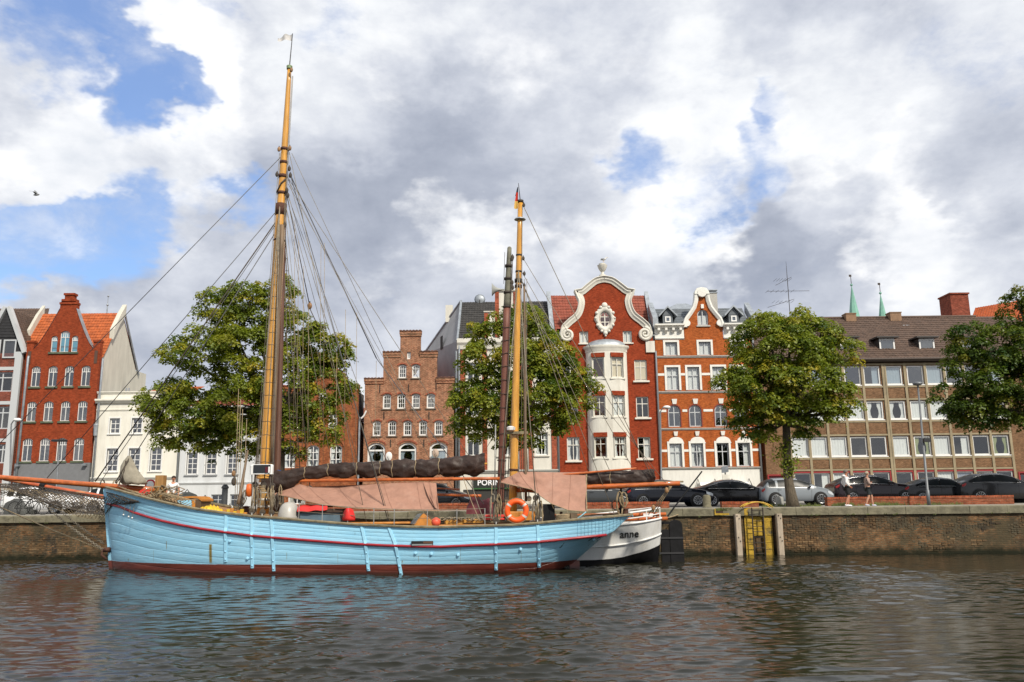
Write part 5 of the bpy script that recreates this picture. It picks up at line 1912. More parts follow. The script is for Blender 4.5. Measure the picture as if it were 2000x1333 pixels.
def hull_mat():
    M = bpy.data.materials.new('hull_paint')
    M.use_nodes = True
    g = G(M.node_tree)
    b = M.node_tree.nodes['Principled BSDF']
    pos = g.node('ShaderNodeNewGeometry').outputs['Position']
    x, y, z = g.sep(pos)
    n = g.noise(g.v('MULTIPLY', pos, (.6, .6, 3)), 2.0, 6, .6)
    blue = g.mix(g.ss(n, .3, .7), (.295, .605, .81, 1), (.345, .66, .85, 1))
    # scuffs and patches
    n2 = g.noise(g.v('MULTIPLY', pos, (1, 1, 2.5)), 1.1, 7, .7)
    blue = g.mix(g.ss(n2, .54, .70, 0, .5), blue, (.42, .68, .82, 1))
    n5 = g.noise(g.v('MULTIPLY', g.v('ADD', pos, (3, 1, 8)), (3, 3, 1)), 2.4, 8, .75)
    blue = g.mix(g.ss(n5, .58, .74, 0, .5), blue, (.14, .22, .25, 1))
    # waterline grime
    blue = g.mix(g.ss(z, .38, .75, .22, 0), blue, (.17, .27, .30, 1))
    # rust weeps under two fittings
    for x0, z0, z1, w, a in RUST:
        dx = g.m('ABSOLUTE', g.m('SUBTRACT', g.m('ADD', x, g.m('MULTIPLY', g.m('SUBTRACT', n5, .5), .03)), x0))
        k = g.m('MULTIPLY', g.ss(dx, w * .3, w, a, 0), g.m('MULTIPLY', g.ss(z, z0 - .05, z0 + .1), g.ss(z, z1, z1 + .04, 1, 0)))
        blue = g.mix(k, blue, (.22, .17, .05, 1))
    red = g.mix(g.ss(n, .3, .7), (.115, .026, .018, 1), (.17, .042, .028, 1))
    red = g.mix(g.ss(z, .02, .16, .75, 0), red, (.035, .022, .018, 1))
    edge = g.m('ADD', z, g.m('MULTIPLY', g.m('SUBTRACT', n5, .5), .02))
    c = g.mix(g.ss(edge, .345, .352), red, blue)
    g.put(b.inputs['Base Color'], c)
    b.inputs['Roughness'].default_value = .34
    bn = g.node('ShaderNodeBump')
    bn.inputs['Strength'].default_value = .35
    bn.inputs['Distance'].default_value = .03
    g.put(bn.inputs['Height'], g.noise(g.v('MULTIPLY', pos, (1, 1, 5)), 3.0, 5, .6))
    g.put(b.inputs['Normal'], bn.outputs[0])
    return M


BX0, BX1 = P(208, 955, 33.9).x, 4.46


def yc(X):
    return 33.9 - (X - BX0) * 2.5 / 21.0


SHEER = [(200, 951), (207, 953), (224, 957), (290, 975), (350, 989), (387, 996), (440, 1003), (490, 1009), (556, 1014), (597, 1018), (695, 1025.5), (792, 1030), (860, 1030.5), (917, 1029), (1015, 1026), (1112, 1017), (1180, 1011), (1225, 1007), (1260, 1003)]
RUB = [(200, 984), (224, 989), (256, 1002), (303, 1016), (369, 1030), (440, 1040), (492, 1047), (556, 1052.5), (597, 1055.5), (695, 1063), (773, 1067), (860, 1068.5), (898, 1066.5), (966, 1064), (1054, 1059), (1112, 1053), (1180, 1046.5), (1207, 1043), (1260, 1036)]
LOA = BX1 - BX0
SP = 18.75                                   # sternpost, metres from the stem


def b_rail(u):
    if u < 8:
        b = 2.55 * (1 - (1 - u / 8) ** 2.4) ** .62
    else:
        b = 2.55
    if u > 12:
        b *= 1 - .40 * ((u - 12) / (LOA - 12)) ** 2
    if u > LOA - 2.2:
        t = (u - (LOA - 2.2)) / 2.2
        b *= math.sqrt(max(0, 1 - t ** 2.4))
    return b


def b_wl(u):
    if u < 9:
        b = 2.42 * (1 - (1 - u / 9) ** 2.1) ** .85
    else:
        b = 2.42
    if u > 10.5:
        b *= max(0, 1 - ((u - 10.5) / (SP - 10.5)) ** 2.6)
    return b


def counter_z(u):
    """height of the hull's lower edge on the centreline aft of the sternpost"""
    if u <= SP - 1.3:
        return -.55
    if u <= SP:
        t = (u - SP + 1.3) / 1.3
        return -.55 + .72 * t * t * (3 - 2 * t)
    t = (u - SP) / (LOA - SP)
    return .17 + 1.86 * t ** .96


_sec = {}


def section(u):
    if u in _sec:
        return _sec[u]
    X = BX0 + u
    br = b_rail(u)
    Y = yc(X) - br
    zr, zb = 2.0, 1.2
    for _ in range(3):
        px = proj((X, Y, zr))[0]
        zr = P(px, interp(px, SHEER), Y).z
        px2 = proj((X, Y, zb))[0]
        zb = P(px2, interp(px2, RUB), Y).z
    zl = counter_z(u)
    if u > SP:
        zl = min(zl, zr - .10)
        zb = max(zb, zl + .04)
    _sec[u] = (zl, zb, zr, br)
    return _sec[u]


def hull_pt(u, v, side=1, out=0.0):
    """v 0..1 keel edge to rubbing strake, 1..2 rubbing strake to rail"""
    zl, zb, zr, br = section(u)
    bl = b_wl(u) * .86 if u < SP else 0.0
    bm_ = br * (.985 if u < 17 else .985 - .25 * ((u - 17) / (LOA - 17)) ** 1.5)
    if u < 6:                                # flare of the bow
        bm_ = br * (1 - .16 * (1 - u / 6))
    if v <= 1:
        z = zl + (zb - zl) * v
        e = .55 if u < SP - 2 else .55 + .30 * (u - SP + 2) / (LOA - SP + 2)
        e = .62 if u < 6 else e
        b = bl + (bm_ - bl) * v ** e
    else:
        z = zb + (zr - zb) * (v - 1)
        b = bm_ + (br - bm_) * (v - 1)
    X = BX0 + u
    stem = .50 * max(0, 1 - z / max(zr, .5)) * max(0, 1 - u / 5) ** 1.5
    b = max(b, .06)
    return Vector((X + stem, yc(X) - side * (b + out), z))


US = [0, .05, .12, .22, .36, .55, .8, 1.1, 1.5, 2, 2.6, 3.3, 4.1, 5, 6, 7, 8, 9, 10, 11, 12, 13, 14, 15, 15.8, 16.6, 17.3, 18, 18.5, 18.75, 19.1, 19.5, 19.9, 20.2, 20.5, 20.7, 20.85, 20.95, 21.0, LOA]


def u_at(px, v):
    lo, hi = 0.0, LOA
    for _ in range(30):
        m = (lo + hi) / 2
        if proj(hull_pt(m, v))[0] < px:
            lo = m
        else:
            hi = m
    return (lo + hi) / 2


ship = thing('sailing_ship', 'light blue wooden two masted sailing ship moored outermost at the quay', 'sailing ship', (-6, yc(-6), 0))
RUST = [(hull_pt(u_at(411, .6), .6).x, .36, 1.05, .085, 1.0), (hull_pt(u_at(325, .7), .7).x, .85, 1.15, .03, .7), (hull_pt(u_at(818, .3), .3).x, .4, .62, .02, .5), (hull_pt(u_at(251, .2), .2).x, .36, .45, .05, .6), (hull_pt(u_at(560, .4), .4).x, .5, .75, .03, .35)]
RUST += [(hull_pt(u_at(q, .4), .4).x, .37, z_, w_, a_) for q, z_, w_, a_ in ((441, .62, .03, .6), (494, .5, .035, .6), (536, .48, .03, .7), (721, .55, .03, .5), (786, .46, .04, .7), (900, 1.0, .02, .35), (969, .56, .025, .5), (1018, .95, .02, .4), (300, .8, .02, .35), (660, .7, .02, .3))]
M_HULL = hull_mat()
M_RUBRED = mat('red_strake_paint', (.30, .016, .024), .35, var=.15, vscale=3)
M_CAPR = mat('weathered_rail', (.20, .165, .10), .85, var=.35, vscale=4, dirt=.4)
M_VARN = mat('varnished_spar', (.58, .285, .045), .28, var=.22, vscale=2.2, stretch=(6, 6, .5), dirt=.5, dcol=(.22, .085, .02), coat=.3)
M_SPAR = mat('orange_spar', (.42, .105, .022), .38, var=.30, vscale=2.4, stretch=(1.5, 4, 4), dirt=.4, dcol=(.20, .055, .018), coat=.2)
M_SPARY = mat('golden_spar', (.50, .25, .045), .35, var=.2, vscale=3, dirt=.3, dcol=(.22, .09, .02))
M_TARP = mat('brown_tarpaulin', (.036, .0225, .018), .5, var=.35, vscale=2.5, bump=.5, bscale=5, spec=.28)
M_AWN = mat('terracotta_awning', (.315, .168, .118), .85, var=.12, vscale=2.5, dirt=.35, dcol=(.40, .25, .19), bump=.4, bscale=5)
M_ROPE = mat('hemp_rope', (.26, .20, .12), .9, var=.3, vscale=9)
M_ROPED = mat('tarred_rope', (.060, .048, .038), .85, var=.3, vscale=6)
M_ROPEG = mat('grey_rope', (.19, .165, .125), .85, var=.3, vscale=6)
M_WIRE = mat('rigging_wire', (.10, .10, .105), .55, .4)
M_BLOCK = mat('wooden_block', (.24, .13, .055), .6, var=.3)
M_DECK = mat('deck_planks', (.30, .17, .08), .7, var=.3, vscale=3, stretch=(.4, 6, 6))
M_BLUE = mat('sky_blue_paint', (.33, .64, .83), .4, var=.06)
M_BLUED = mat('slate_blue_paint', (.09, .14, .18), .6, var=.15)
M_WHITEP = mat('white_paint', (.74, .74, .72), .45, var=.06, dirt=.2, dcol=(.5, .48, .44))
M_RUSTY = mat('rusted_metal', (.075, .030, .018), .8, .2, var=.4, vscale=9)
M_BLACKM = mat('black_paint', (.008, .008, .009), .6, spec=.2, var=.3, vscale=4)
M_GALV = mat('galvanised', (.35, .35, .33), .5, .5, var=.25, vscale=9)

# planking: every strake its own board, edges eased so the seams show
vs_low = [0, .16, .30, .43, .55, .66, .77, .88, 1.0]
vs_up = [1.0, 1.22, 1.44, 1.64, 1.83, 2.0]
rk = random.Random(11)


def strake(v0, v1, side):
    off = rk.uniform(-.002, .003)
    b = MB()
    rings = []
    for u in US:
        wob = .003 * math.sin(u * 1.7 + v0 * 30) + .002 * math.sin(u * 5.3 + v0 * 11)
        row = []
        for t, o in ((0, -.0045), (.018, .0), (.08, .002), (.5, .005), (.92, .002), (.982, .0), (1, -.0045)):
            row.append(hull_pt(u, v0 + (v1 - v0) * t, side, o + off + wob))
        rings.append(row)
    b.grid(rings)
    return b.build('hull_plank', M_HULL, ship, 50)


for side in (1, -1):
    for arr in (vs_low, vs_up):
        for i in range(len(arr) - 1):
            strake(arr[i], arr[i + 1], side)
# shadow lining just inside the seams, inner bulwark, deck
b = MB()
b.grid([[hull_pt(u, v, s_, -.03) for s_, v in [(1, q) for q in (0, .3, .6, 1, 1.5, 1.99)]] for u in US])
b.build('seam_lining', mat('seam_dark', (.06, .13, .18), .8), ship)
b = MB()
for s_ in (1, -1):
    b = MB().grid([[hull_pt(u, v, s_, -.12) for v in (1.0, 1.5, 1.98)] for u in US[4:-4]])
    b.build('bulwark_lining', mat('bulwark_inside', (.30, .18, .09), .7, var=.25), ship)
b = MB().grid([[hull_pt(u, 1.35, 1, -.13), hull_pt(u, 1.35, -1, -.13)] for u in US[4:-4]])
b.build('deck', M_DECK, ship)
# rail cap, red rubbing strake
for s_ in (1, -1):
    b = MB()
    rings = []
    for u in US[:-1]:
        p = hull_pt(u, 2, s_)
        e = Vector((0, -s_, 0))
        rings.append([p + e * .07 + Vector((0, 0, -.02)), p + e * .08 + Vector((0, 0, .03)), p + e * .05 + Vector((0, 0, .055)), p - e * .16 + Vector((0, 0, .055)), p - e * .16 + Vector((0, 0, -.02))])
    b.loft(rings, True, True)
    b.build('rail_cap', M_CAPR, ship)
    b = MB()
    pts = [hull_pt(u, 1.0, s_, .035) for u in [.18] + US[4:] if u < SP or section(u)[1] > counter_z(u) + .05]
    b.tube(pts, .047, 8)
    b.build('rubbing_strake', M_RUBRED, ship, True)
# stem post
b = MB()
rings = []
for z in (-.5, 0, .34, .36, .7, 1.2, 1.7, section(0)[2] + .08):
    xx = BX0 + .0 + .50 * max(-.1, 1 - z / section(0)[2])
    rings.append([(xx - .10, yc(BX0) - .09, z), (xx - .10, yc(BX0) + .09, z), (xx + .32, yc(BX0) + .22, z), (xx + .32, yc(BX0) - .22, z)])
b.loft(rings, True, True)
b.build('stem_post', M_HULL, ship, 30)
p = Vector((BX0 + .33, yc(BX0) - .1, .68))
b = MB().tube([p + Vector((-.12, -.05, .08)), p + Vector((.10, -.14, .10))], .10, 8)
b.build('bobstay_fitting', M_RUSTY, ship, True)
b = MB().tube([p + Vector((-.2, 0, .1)), p + Vector((-.22, -.1, -.1)), p + Vector((0, -.1, -.28))], .05, 8)
b.build('bobstay_shackle', M_RUSTY, ship, True)
# rudder hung on the sternpost
b = MB().loft([[(BX0 + SP - .1, yc(BX0 + SP) - .1, z), (BX0 + SP - .1, yc(BX0 + SP) + .1, z), (BX0 + SP + .28, yc(BX0 + SP) + .05, z), (BX0 + SP + .28, yc(BX0 + SP) - .05, z)] for z in (-.8, .30)], True, True)
b.build('rudder', M_HULL, ship)
# chainplates: painted iron straps with bolts
for px0, px1, v0 in ((442, 441, .48), (492, 493, .40), (530, 535, .36), (706, 720, .42), (759, 784, .34), (969, 969, .42), (1050, 1053, .44)):
    ua, ub = u_at(px0, 2), u_at(px1, v0)
    b = MB()
    rings = []
    for i in range(9):
        t = i / 8
        u, v = ua + (ub - ua) * t, 2 + (v0 - 2) * t
        p = hull_pt(u, v, 1, .012 + (.03 if abs(v - 1) < .12 else 0))
        rings.append([p + Vector((-.06, 0, 0)), p + Vector((-.05, -.02, 0)), p + Vector((.05, -.02, 0)), p + Vector((.06, 0, 0))])
    b.loft(rings, True, True)
    cp = b.build('chainplate', M_BLUE, ship)
    for t in (.6, .75, .88, .97):
        p = hull_pt(ua + (ub - ua) * t, 2 + (v0 - 2) * t, 1, .045)
        MB().sphere(p, .026, 8, 5).build('bolt', M_BLUE, cp, True)
for px, v in ((450, .86), (484, .58), (812, .85), (843, .84), (895, .8), (1017, .87), (1160, .75)):
    MB().lathe(hull_pt(u_at(px, v), v, 1, .03), [(.01, 0), (.055, 0), (.05, -.02), (.02, -.025)], 10, 'y').build('hull_boss', M_BLUE, ship)
# freeing port: proud black box, recess shade put into its colour, brown inside
pa, pb = hull_pt(u_at(804, 1.1), 1.08, 1, .012), hull_pt(u_at(846, 1.1), 1.08, 1, .012)
z0, z1 = P(825, 1065.5, pa.y).z, P(825, 1057, pa.y).z
pa.y = min(pa.y, pb.y) - .02
fp = MB().box((pa.x, pa.y - .012, z0), (pb.x, pa.y + .1, z1)).build('freeing_port', mat('port_recess_shade', (.012, .01, .009), .9), ship)
MB().box((pa.x + .42, pa.y - .016, z0 + .07), (pb.x - .01, pa.y + .0, z1 - .01)).build('port_flap', mat('port_brown', (.10, .04, .018), .7), fp)
MB().box((pa.x + .02, pa.y - .02, z0 + .0), (pb.x - .02, pa.y + .0, z0 + .05)).build('port_ledge', mat('port_grey', (.22, .24, .25), .7), fp)
# vertical staving round the stern quarter
for px in range(1128, 1213, 7):
    u = u_at(px, 1.6)
    if u < LOA - .3:
        a, c = hull_pt(u, 1.1, 1, .010), hull_pt(u, 1.95, 1, .010)
        MB().tube([a, c], .004, 4).build('stern_seam', mat('seam_soft', (.17, .36, .47), .7), ship)


# ---- spars
def spar(name, a, c, r0, r1, m, parent=ship, n=12, mid=None):
    a, c = Vector(a), Vector(c)
    k = 10
    pts = [a.lerp(c, i / k) for i in range(k + 1)]
    rr = [r0 + (r1 - r0) * i / k if mid is None else (r0 + (mid - r0) * min(1, i / k * 2) if i < k / 2 else mid + (r1 - mid) * (i / k * 2 - 1)) for i in range(k + 1)]
    return MB().tube(pts, rr, n).build(name, m, parent, True)


def rope(name, pts, r=.014, m=None, parent=ship, sag=0.0, n=5):
    pts = [Vector(p) for p in pts]
    if sag and len(pts) == 2:
        a, c = pts
        pts = [a.lerp(c, i / 10) - Vector((0, 0, sag * 4 * (i / 10) * (1 - i / 10))) for i in range(11)]
    return MB().tube(pts, r, n).build(name, m or M_WIRE, parent, True)


def collar(c, d, r, h, m, parent):
    d = Vector(d).normalized()
    c = Vector(c)
    return MB().tube([c - d * h / 2, c + d * h / 2], r, 12).build('mast_band', m, parent, True)


def block(c, m=None, parent=ship, s_=.11):
    c = Vector(c)
    o = MB().sphere(c, (s_ * .75, s_ * .5, s_ * 1.15), 10, 7).build('pulley_block', m or M_BLOCK, parent, True)
    MB().tube([c + Vector((0, 0, s_ * 1.0)), c + Vector((0, 0, s_ * 1.5))], s_ * .2, 6).build('becket', M_IRON, o)
    return o


XM = P(512, 1000, 32).x
YM = yc(XM)
mast0 = P(513.5, 1004, YM)
mtop = P(565.5, 131, YM)
md = (mtop - mast0)


def on_main(py):
    lo, hi = 0.0, 1.0
    for _ in range(30):
        t = (lo + hi) / 2
        if proj(mast0 + md * t)[1] > py:
            lo = t
        else:
            hi = t
    return mast0 + md * lo


k = 16
pys = [1010, 950, 850, 700, 560, 470, 410, 404, 350, 290, 220, 160, 131]
rad = [.235, .235, .24, .245, .235, .225, .21, .185, .165, .145, .12, .10, .085]
main = MB().tube([on_main(q) for q in pys], rad, 14).build('main_mast', M_VARN, ship, True)
for q, r, hh in ((410, .235, .5), (318, .175, .12), (345, .19, .14), (378, .20, .12), (292, .17, .12), (470, .24, .06), (134, .12, .1)):
    collar(on_main(q), md, r, hh, M_RUSTY if q != 134 else mat('copper_green', (.22, .30, .16), .6), main)
for i, q in enumerate((945, 962, 976, 990)):
    collar(on_main(q), md, .245, .08, M_WHITEP, main)
for q in (948, 952, 956, 960):
    collar(on_main(q), md, .26, .05, M_ROPE, main)
MB().lathe(on_main(931) + Vector((0, 0, -.1)), [(.25, 0), (.36, .02), (.36, .16), (.25, .18)], 14).build('mast_collar', M_VARN, main)
tr = on_main(133)
MB().lathe(tr, [(.10, 0), (.13, .03), (.13, .08), (.06, .12)], 12).build('mast_truck', mat('copper_green'), main)
fp0, fp1 = tr + Vector((0, 0, .1)), P(571.5, 66, YM)
pole = MB().tube([fp0, fp1], [.028, .018], 6).build('flag_pole', M_WIRE, main)
# pennant, waving
b = MB()
rows = []
for i in range(13):
    t = i / 12
    x = -t * .62
    hh = .34 * (1 - .55 * t) * (1 - .15 * math.sin(t * 9))
    zc = -.19 - .02 * math.sin(t * 7) - .06 * t + .05 * math.sin(t * 5)
    y = .05 * math.sin(t * 10)
    rows.append([fp1 + Vector((x - .02, y + .0, zc - hh / 2)), fp1 + Vector((x - .02, y + .02, zc)), fp1 + Vector((x - .02, y, zc + hh / 2))])
b.grid(rows)
b.build('pennant', mat('white_pennant', (.55, .54, .53), .8, var=.2, vscale=4), pole, True)
# brown pole standing close behind the main mast (hoisted spar)
a, c = P(539, 1000, YM + .5), P(557, 350, YM + .5)
spar('hoisted_spar', a, c, .14, .09, mat('brown_spar', (.105, .048, .030), .55, var=.3, vscale=2, stretch=(4, 4, .4)))
a, c = P(531, 905, YM - .35), P(551, 440, YM - .3)
spar('gaff_yard', a, c, .07, .10, mat('grey_spar', (.15, .10, .06), .6, var=.3, vscale=2, stretch=(4, 4, .4)))

XZ = P(1004, 1000, 31.5).x
YZ = yc(XZ)
mz0, mz1 = P(1001, 1015, YZ), P(1016.5, 394, YZ)
mizzen = spar('mizzen_mast', mz0, mz1, .17, .105, M_VARN, n=14)


def on_miz(py):
    lo, hi = 0.0, 1.0
    for _ in range(30):
        t = (lo + hi) / 2
        if proj(mz0.lerp(mz1, t))[1] > py:
            lo = t
        else:
            hi = t
    return mz0.lerp(mz1, lo)


for q, r, hh, m in ((499, .135, .06, M_IRON), (531, .14, .06, M_IRON), (549, .165, .14, M_IRON), (560, .15, .12, M_RUSTY), (427, .14, .05, M_ZINC), (394, .13, .1, M_IRON), (918, .19, .07, M_RUSTY)):
    collar(on_miz(q), mz1 - mz0, r, hh, m, mizzen)
MB().lathe(on_miz(430) + Vector((0, 0, -.02)), [(.11, 0), (.24, .03), (.22, .07), (.11, .08)], 12).build('radar_ring', M_ZINC, mizzen)
# crosstree with lantern
a, c = P(988, 846, YZ - .2), P(1031, 847, YZ - .2)
ct = MB().box((a.x, YZ - .28, a.z - .05), (c.x, YZ - .14, a.z + .05)).build('crosstree', M_CAPR, mizzen)
MB().lathe(P(998, 843, YZ - .3), [(.05, 0), (.16, .05), (.17, .16), (.08, .2)], 10).build('deck_lamp', M_WHITEP, ct)
# flag on the mizzen truck: red, black and gold hanging
fz0, fz1 = on_miz(396), P(1012.5, 358, YZ)
flg = MB().tube([fz0, fz1], [.025, .012], 6).build('flag_staff', M_WIRE, mizzen)
for i, (py0, py1, w0, w1, m) in enumerate(((366, 384, 1.5, 5, mat('flag_black', (.02, .02, .03), .8)), (376, 396, 3.5, 6, mat('flag_red', (.55, .04, .02), .8)), (393, 408, 7, 7.5, mat('flag_gold', (.62, .40, .10), .8)))):
    a, c = P(1012, py0, YZ - .03 * i), P(1011, py1, YZ - .03 * i)
    b = MB()
    w0, w1 = w0 / F * YZ, w1 / F * YZ
    b.grid([[(a.x - w0, a.y - .03, a.z), (a.x - w0 * .5, a.y + .03, a.z), (a.x, a.y - .01, a.z)], [(c.x - w1, c.y - .05, c.z), (c.x - w1 * .5, c.y + .05, c.z), (c.x + .01, c.y - .02, c.z)]])
    b.build('flag_stripe', m, flg)

# bowsprit and booms
bs0, bs1 = P(302, 957, yc(-14)), P(-90, 925.5, yc(BX0) + .6)
spar('bowsprit', bs0, bs1, .115, .10, M_SPAR)
MB().tube([P(224, 946, yc(BX0)) + Vector((0, 0, .14 * math.sin(t))) + Vector((0, .15 * math.cos(t), 0)) for t in [2 * PI * i / 12 for i in range(12)]], .025, 6, closed=True).build('gammon_lashing', M_ROPE, ship, True)
MB().tube([P(200, 946, yc(BX0)) + Vector((0, 0, .17 * math.sin(t))) + Vector((0, .17 * math.cos(t), 0)) for t in [2 * PI * i / 12 for i in range(12)]], .025, 6, closed=True).build('gammon_ring', M_ROPED, ship, True)
zb_ = .55
mb0, mb1 = P(545, 940, YM - .1), P(976, 935, yc(P(976, 935, 32).x))
spar('main_boom', mb0, mb1, .06, .06, M_SPAR, mid=.068)
g0, g1 = P(556, 925, YM - .05), P(950, 905, mb1.y)
spar('main_gaff', P(596, 922, YM - .2), P(952, 906, YM - .68), .05, .04, M_SPARY)
zb0, zb1 = P(1010, 958, YZ), P(1328, 944.5, yc(BX1 + 2))
spar('mizzen_boom', zb0, zb1, .09, .085, M_SPAR, mid=.10)
spar('mizzen_gaff', P(1020, 935, YZ), P(1243, 915, yc(BX1 + 1)), .05, .035, M_SPAR)
spar('lower_spar', P(1040, 948, YZ + .3), P(1335, 941, yc(BX1 + 2) + .1), .04, .035, M_CAPR)


def cover(name, path, seg, ties, seed, m=M_TARP):
    """lashed sail cover: fat tube pinched at the ties, creased between them; path = [(px, top, bottom, Y)]"""
    r = random.Random(seed)
    pxs = [q[0] for q in path]
    n = 40
    rings = []
    N = seg
    ph = [r.uniform(0, 6.28) for _ in range(8)]
    for i in range(N + 1):
        px = pxs[0] + (pxs[-1] - pxs[0]) * i / N
        top = interp(px, [(q[0], q[1]) for q in path])
        bot = interp(px, [(q[0], q[2]) for q in path])
        Y = interp(px, [(q[0], q[3]) for q in path])
        a, c = P(px, top, Y), P(px, bot, Y)
        dt = min(abs(px - t) for t in ties) if ties else 99
        pinch = 1 - .07 * math.exp(-(dt / 5.0) ** 2)
        hz = (a.z - c.z) / 2 * pinch
        cz = (a.z + c.z) / 2
        wy = hz * .6
        ring = []
        for j in range(n):
            t = 2 * PI * j / n
            cr = 1 + .05 * math.sin(3 * t + px * .12 + ph[0]) + .035 * math.sin(5 * t - px * .2 + ph[1])  + .07 * math.exp(-(dt / 9) ** 2) * math.sin(8 * t + ph[3])
            q = math.sin(t)
            nv = Vector((a.x * 1.6, math.cos(t) * 1.3 + seed, math.sin(t) * 1.3 + a.x * .9))
            nd = Vector((a.x * 2.2 + t * 1.1, t * 1.2 - a.x * .8, seed))
            cr += .10 * (abs(mnoise.noise(nv)) - .22) + .22 * (abs(mnoise.noise(nd)) - .2) + .14 * (abs(mnoise.noise(nd * 2.1)) - .2)
            if math.sin(t) < -.3:
                cr += .10 * math.sin(a.x * 2.4 + seed) * (1 - math.exp(-(dt / 8) ** 2))
            ring.append((a.x + .02 * math.sin(4 * t + px * .3), Y + wy * math.cos(t) * cr, cz + hz * (q if q > 0 else q * 1.0) * cr))
        rings.append(ring)
    b = MB().loft(rings, True, True)
    o = b.build(name, m, ship, 60)
    for t in ties:
        i = int(round((t - pxs[0]) / (pxs[-1] - pxs[0]) * N))
        if 0 <= i <= N:
            cx = sum(q[0] for q in rings[i]) / n
            ctr = Vector((cx, sum(q[1] for q in rings[i]) / n, sum(q[2] for q in rings[i]) / n))
            MB().tube([ctr + (Vector(q) - ctr) * 1.04 for q in rings[i][::2]], .018, 5, closed=True).build('sail_tie', M_ROPE, o, True)
    return o


cover('main_sail_cover', [(514, 926, 960, YM - .1), (540, 922, 963, YM - .1), (566, 918, 955, YM - .15), (597, 913, 935, YM - .2), (620, 909, 938, YM - .2), (642, 907, 931, YM - .2), (670, 904, 934, YM - .3), (697, 904, 927, YM - .3), (725, 901, 936, YM - .35), (745, 902, 928, YM - .35), (790, 899, 939, YM - .45), (812, 899, 931, YM - .5), (838, 897, 936, YM - .5), (860, 896, 928, YM - .55), (885, 892, 934, YM - .6), (905, 892, 928, YM - .6), (930, 888, 930, YM - .7), (946, 886, 920, YM - .7)], 200, (596, 642, 697, 744, 766, 812, 858), 4)
cover('mizzen_sail_cover', [(1130, 923, 950, YZ - .2), (1150, 922, 951, YZ - .2), (1192, 920, 950, YZ - .3), (1220, 919, 950, YZ - .3), (1262, 918, 946, YZ - .4), (1277, 917, 943, YZ - .45)], 100, (1191, 1145), 9)
MB().box(P(541, 925, YM + .2), P(549, 919, YM + .6)).build('blue_bag', mat('blue_nylon', (.02, .10, .35), .6), ship)


def sheet(name, top, bot, m, rows=16, N=90, seed=1, drop=.06):
    r = random.Random(seed)
    ph = [r.uniform(0, 6.28) for _ in range(6)]
    T = [P(*q) for q in top]
    B = [P(*q) for q in bot]

    def at(L, t):
        k = t * (len(L) - 1)
        i = min(int(k), len(L) - 2)
        return L[i].lerp(L[i + 1], k - i)
    g_ = []
    for i in range(N + 1):
        t = i / N
        a, c = at(T, t), at(B, t)
        row = []
        for j in range(rows + 1):
            s_ = j / rows
            p = a.lerp(c, s_)
            amp = math.sin(PI * min(1, s_ * 1.0)) * .8 + s_ * .7
            p = p + Vector((0, -(.07 * math.sin(t * 9 + s_ * 3 + ph[0]) + .045 * math.sin(t * 17 - s_ * 5 + ph[1]) + .03 * math.sin(s_ * 11 + t * 6 + ph[2])) * amp, -drop * math.sin(PI * s_)))
            q = Vector((p.x * 1.1 + p.z * .9, p.z * 2.2 - p.x * .5, seed))
            p = p + Vector((0, -(.10 * (.3 - abs(mnoise.noise(q))) + .05 * (.3 - abs(mnoise.noise(q * 2.7)))) * amp, 0))
            row.append(p)
        g_.append(row)
    b = MB().grid(g_)
    o = b.build(name, m, ship, True)
    if N > 40:
        e = Vector((0, -.012, 0))
        for k in range(1, 6):
            MB().tube([q + e for q in g_[k * N // 6]], .007, 4).build('seam', mat('awning_seam', (.24, .125, .088), .9), o)
        MB().tube([r[-1] + e for r in g_], .014, 5).build('bolt_rope', M_ROPE, o, True)
        for k in range(4, N, 9):
            q = g_[k][-1]
            MB().tube([q + e, q + Vector((.05, -.05, -.16))], .007, 4).build('lacing', M_ROPE, o)
    return o


yb_ = lambda px: yc(P(px, 940, 32).x)
sheet('main_awning', [(536, 964, YM - .2), (560, 955, YM - .2), (585, 946, YM - .2), (610, 952, YM - .1), (660, 950, YM - .1), (730, 946, yb_(730)), (790, 943, yb_(790)), (826, 941, yb_(826)), (851, 944, yb_(851))],
      [(538, 966, YM - .4), (590, 977, YM - 1.3), (625, 985, YM - 1.7), (660, 990, YM - 1.9), (700, 993.5, YM - 2.0), (750, 996, YM - 2.1), (800, 997, YM - 2.1), (835, 998, YM - 2.1), (858, 998, YM - 2.1)], M_AWN, seed=3)
sheet('main_awning_lee', [(600, 952, YM), (730, 946, yb_(730)), (851, 944, yb_(851))], [(600, 965, YM + 1.6), (730, 972, YM + 1.8), (853, 972, YM + 1.6)], M_AWN, seed=5)
sheet('main_awning_end', [(826, 942, yb_(826) - .05), (852, 944, yb_(851))], [(846, 988, yb_(851) - 1.2), (856, 997, yb_(851) - 1.4)], M_AWN, 6, 10, 8)
sheet('mizzen_awning', [(979, 938, YZ - .5), (1000, 929, YZ - .3), (1013, 922, YZ - .2), (1045, 922, YZ - .2), (1080, 923, YZ - .2), (1115, 923, YZ - .2), (1145, 922, YZ - .2)],
      [(978, 943, YZ - .6), (1005, 949, YZ - 1.0), (1040, 957, YZ - 1.2), (1052, 967, YZ - 1.5), (1078, 985, YZ - 1.7), (1110, 997, YZ - 1.8), (1146, 1000, YZ - 1.8)], M_AWN, seed=6, N=60)
sheet('mizzen_awning_lee', [(1013, 923, YZ), (1145, 923, YZ)], [(1013, 960, YZ + 1.6), (1145, 975, YZ + 1.6)], M_AWN, 8, 20, 9)
b = MB().tube([P(1145.5, 922, YZ - .25), P(1145, 960, YZ - 1.0), P(1146, 1000, YZ - 1.82)], .02, 5)
b.build('awning_rope', M_ROPE, ship)

# ---- standing and running rigging
hd = on_main(405)
r_ = lambda px, v=2.0, s_=1: hull_pt(u_at(px, 2.0), v, s_)


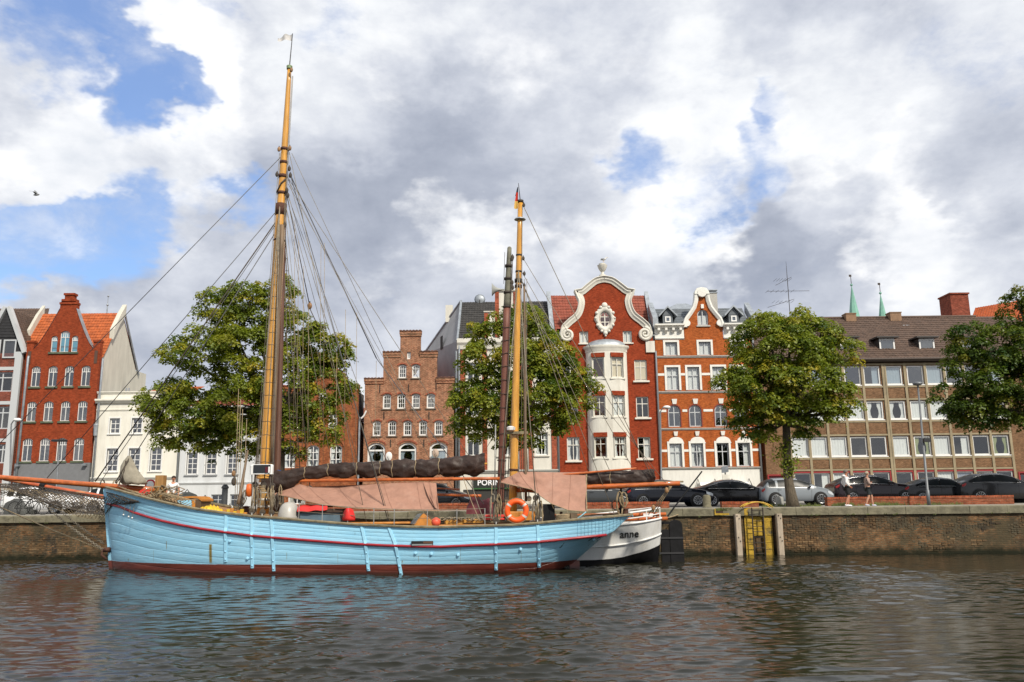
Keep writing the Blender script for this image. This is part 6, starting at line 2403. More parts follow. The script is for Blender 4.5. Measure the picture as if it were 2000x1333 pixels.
def shrouds(mast_pts, feet, side, deadeyes=True, m=M_ROPEG, r=.02):
    lines = []
    for mp, px in zip(mast_pts, feet):
        base = hull_pt(u_at(px, 2.0), 2.0, side, -.02)
        top = Vector(mp) + Vector((0, -side * .2, 0))
        e = base.lerp(top, .09)
        rope('shroud', [e, top], r, m)
        de = MB()
        for q in (base + Vector((0, 0, .18)), e):
            o = MB().lathe((q.x, q.y - .05, q.z), [(.01, 0), (.10, 0), (.11, .05), (.10, .1), (.01, .1)], 12, 'y').build('deadeye', M_ROPED, ship, 40)
        for dx in (-.05, 0, .05):
            rope('lanyard', [base + Vector((dx, -.06, .18)), e + Vector((dx, -.06, 0))], .012, M_ROPE)
        rope('chain_link', [base - Vector((0, .03, .05)), base + Vector((0, -.03, .14))], .03, M_GALV)
        lines.append((e, top))
    return lines


near = shrouds([hd, hd, hd], (492, 512, 530), 1)
far = shrouds([hd, hd, hd], (500, 523, 545), -1)
for grp, side in ((near, 1), (far, -1)):
    for k in range(21):
        t = .03 + k * .044
        pts = [a.lerp(c, t) for a, c in grp]
        pts = [pts[0] + (pts[0] - pts[-1]) * .06] + pts + [pts[-1] + (pts[-1] - pts[0]) * .06]
        pts2 = []
        for i in range(len(pts) - 1):
            pts2 += [pts[i], (pts[i] + pts[i + 1]) / 2 - Vector((0, 0, .03))]
        rope('ratline', pts2 + [pts[-1]], .013, M_ROPED)
mh = on_miz(532)
shrouds([mh, mh], (969, 1050), 1)
shrouds([mh, mh], (985, 1040), -1)
# forestays
fore = lambda px, py: P(px, py, bs0.y + (bs1.y - bs0.y) * (302 - px) / 392)
rope('forestay', [on_main(300), fore(-60, 927)], .016)
rope('forestay', [on_main(402), fore(92, 934)], .016)
rope('forestay', [on_main(420), fore(186, 941)], .026, M_ROPED)
rope('forestay', [on_main(440), fore(228, 944)], .018)
rope('forestay', [on_main(425), fore(192, 941) + Vector((0, .2, 0))], .014)
# running backstays and topping lifts, fanned aft of the mast
aft = [((565, 298), (716, 1022), .016, YM, -1.9), ((566, 338), (760, 1025), .022, YM, -1.9), ((562, 345), (764, 1026), .015, YM, -1.9), ((564, 350), (925, 905), .016, YM, -.5), ((563, 352), (845, 908), .014, YM, -.4),
       ((561, 380), (757, 908), .014, YM, -.3), ((560, 385), (700, 908), .014, YM, -.2), ((558, 400), (648, 912), .014, YM, -.2), ((556, 405), (612, 915), .013, YM, -.15), ((557, 395), (668, 912), .012, YM, .2),
       ((566, 340), (735, 700), .03, YM, .1), ((735, 700), (945, 985), .022, YM + .1, -.6), ((560, 372), (690, 800), .016, YM, .2), ((563, 360), (815, 820), .012, YM, .2), ((570, 300), (752, 690), .014, YM, .3), ((752, 690), (900, 985), .012, YM + .3, .5)]
for (x0, y0), (x1, y1), r, Y, dy in aft:
    a, c = P(x0, y0, Y), P(x1, y1, Y + dy)
    rope('backstay' if r > .015 else 'topping_lift', [a, c], r * .8, M_ROPEG if r < .02 else M_WIRE)
for px, py0, py1 in ((576, 430, 905), (583, 470, 903), (634, 475, 902), (627, 480, 905), (675, 605, 902), (697, 610, 903), (735, 705, 900), (593, 520, 905), (658, 690, 905), (603, 600, 1000)):
    rope('halyard', [P(px, py0, YM - .1), P(px - 3, py1, YM - .3)], .009, M_ROPE)
block(P(605, 598, YM), s_=.13)
rope('halyard', [P(560, 380, YM), P(604, 594, YM)], .02, M_ROPED)
rope('halyard', [P(605, 603, YM), P(622, 640, YM)], .02, M_ROPED)
for px, py in ((545, 292), (566, 290), (541, 341), (565, 330), (567, 343), (560, 372), (562, 382), (556, 440), (569, 137)):
    block(P(px, py, YM - .22), M_BLOCK if py < 300 else M_ROPED, ship, .10)
rope('mast_lashing', [on_main(352) + Vector((.17, -.15, 0)), on_main(362) + Vector((0, -.22, 0)), on_main(378) + Vector((-.2, -.1, 0))], .03, M_ROPED)
for dx in (-.28, -.2, .22, .27):
    rope('halyard', [on_main(300 if dx < 0 else 150) + Vector((dx * .7, -.05, 0)), on_main(985) + Vector((dx * 1.2, -.3, 0))], .012, M_ROPEG)
# mizzen rigging
for (x0, y0), (x1, y1), r in (((1021, 400), (1272, 930), .015), ((1020, 502), (1282, 935), .012), ((1020, 533), (1236, 915), .012), ((1020, 552), (1190, 918), .012), ((1018, 545), (1200, 1005), .012), ((1022, 556), (1150, 920), .012), ((1022, 600), (1310, 955), .010)):
    rope('mizzen_stay', [P(x0, y0, YZ), P(x1, y1, yc(P(x1, y1, 31).x) - .1)], r, M_ROPEG)
for px in (1018, 1022, 1027):
    rope('mizzen_halyard', [P(px + 2, 402 if px < 1020 else 545, YZ - .1), P(px, 975, YZ - .2)], .012, M_ROPEG)
spar('mizzen_pole', P(1027, 980, YZ - .3), P(1024, 560, YZ - .2), .055, .045, mat('grey_spar'))
for px, py in ((1023, 401), (1022, 505), (1024, 535), (1024, 558)):
    block(P(px, py, YZ - .1), M_ROPED, ship, .08)
# mizzen sheet tackle with hanging coils
tk = [P(1327, 946, zb1.y), P(1308, 949, zb1.y), P(1272, 1000, yc(BX1) + 1.0)]
for i in range(3):
    rope('mizzen_sheet', [P(1308 + 2 * i, 950, zb1.y), P(1268 + 5 * i, 1003, zb1.y + .3)], .016, M_ROPE)
block(P(1302, 958, zb1.y), M_BLOCK, ship, .10)
block(P(1276, 992, zb1.y + .2), M_BLOCK, ship, .10)


def coil(c, w, h, n, m=M_ROPE, seed=0):
    """hank of rope hung up"""
    r = random.Random(seed)
    for i in range(n):
        pts = []
        for j in range(14):
            t = 2 * PI * j / 14
            pts.append(Vector(c) + Vector((w * math.sin(t) * (.6 + .4 * r.random()) + r.uniform(-.02, .02), r.uniform(-.06, .06), -h / 2 + h / 2 * math.cos(t) * r.uniform(.9, 1.05))))
        MB().tube(pts, .018, 5, closed=True).build('rope_coil', m, ship, True)


yst = yc(3.2)
spar('tackle_post', P(1212, 1008, yst), P(1213, 950, yst), .05, .04, M_BLACKM)
coil(P(1210, 960, yst - .1), .14, .9, 6, M_ROPE, 3)
coil(P(1217, 962, yst - .15), .16, .55, 4, M_ROPE, 5)
coil(P(1203, 978, yst), .22, .35, 4, M_RUSTY, 6)
MB().lathe(P(1222, 1004, yst), [(.11, -.1), (.10, .15), (.13, .16), (.13, .2), (.02, .2)], 12).build('stern_bollard', M_RUSTY, ship)

# ---- bow net, bobstay chains
def net2(T, B, nx, ny, r, m, name='bow_net'):
    """diamond mesh of knotted cord hung between two edge ropes"""
    def at(L, t):
        k_ = max(0, min(1, t)) * (len(L) - 1)
        i = min(int(k_), len(L) - 2)
        return L[i].lerp(L[i + 1], k_ - i)
    rr = random.Random(5)
    b = MB()

    def pt(i, j):
        q = random.Random(i * 97 + j)
        p = at(T, i / nx).lerp(at(B, i / nx), j / ny)
        return p + Vector((q.uniform(-.025, .025), -.10 * math.sin(PI * j / ny) + q.uniform(-.02, .02), q.uniform(-.025, .025)))
    for j in range(ny):
        for i in range(nx + 1):
            if (i + j) % 2:
                continue
            for di in (-1, 1):
                if 0 <= i + di <= nx:
                    b.tube([pt(i, j), pt(i + di, j + 1)], r, 4, False)
    return stuff(b.build(name, m, ship))


yn = yc(BX0)
T = [P(*q) for q in ((-40, 944, yn + .5), (20, 946, yn + .4), (70, 950, yn + .3), (120, 958, yn + .2), (165, 965, yn + .1), (207, 971, yn - .1))]
B = [P(*q) for q in ((-40, 950, yn - .5), (20, 953, yn - .5), (70, 974, yn - .6), (120, 990, yn - .6), (165, 1001, yn - .6), (205, 1006, yn - .5))]
net2(T, B, 60, 11, .014, M_ROPED)
rope('net_edge_rope', T, .022, M_ROPED)
rope('net_edge_rope', B, .026, M_ROPED)
T2 = [P(*q) for q in ((-40, 946, yn + 1.2), (70, 956, yn + 1.2), (150, 972, yn + 1.1), (207, 980, yn + .9))]
B2 = [P(*q) for q in ((-40, 958, yn + .9), (70, 980, yn + .9), (150, 1010, yn + .8), (207, 1020, yn + .6))]
net2(T2, B2, 56, 12, .013, M_ROPE)
# net flap lashed round the bow, in front of the planking
T3 = [hull_pt(u_at(q, 1.7), 1.72, 1, .06) for q in (209, 222, 238, 255, 272)]
B3 = [P(207, 1003, yn - .35), hull_pt(u_at(222, 1.1), 1.10, 1, .06), hull_pt(u_at(240, 1.3), 1.25, 1, .06), hull_pt(u_at(256, 1.5), 1.48, 1, .06), hull_pt(u_at(272, 1.7), 1.70, 1, .06)]
net2(T3, B3, 16, 8, .013, M_ROPED)
rope('net_edge_rope', T3, .018, M_ROPED)
rope('net_edge_rope', B3, .022, M_ROPED)
for q in (247, 257, 264):
    p = hull_pt(u_at(q, 1.5), 1.45, 1, .07)
    rope('net_lanyard', [p, p - Vector((.05, 0, .45))], .008, M_ROPE)
    MB().sphere(p - Vector((.05, 0, .48)), .035, 8, 5).build('net_float', M_WHITEP, ship, True)


def chain(a, c, n, m, w=.05, sag=.12):
    a, c = Vector(a), Vector(c)
    b = MB()
    d = (c - a).normalized()
    up = d.cross(Vector((0, 1, 0))).normalized()
    sd = d.cross(up)
    L = (c - a).length / n
    for i in range(n):
        t = (i + .5) / n
        p = a.lerp(c, t) - Vector((0, 0, sag * 4 * t * (1 - t)))
        e = up if i % 2 else sd
        pts = []
        for j in range(10):
            th = 2 * PI * j / 10
            pts.append(p + d * (math.cos(th) * L * .68) + e * (math.sin(th) * w))
        b.tube(pts, w * .28, 5, closed=True)
    return stuff(b.build('bobstay_chain', m, ship, True))


fit = Vector((BX0 + .2, yn - .1, .72))
chain(fit, P(62, 963, yn), 44, M_ROPEG, .045)
rope('bobstay', [P(62, 963, yn), P(0, 945, yn)], .022, M_ROPEG)
chain(P(203, 1062, yn + .4), P(112, 993, yn + .5), 28, M_ROPEG, .04, .05)
rope('bobstay', [P(112, 993, yn + .5), P(30, 955, yn + .4)], .022, M_ROPED)
rope('mooring_line', [fit, P(100, 1035, yn + .6), P(0, 991, yn + 1.4), P(-60, 955, yn + 2)], .028, M_ROPE, sag=0)
rope('mooring_line', [P(1145, 1000, YZ - 1.8), P(1135, 1008, YZ - 1.9), P(1128, 1013, YZ - 2)], .02, mat('blue_rope', (.2, .42, .5), .8))

# ---- deck gear
def yn_(px, back):
    u = u_at(px, 2.0)
    return hull_pt(u, 2.0).y + back


# samson post
y = yn_(310, 1.2)
sp0, sp1 = P(311, 985, y), P(311.5, 929, y)
MB().box((sp0.x - .16, y - .16, sp0.z - .5), (sp0.x + .16, y + .16, sp1.z)).build('samson_post', mat('post_wood', (.30, .16, .05), .7, var=.3, vscale=3, stretch=(5, 5, .5)), ship)
rc = random.Random(2)
for i in range(15):
    c = P(311 + rc.uniform(-22, 26), rc.uniform(955, 978), y - .2)
    pts = [c + Vector((rc.uniform(.2, .45) * math.cos(t + i), rc.uniform(-.2, .2), .16 * math.sin(t * 1.0 + i * 2) + rc.uniform(-.05, .05))) for t in [2 * PI * k / 9 for k in range(9)]]
    MB().tube(pts, .019, 5, closed=True).build('rope_coil', M_ROPE, ship, True)
for q in range(10):
    a, c = P(232 + 6 * q, 950 + 2 * q, yn_(240 + 6 * q, .5)), P(300 + rc.uniform(-10, 14), rc.uniform(958, 975), y - .15)
    rope('foredeck_line', [a, c], .016, M_ROPE, sag=.1)
for q in range(9):
    c = P(318 + 6 * q, 975 + 1.6 * q, yn_(318 + 6 * q, .25))
    pts = [c + Vector((.28 * math.cos(t), .1 * math.sin(2 * t), .10 + .12 * math.sin(t))) for t in [2 * PI * k / 10 for k in range(10)]]
    MB().tube(pts, .017, 5, closed=True).build('rope_coil', M_ROPE, ship, True)
# red life line reel
b = MB().lathe(P(281, 966, yn_(281, .9)), [(.05, -.1), (.20, -.08), (.20, 0), (.07, .02), (.07, .1), (.2, .12), (.2, .2)], 14, 'y')
b.build('red_reel', mat('red_plastic', (.55, .03, .02), .4), ship)
# canvas covered staysail bundle standing on the bowsprit
y = bs0.y - .1
M_CANV = mat('canvas_cover', (.27, .245, .19), .9, var=.2, vscale=3, bump=.5, bscale=4)
prof = [(892, 252, 3), (899, 251, 8), (910, 250, 13), (922, 252, 17), (933, 257, 21), (941, 262, 24), (946, 264, 22)]
rings = []
for i, (py, cx, w) in enumerate(prof):
    c = P(cx, py, y)
    ww = w / F * y
    rings.append([(c.x + ww * math.cos(2 * PI * j / 20) * (1 + .16 * math.sin(3 * j + i * .6)), y + ww * .7 * math.sin(2 * PI * j / 20) * (1 + .12 * math.cos(4 * j)), c.z + .03 * math.sin(j * 2.2)) for j in range(20)])
MB().loft(rings, True, True).build('canvas_bundle', M_CANV, ship, True)
for a, c in (((246, 900), (238, 944)), ((252, 896), (225, 944)), ((240, 925), (232, 948))):
    rope('bundle_lashing', [P(a[0], a[1], y - .2), P(c[0], c[1], y - .3)], .025, M_ROPED)
# fore companionway with blue coaming and varnished top
y0 = yn_(370, .9)
a, c = P(346, 992, y0), P(380, 976.5, y0)
MB().box((a.x, y0, a.z - .4), (c.x, y0 + 1.1, c.z)).build('companionway', M_BLUE, ship)
M_TEAK = mat('orange_teak', (.50, .20, .035), .45, var=.2, vscale=4, dirt=.3, dcol=(.25, .09, .02))
rings = []
for i in range(7):
    t = i / 6
    px = 345 + 50 * t
    q = P(px, 974.5 - 5 * math.sin(PI * (.15 + .5 * t)) + (6 * max(0, t - .8) * 5 if t > .8 else 0), y0 - .05)
    rings.append([(q.x, q.y, q.z - .07), (q.x, q.y, q.z), (q.x, q.y + 1.2, q.z), (q.x, q.y + 1.2, q.z - .07)])
MB().loft(rings, True, True).build('companion_hatch', M_TEAK, ship)
a, c = P(381, 994, y0 - .02), P(393, 976, y0 - .02)
MB().box((a.x, y0 - .02, a.z - .2), (c.x, y0 + 1, c.z)).build('companion_door', mat('dark_teak', (.10, .06, .03), .6), ship)
MB().box((a.x - .12, y0 - .05, a.z - .2), (a.x, y0 + .1, c.z)).build('door_post', M_TEAK, ship)
# oilskins heaped at the rail
rc = random.Random(8)
y0 = yn_(410, .35)
M_OIL = mat('yellow_oilskin', (.62, .40, .02), .5, var=.2, vscale=5, bump=.5, bscale=6)
rows = []
for i in range(27):
    px = 391 + i * 1.75
    top = 3 + 10 * math.sin(PI * min(1, (i + 1) / 27)) ** .6 * (1 + .35 * mnoise.noise(Vector((i * .35, 1, 0))))
    c = P(px, 1001 + i * .12, y0)
    hh = top / F * y0
    rows.append([c + Vector((.03 * math.sin(i * 1.7 + j), -.2 + .4 * j / 9, hh * math.sin(PI * j / 9) ** .55 * (1 + .5 * mnoise.noise(Vector((i * .5, j * .6, 3)))))) for j in range(10)])
MB().grid(rows).build('oilskin', M_OIL, ship, True)
for i in range(7):
    px = 440 + i * 6.5
    c = P(px, 1000 + i * .7, yn_(px, .25))
    MB().box((c.x - .06, c.y - .04, c.z - .15), (c.x + .06, c.y + .04, c.z + .06 + .05 * (i % 3))).build('belaying_pin', M_OIL if i % 2 else M_TEAK, ship)
# lantern board on the shrouds: white frame, black panel
y0 = near[0][0].y - .35
a, c = P(487, 927, y0), P(532, 907, y0)
lb = MB().bevbox((a.x, y0, a.z), (c.x, y0 + .25, c.z), .05).build('lantern_board', M_WHITEP, ship)
MB().box((a.x + .14, y0 - .02, a.z + .05), (c.x - .06, y0 + .0, c.z - .02)).build('lantern_panel', mat('panel_black', (.015, .017, .02), .35), lb)
pq = P(522, 918, y0)
MB().box((pq.x - .06, y0 - .05, pq.z - .10), (pq.x + .03, y0 - .021, pq.z + .1)).build('lantern_red', mat('lantern_dark_red', (.09, .006, .012), .3), lb)
MB().box((pq.x + .05, y0 - .05, pq.z - .11), (pq.x + .11, y0 - .021, pq.z + .11)).build('lantern_white', M_WHITEP, lb)
for px in (492, 499, 528):
    rope('board_strut', [P(px, 928, y0 + .1), P(px, 1000, y0 + .3)], .02, M_ROPED)
MB().lathe(P(487, 957, YM - .3), [(.02, -.28), (.12, -.24), (.14, 0), (.12, .2), (.02, .24)], 10).build('orange_float', mat('orange_plastic', (.70, .14, .02), .5), ship, True)
# hung halyard coils around the mast foot and pinrails
for i, px in enumerate((500, 507, 521, 527, 534, 541, 548, 478, 470)):
    coil(P(px, 948 + (i % 3) * 9, YM - rc.uniform(.3, .9)), .07, rc.uniform(.5, .8), 3, (M_ROPE, M_ROPEG, M_ROPED)[i % 3], i)
for i, px in enumerate((458, 462, 466, 474)):
    rope('halyard_fall', [P(px + 8, 760 + 20 * i, YM - .7), P(px, 1000, YM - 1.7)], .012, M_ROPE)
spar('anchor_davit', P(466, 985, YM - 1.6), P(484, 880, YM - 1.0), .07, .035, mat('grey_spar'))
block(P(456, 925, YM - 1.4), M_BLOCK, ship, .10)
block(P(457, 941, YM - 1.4), M_ROPED, ship, .14)
MB().tube([P(449, 985, YM - 1.6), P(454, 990, YM - 1.7), P(452, 998, YM - 1.7), P(446, 996, YM - 1.7)], .035, 6).build('cat_hook', M_GALV, ship, True)
MB().lathe(P(480, 1004, YM - 1.2), [(.2, -.3), (.22, 0), (.12, .05), (.10, .22), (.18, .27), (.02, .3)], 12).build('windlass', M_RUSTY, ship)
# domed dinghy cover
y0 = yn_(555, .7)
c = P(557, 1013, y0)
rings = []
for i in range(7):
    t = i / 6 * PI / 2
    rings.append([(c.x + .42 * math.cos(t) ** .7 * math.cos(2 * PI * j / 20) * 1.0, y0 + .5 + .5 * math.cos(t) ** .7 * math.sin(2 * PI * j / 20), c.z - .12 + .72 * math.sin(t)) for j in range(20)])
MB().loft(rings, True, True).build('grey_ventilator_dome', mat('grey_gelcoat', (.38, .37, .34), .4, var=.08), ship, True)
# deckhouse amidships with red tarpaulin
y0 = yn_(620, 1.1)
a, c = P(585, 1022, y0), P(664, 1001, y0)
dh = MB().box((a.x, y0, a.z - .5), (c.x, y0 + 1.6, c.z)).build('deckhouse', M_BLUED, ship)
MB().box((a.x - .1, y0 - .08, c.z), (c.x + .12, y0 + 1.7, c.z + .12)).build('deckhouse_roof', mat('dark_wood', (.05, .03, .02), .7), dh)
M_REDT = mat('red_tarpaulin', (.62, .025, .02), .5, var=.12)
a, c = P(581, 997, y0 - .1), P(640, 989, y0 - .1)
rings = []
for i in range(14):
    t = i / 13
    x = a.x + (c.x - a.x) * t
    zz = a.z + (c.z - a.z) * (.45 + .4 * t + .12 * math.sin(t * 13))
    rings.append([(x, y0 - .15, zz - .12), (x, y0 - .1, zz + .05), (x, y0 + .6, zz + .12), (x, y0 + 1.3, zz)])
MB().grid(rings).build('red_cover', M_REDT, ship)
c = P(683, 1005, yn_(683, .2))
rings = []
for py, w in ((993, 4), (998, 8), (1005, 10), (1012, 12), (1017, 11)):
    q = P(682, py, c.y)
    ww = w / F * c.y
    rings.append([(q.x + ww * math.cos(2 * PI * j / 12) + .04 * math.sin(j * 3), q.y + .14 * math.sin(2 * PI * j / 12), q.z) for j in range(12)])
MB().loft(rings, True, True).build('red_jacket', M_REDT, ship, True)
# skylight hatch: two sloping teak leaves
y0 = yn_(815, .8)
a, c, t3 = P(797, 1028, y0), P(826, 1004, y0), P(846, 1022, y0)
MB().loft([[(a.x, y, a.z - .1), (c.x, y, c.z), (t3.x, y, t3.z), (t3.x, y, t3.z - .4), (a.x, y, a.z - .4)] for y in (y0, y0 + 1.2)], True, True).build('skylight_hatch', M_TEAK, ship)
MB().add([(a.x, y0 - .02, a.z), (a.x + .2, y0 - .02, a.z), (c.x - .02, y0 - .02, c.z + .02), (c.x - .2, y0 - .02, c.z)], [(0, 1, 2, 3)]).build('skylight_glass', M_GLASSB, ship)
MB().sphere(P(851.5, 1020, yn_(851, .25)), .165, 16, 12).build('orange_buoy', mat('orange_buoy', (.72, .10, .05), .5), ship, True)
# teak caprails, lockers and tubes aft of the hatch
for x0, x1, py, hpx, back, m in ((868, 905, 1020, 9, .9, M_SPARY), (905, 945, 1018, 8, .9, M_SPARY), (855, 1000, 1026, 4, .3, M_TEAK), (990, 1050, 1008, 18, 1.2, M_TEAK), (945, 985, 1008, 5, .8, mat('red_tube', (.55, .03, .02), .5)), (945, 985, 1014, 4, .8, mat('red_tube')), (660, 800, 1022, 5, .6, M_TEAK)):
    y0 = yn_((x0 + x1) / 2, back)
    a, c = P(x0, py + hpx / 2, y0), P(x1, py - hpx / 2, y0)
    MB().bevbox((a.x, y0, min(a.z, c.z)), (c.x, y0 + .35, max(a.z, c.z)), .03).build('deck_locker', m, ship)
y0 = yn_(840, .9)
for q in range(8):
    c = P(870 + 9 * q, 1014, y0 - .1)
    pts = [c + Vector((.2 * math.cos(t + q), .14 * math.sin(2 * t), .0 + .06 * math.sin(t * 2 + q))) for t in [2 * PI * k / 9 for k in range(9)]]
    MB().tube(pts, .018, 5, closed=True).build('rope_coil', M_ROPEG if q % 2 else M_ROPE, ship, True)
# stanchions and guard wires
st = []
for px in (582, 628, 678, 729, 769, 834, 892, 947):
    p = hull_pt(u_at(px, 2), 2.0, 1, -.08)
    hh = .62
    MB().tube([p, p + Vector((0, 0, hh))], .018, 6).build('stanchion', M_GALV, ship)
    st.append(p)
for f_ in (.98, .5):
    rope('guard_wire', [p + Vector((0, 0, .62 * f_)) for p in st], .010, M_ROPEG)
# lifebuoy
y0 = yn_(1009, .05)
c = P(1009, 998, y0)
lb = link('lifebuoy', None, ship, c - ship.location)
R, r = .335, .105
pts = [(c.x + R * math.cos(2 * PI * i / 36), y0, c.z + R * math.sin(2 * PI * i / 36)) for i in range(36)]
MB().tube(pts, r, 12, closed=True).build('ring', mat('lifebuoy_orange', (.85, .105, .012), .45), lb, True)
for a0 in (.62, 2.5, 3.76, 5.67):
    pp = [(c.x + R * math.cos(a0 + d), y0, c.z + R * math.sin(a0 + d)) for d in (-.10, -.03, .03, .10)]
    MB().tube(pp, r * 1.03, 12, False).build('reflective_band', mat('band_silver', (.55, .53, .48), .5), lb, True)
pp = [(c.x + (R + r) * math.cos(t) * (1.0 + .03 * math.sin(4 * t)), y0 - .05, c.z + (R + r) * math.sin(t)) for t in [2 * PI * i / 30 for i in range(30)]]
MB().tube(pp, .012, 5, closed=True).build('grab_line', M_ROPE, lb, True)
# gear round the mizzen
for i, px in enumerate((962, 968, 974, 1044, 1050, 1055)):
    coil(P(px, 965 + (i % 2) * 12, yn_(px, .1)), .10, .9, 3, (M_ROPEG, M_ROPED, M_ROPE)[i % 3], 20 + i)
MB().box(P(1062, 1022, yn_(1070, .7)), P(1082, 985, yn_(1070, 1.2))).build('helm_box', M_BLACKM, ship)
w = P(1100, 1014, yn_(1100, .4))
for i in range(6):
    pts = [w + Vector((.24 * math.cos(t), .12 * math.sin(t), -.12 + .05 * i + .02 * math.sin(3 * t))) for t in [2 * PI * k / 12 for k in range(12)]]
    MB().tube(pts, .035, 6, closed=True).build('rope_coil', M_ROPE, ship, True)
b = P(1121, 1020, yn_(1121, .4))
MB().box((b.x - .12, b.y - .12, b.z - .3), (b.x + .12, b.y + .12, b.z + .32)).build('quarter_bitt', mat('bitt_wood', (.12, .085, .05), .8, var=.3), ship)
MB().tube([P(1096, 1000, yn_(1100, .8)), P(1096, 1024, yn_(1100, .8))], .05, 8).build('tiller_post', M_RUSTY, ship)
# smoke-grey rope clutter forward of the mizzen
for q in (0, 1, 4):
    rope('lazy_line', [P(905 + 14 * q, 935 + 2 * q, YZ - .4), P(938 + 9 * q - q * q, 1018, yn_(940, .2))], .014, (M_ROPE, M_ROPEG)[q % 2], sag=.1)
spar('stowed_spar', P(845, 966, YZ + 1.2), P(940, 969, YZ + 1.2), .05, .06, M_SPAR)
spar('stowed_spar', P(853, 954, YZ + 1.4), P(898, 956, YZ + 1.4), .03, .03, M_SPAR)

# ================================================================ the white ship between the ketch and the quay
WX1 = P(1283, 1040, 35.6).x
WX0 = -15.0


def wyc(X):
    return 36.2 - (X + 15) * .085


def w_half(u, L, full):
    b = 1.75
    if u < 4.5:
        b *= (1 - (1 - u / 4.5) ** 2.2) ** .7
    e = 2.6 if full else 4.0
    if u > L - e:
        t = (u - (L - e)) / e
        b *= max(0, 1 - t ** 2.6) ** .55
    return max(b, .05)


wship = thing('white_ship', 'white sailing barge behind the blue ship, black bottom, only its stern in view', 'sailing ship', (-4, wyc(-4), 0))
M_WH = mat('white_hull_paint', (.68, .68, .66), .45, var=.1, vscale=2, dirt=.55, dcol=(.42, .38, .30), stretch=(1, 1, .4), bump=.2, bscale=4)
WL = WX1 - WX0


def wpt(u, z, side, rail):
    """rail: height of the bulwark there; the run narrows downwards toward the stern"""
    full = w_half(u, WL, True)
    low = w_half(u, WL - 1.2, False) if u < WL - 1.2 else .05
    t = max(0, min(1, (z + .2) / (rail + .2)))
    cut = 0
    b = low + (full - low) * t ** .55
    X = WX0 + u - (1 - t) ** 1.5 * .25 * (1 if u > WL - 3 else 0)
    return Vector((X, wyc(X) - side * b, z))


def wrail(u):
    return 1.30 + .46 * max(0, (u - WL + 6) / 6) ** 1.8 + .5 * max(0, (4 - u) / 4) ** 2


WUS = [0, .1, .3, .7, 1.3, 2, 3, 4.5, 6, 9, 12, 15, WL - 4.2, WL - 3.4, WL - 2.7, WL - 2.1, WL - 1.6, WL - 1.2, WL - .85, WL - .55, WL - .32, WL - .15, WL - .05, WL]
ZB = lambda u: .20 + .52 * max(0, (u - WL + 3.0) / 3.0) ** 2.4
for side in (1, -1):
    for nm, m, z0f, z1f in (('bottom_plating', M_BLACKM, lambda u: -.6, lambda u: ZB(u)), ('side_plating', M_WH, lambda u: ZB(u), lambda u: ZB(u) + (wrail(u) - ZB(u)) * .40), ('bulwark_plating', M_WH, lambda u: ZB(u) + (wrail(u) - ZB(u)) * .40, lambda u: wrail(u))):
        b = MB()
        b.grid([[wpt(u, z0f(u) + (z1f(u) - z0f(u)) * k / 5, side, wrail(u)) for k in range(6)] for u in WUS])
        b.build(nm, m, wship, True)
    b = MB().tube([wpt(u, ZB(u) + (wrail(u) - ZB(u)) * .40, side, wrail(u)) + Vector((0, -.03 * side, 0)) for u in WUS], .035, 6)
    b.build('rubbing_band', M_WH, wship, True)
    b = MB().tube([wpt(u, wrail(u), side, wrail(u)) for u in WUS], .045, 6)
    b.build('gunwale', M_WHITEP, wship, True)
b = MB().grid([[wpt(u, wrail(u) - .55, 1, wrail(u)), wpt(u, wrail(u) - .55, -1, wrail(u))] for u in WUS])
b.build('deck', M_DECK, wship)
# sternpost and black barn-door rudder
xr0 = WX1 - .05
yr = wyc(WX1)
b = MB().box((xr0, yr - .08, -.8), (xr0 + .34, yr + .08, 1.28))
b.build('sternpost', M_BLACKM, wship)
prof = [(xr0 + .36, -.8), (xr0 + .92, -.8), (xr0 + .88, 1.45)] + [(xr0 + .62 + .26 * math.cos(PI * i / 8), 1.45 + .22 * math.sin(PI * i / 8)) for i in range(1, 8)] + [(xr0 + .36, 1.45)]
rud = MB().prism(prof, yr - .09, yr + .09).build('rudder', M_BLACKM, wship)
for z in (.35, .95):
    MB().box((xr0 - .1, yr - .12, z - .035), (xr0 + .9, yr - .091, z + .035)).build('rudder_strap', mat('strap_grey', (.03, .03, .032), .6, .2), rud)
MB().box((xr0 - .5, yr - .06, 1.50), (xr0 + .55, yr + .06, 1.60)).build('tiller', M_BLACKM, rud)
# stern pushpit of white pipe
rl = []
for u in [WL - 5.4, WL - 4.4, WL - 3.4, WL - 2.6, WL - 1.9, WL - 1.3, WL - .8, WL - .4, WL - .15]:
    rl.append(wpt(u, wrail(u) + .42, 1, wrail(u) + .42))
rl2 = [Vector((p.x, 2 * wyc(p.x) - p.y, p.z)) for p in rl][::-1]
MB().tube(rl + rl2, .035, 8).build('pushpit_rail', M_WHITEP, wship, True)
MB().tube([p - Vector((0, 0, .22)) for p in rl + rl2], .022, 6).build('pushpit_midrail', M_WHITEP, wship, True)
for p in rl[::2] + rl2[::3]:
    MB().tube([p - Vector((0, 0, .44)), p], .025, 6).build('pushpit_post', M_WHITEP, wship)
for k in range(4):
    q = rl[-1 - k].lerp(rl2[k], .5)
    MB().tube([rl[-2 - k], rl2[1 + k]], .022, 6).build('pushpit_rung', M_WHITEP, wship)
MB().box((WX1 - .75, wyc(WX1) - .15, wrail(WL) - .3), (WX1 - .35, wyc(WX1) + .15, wrail(WL) + .18)).build('stern_box', M_WHITEP, wship)
# orange spars stowed on deck
for dz, dy in ((.05, .5), (.22, .2)):
    MB().tube([(WX1 - 4.5, wyc(WX1) - dy, wrail(WL) - .1 + dz), (WX1 + .2, wyc(WX1) - dy + .2, wrail(WL) - .08 + dz)], .075, 8).build('stowed_boom', M_SPAR, wship, True)
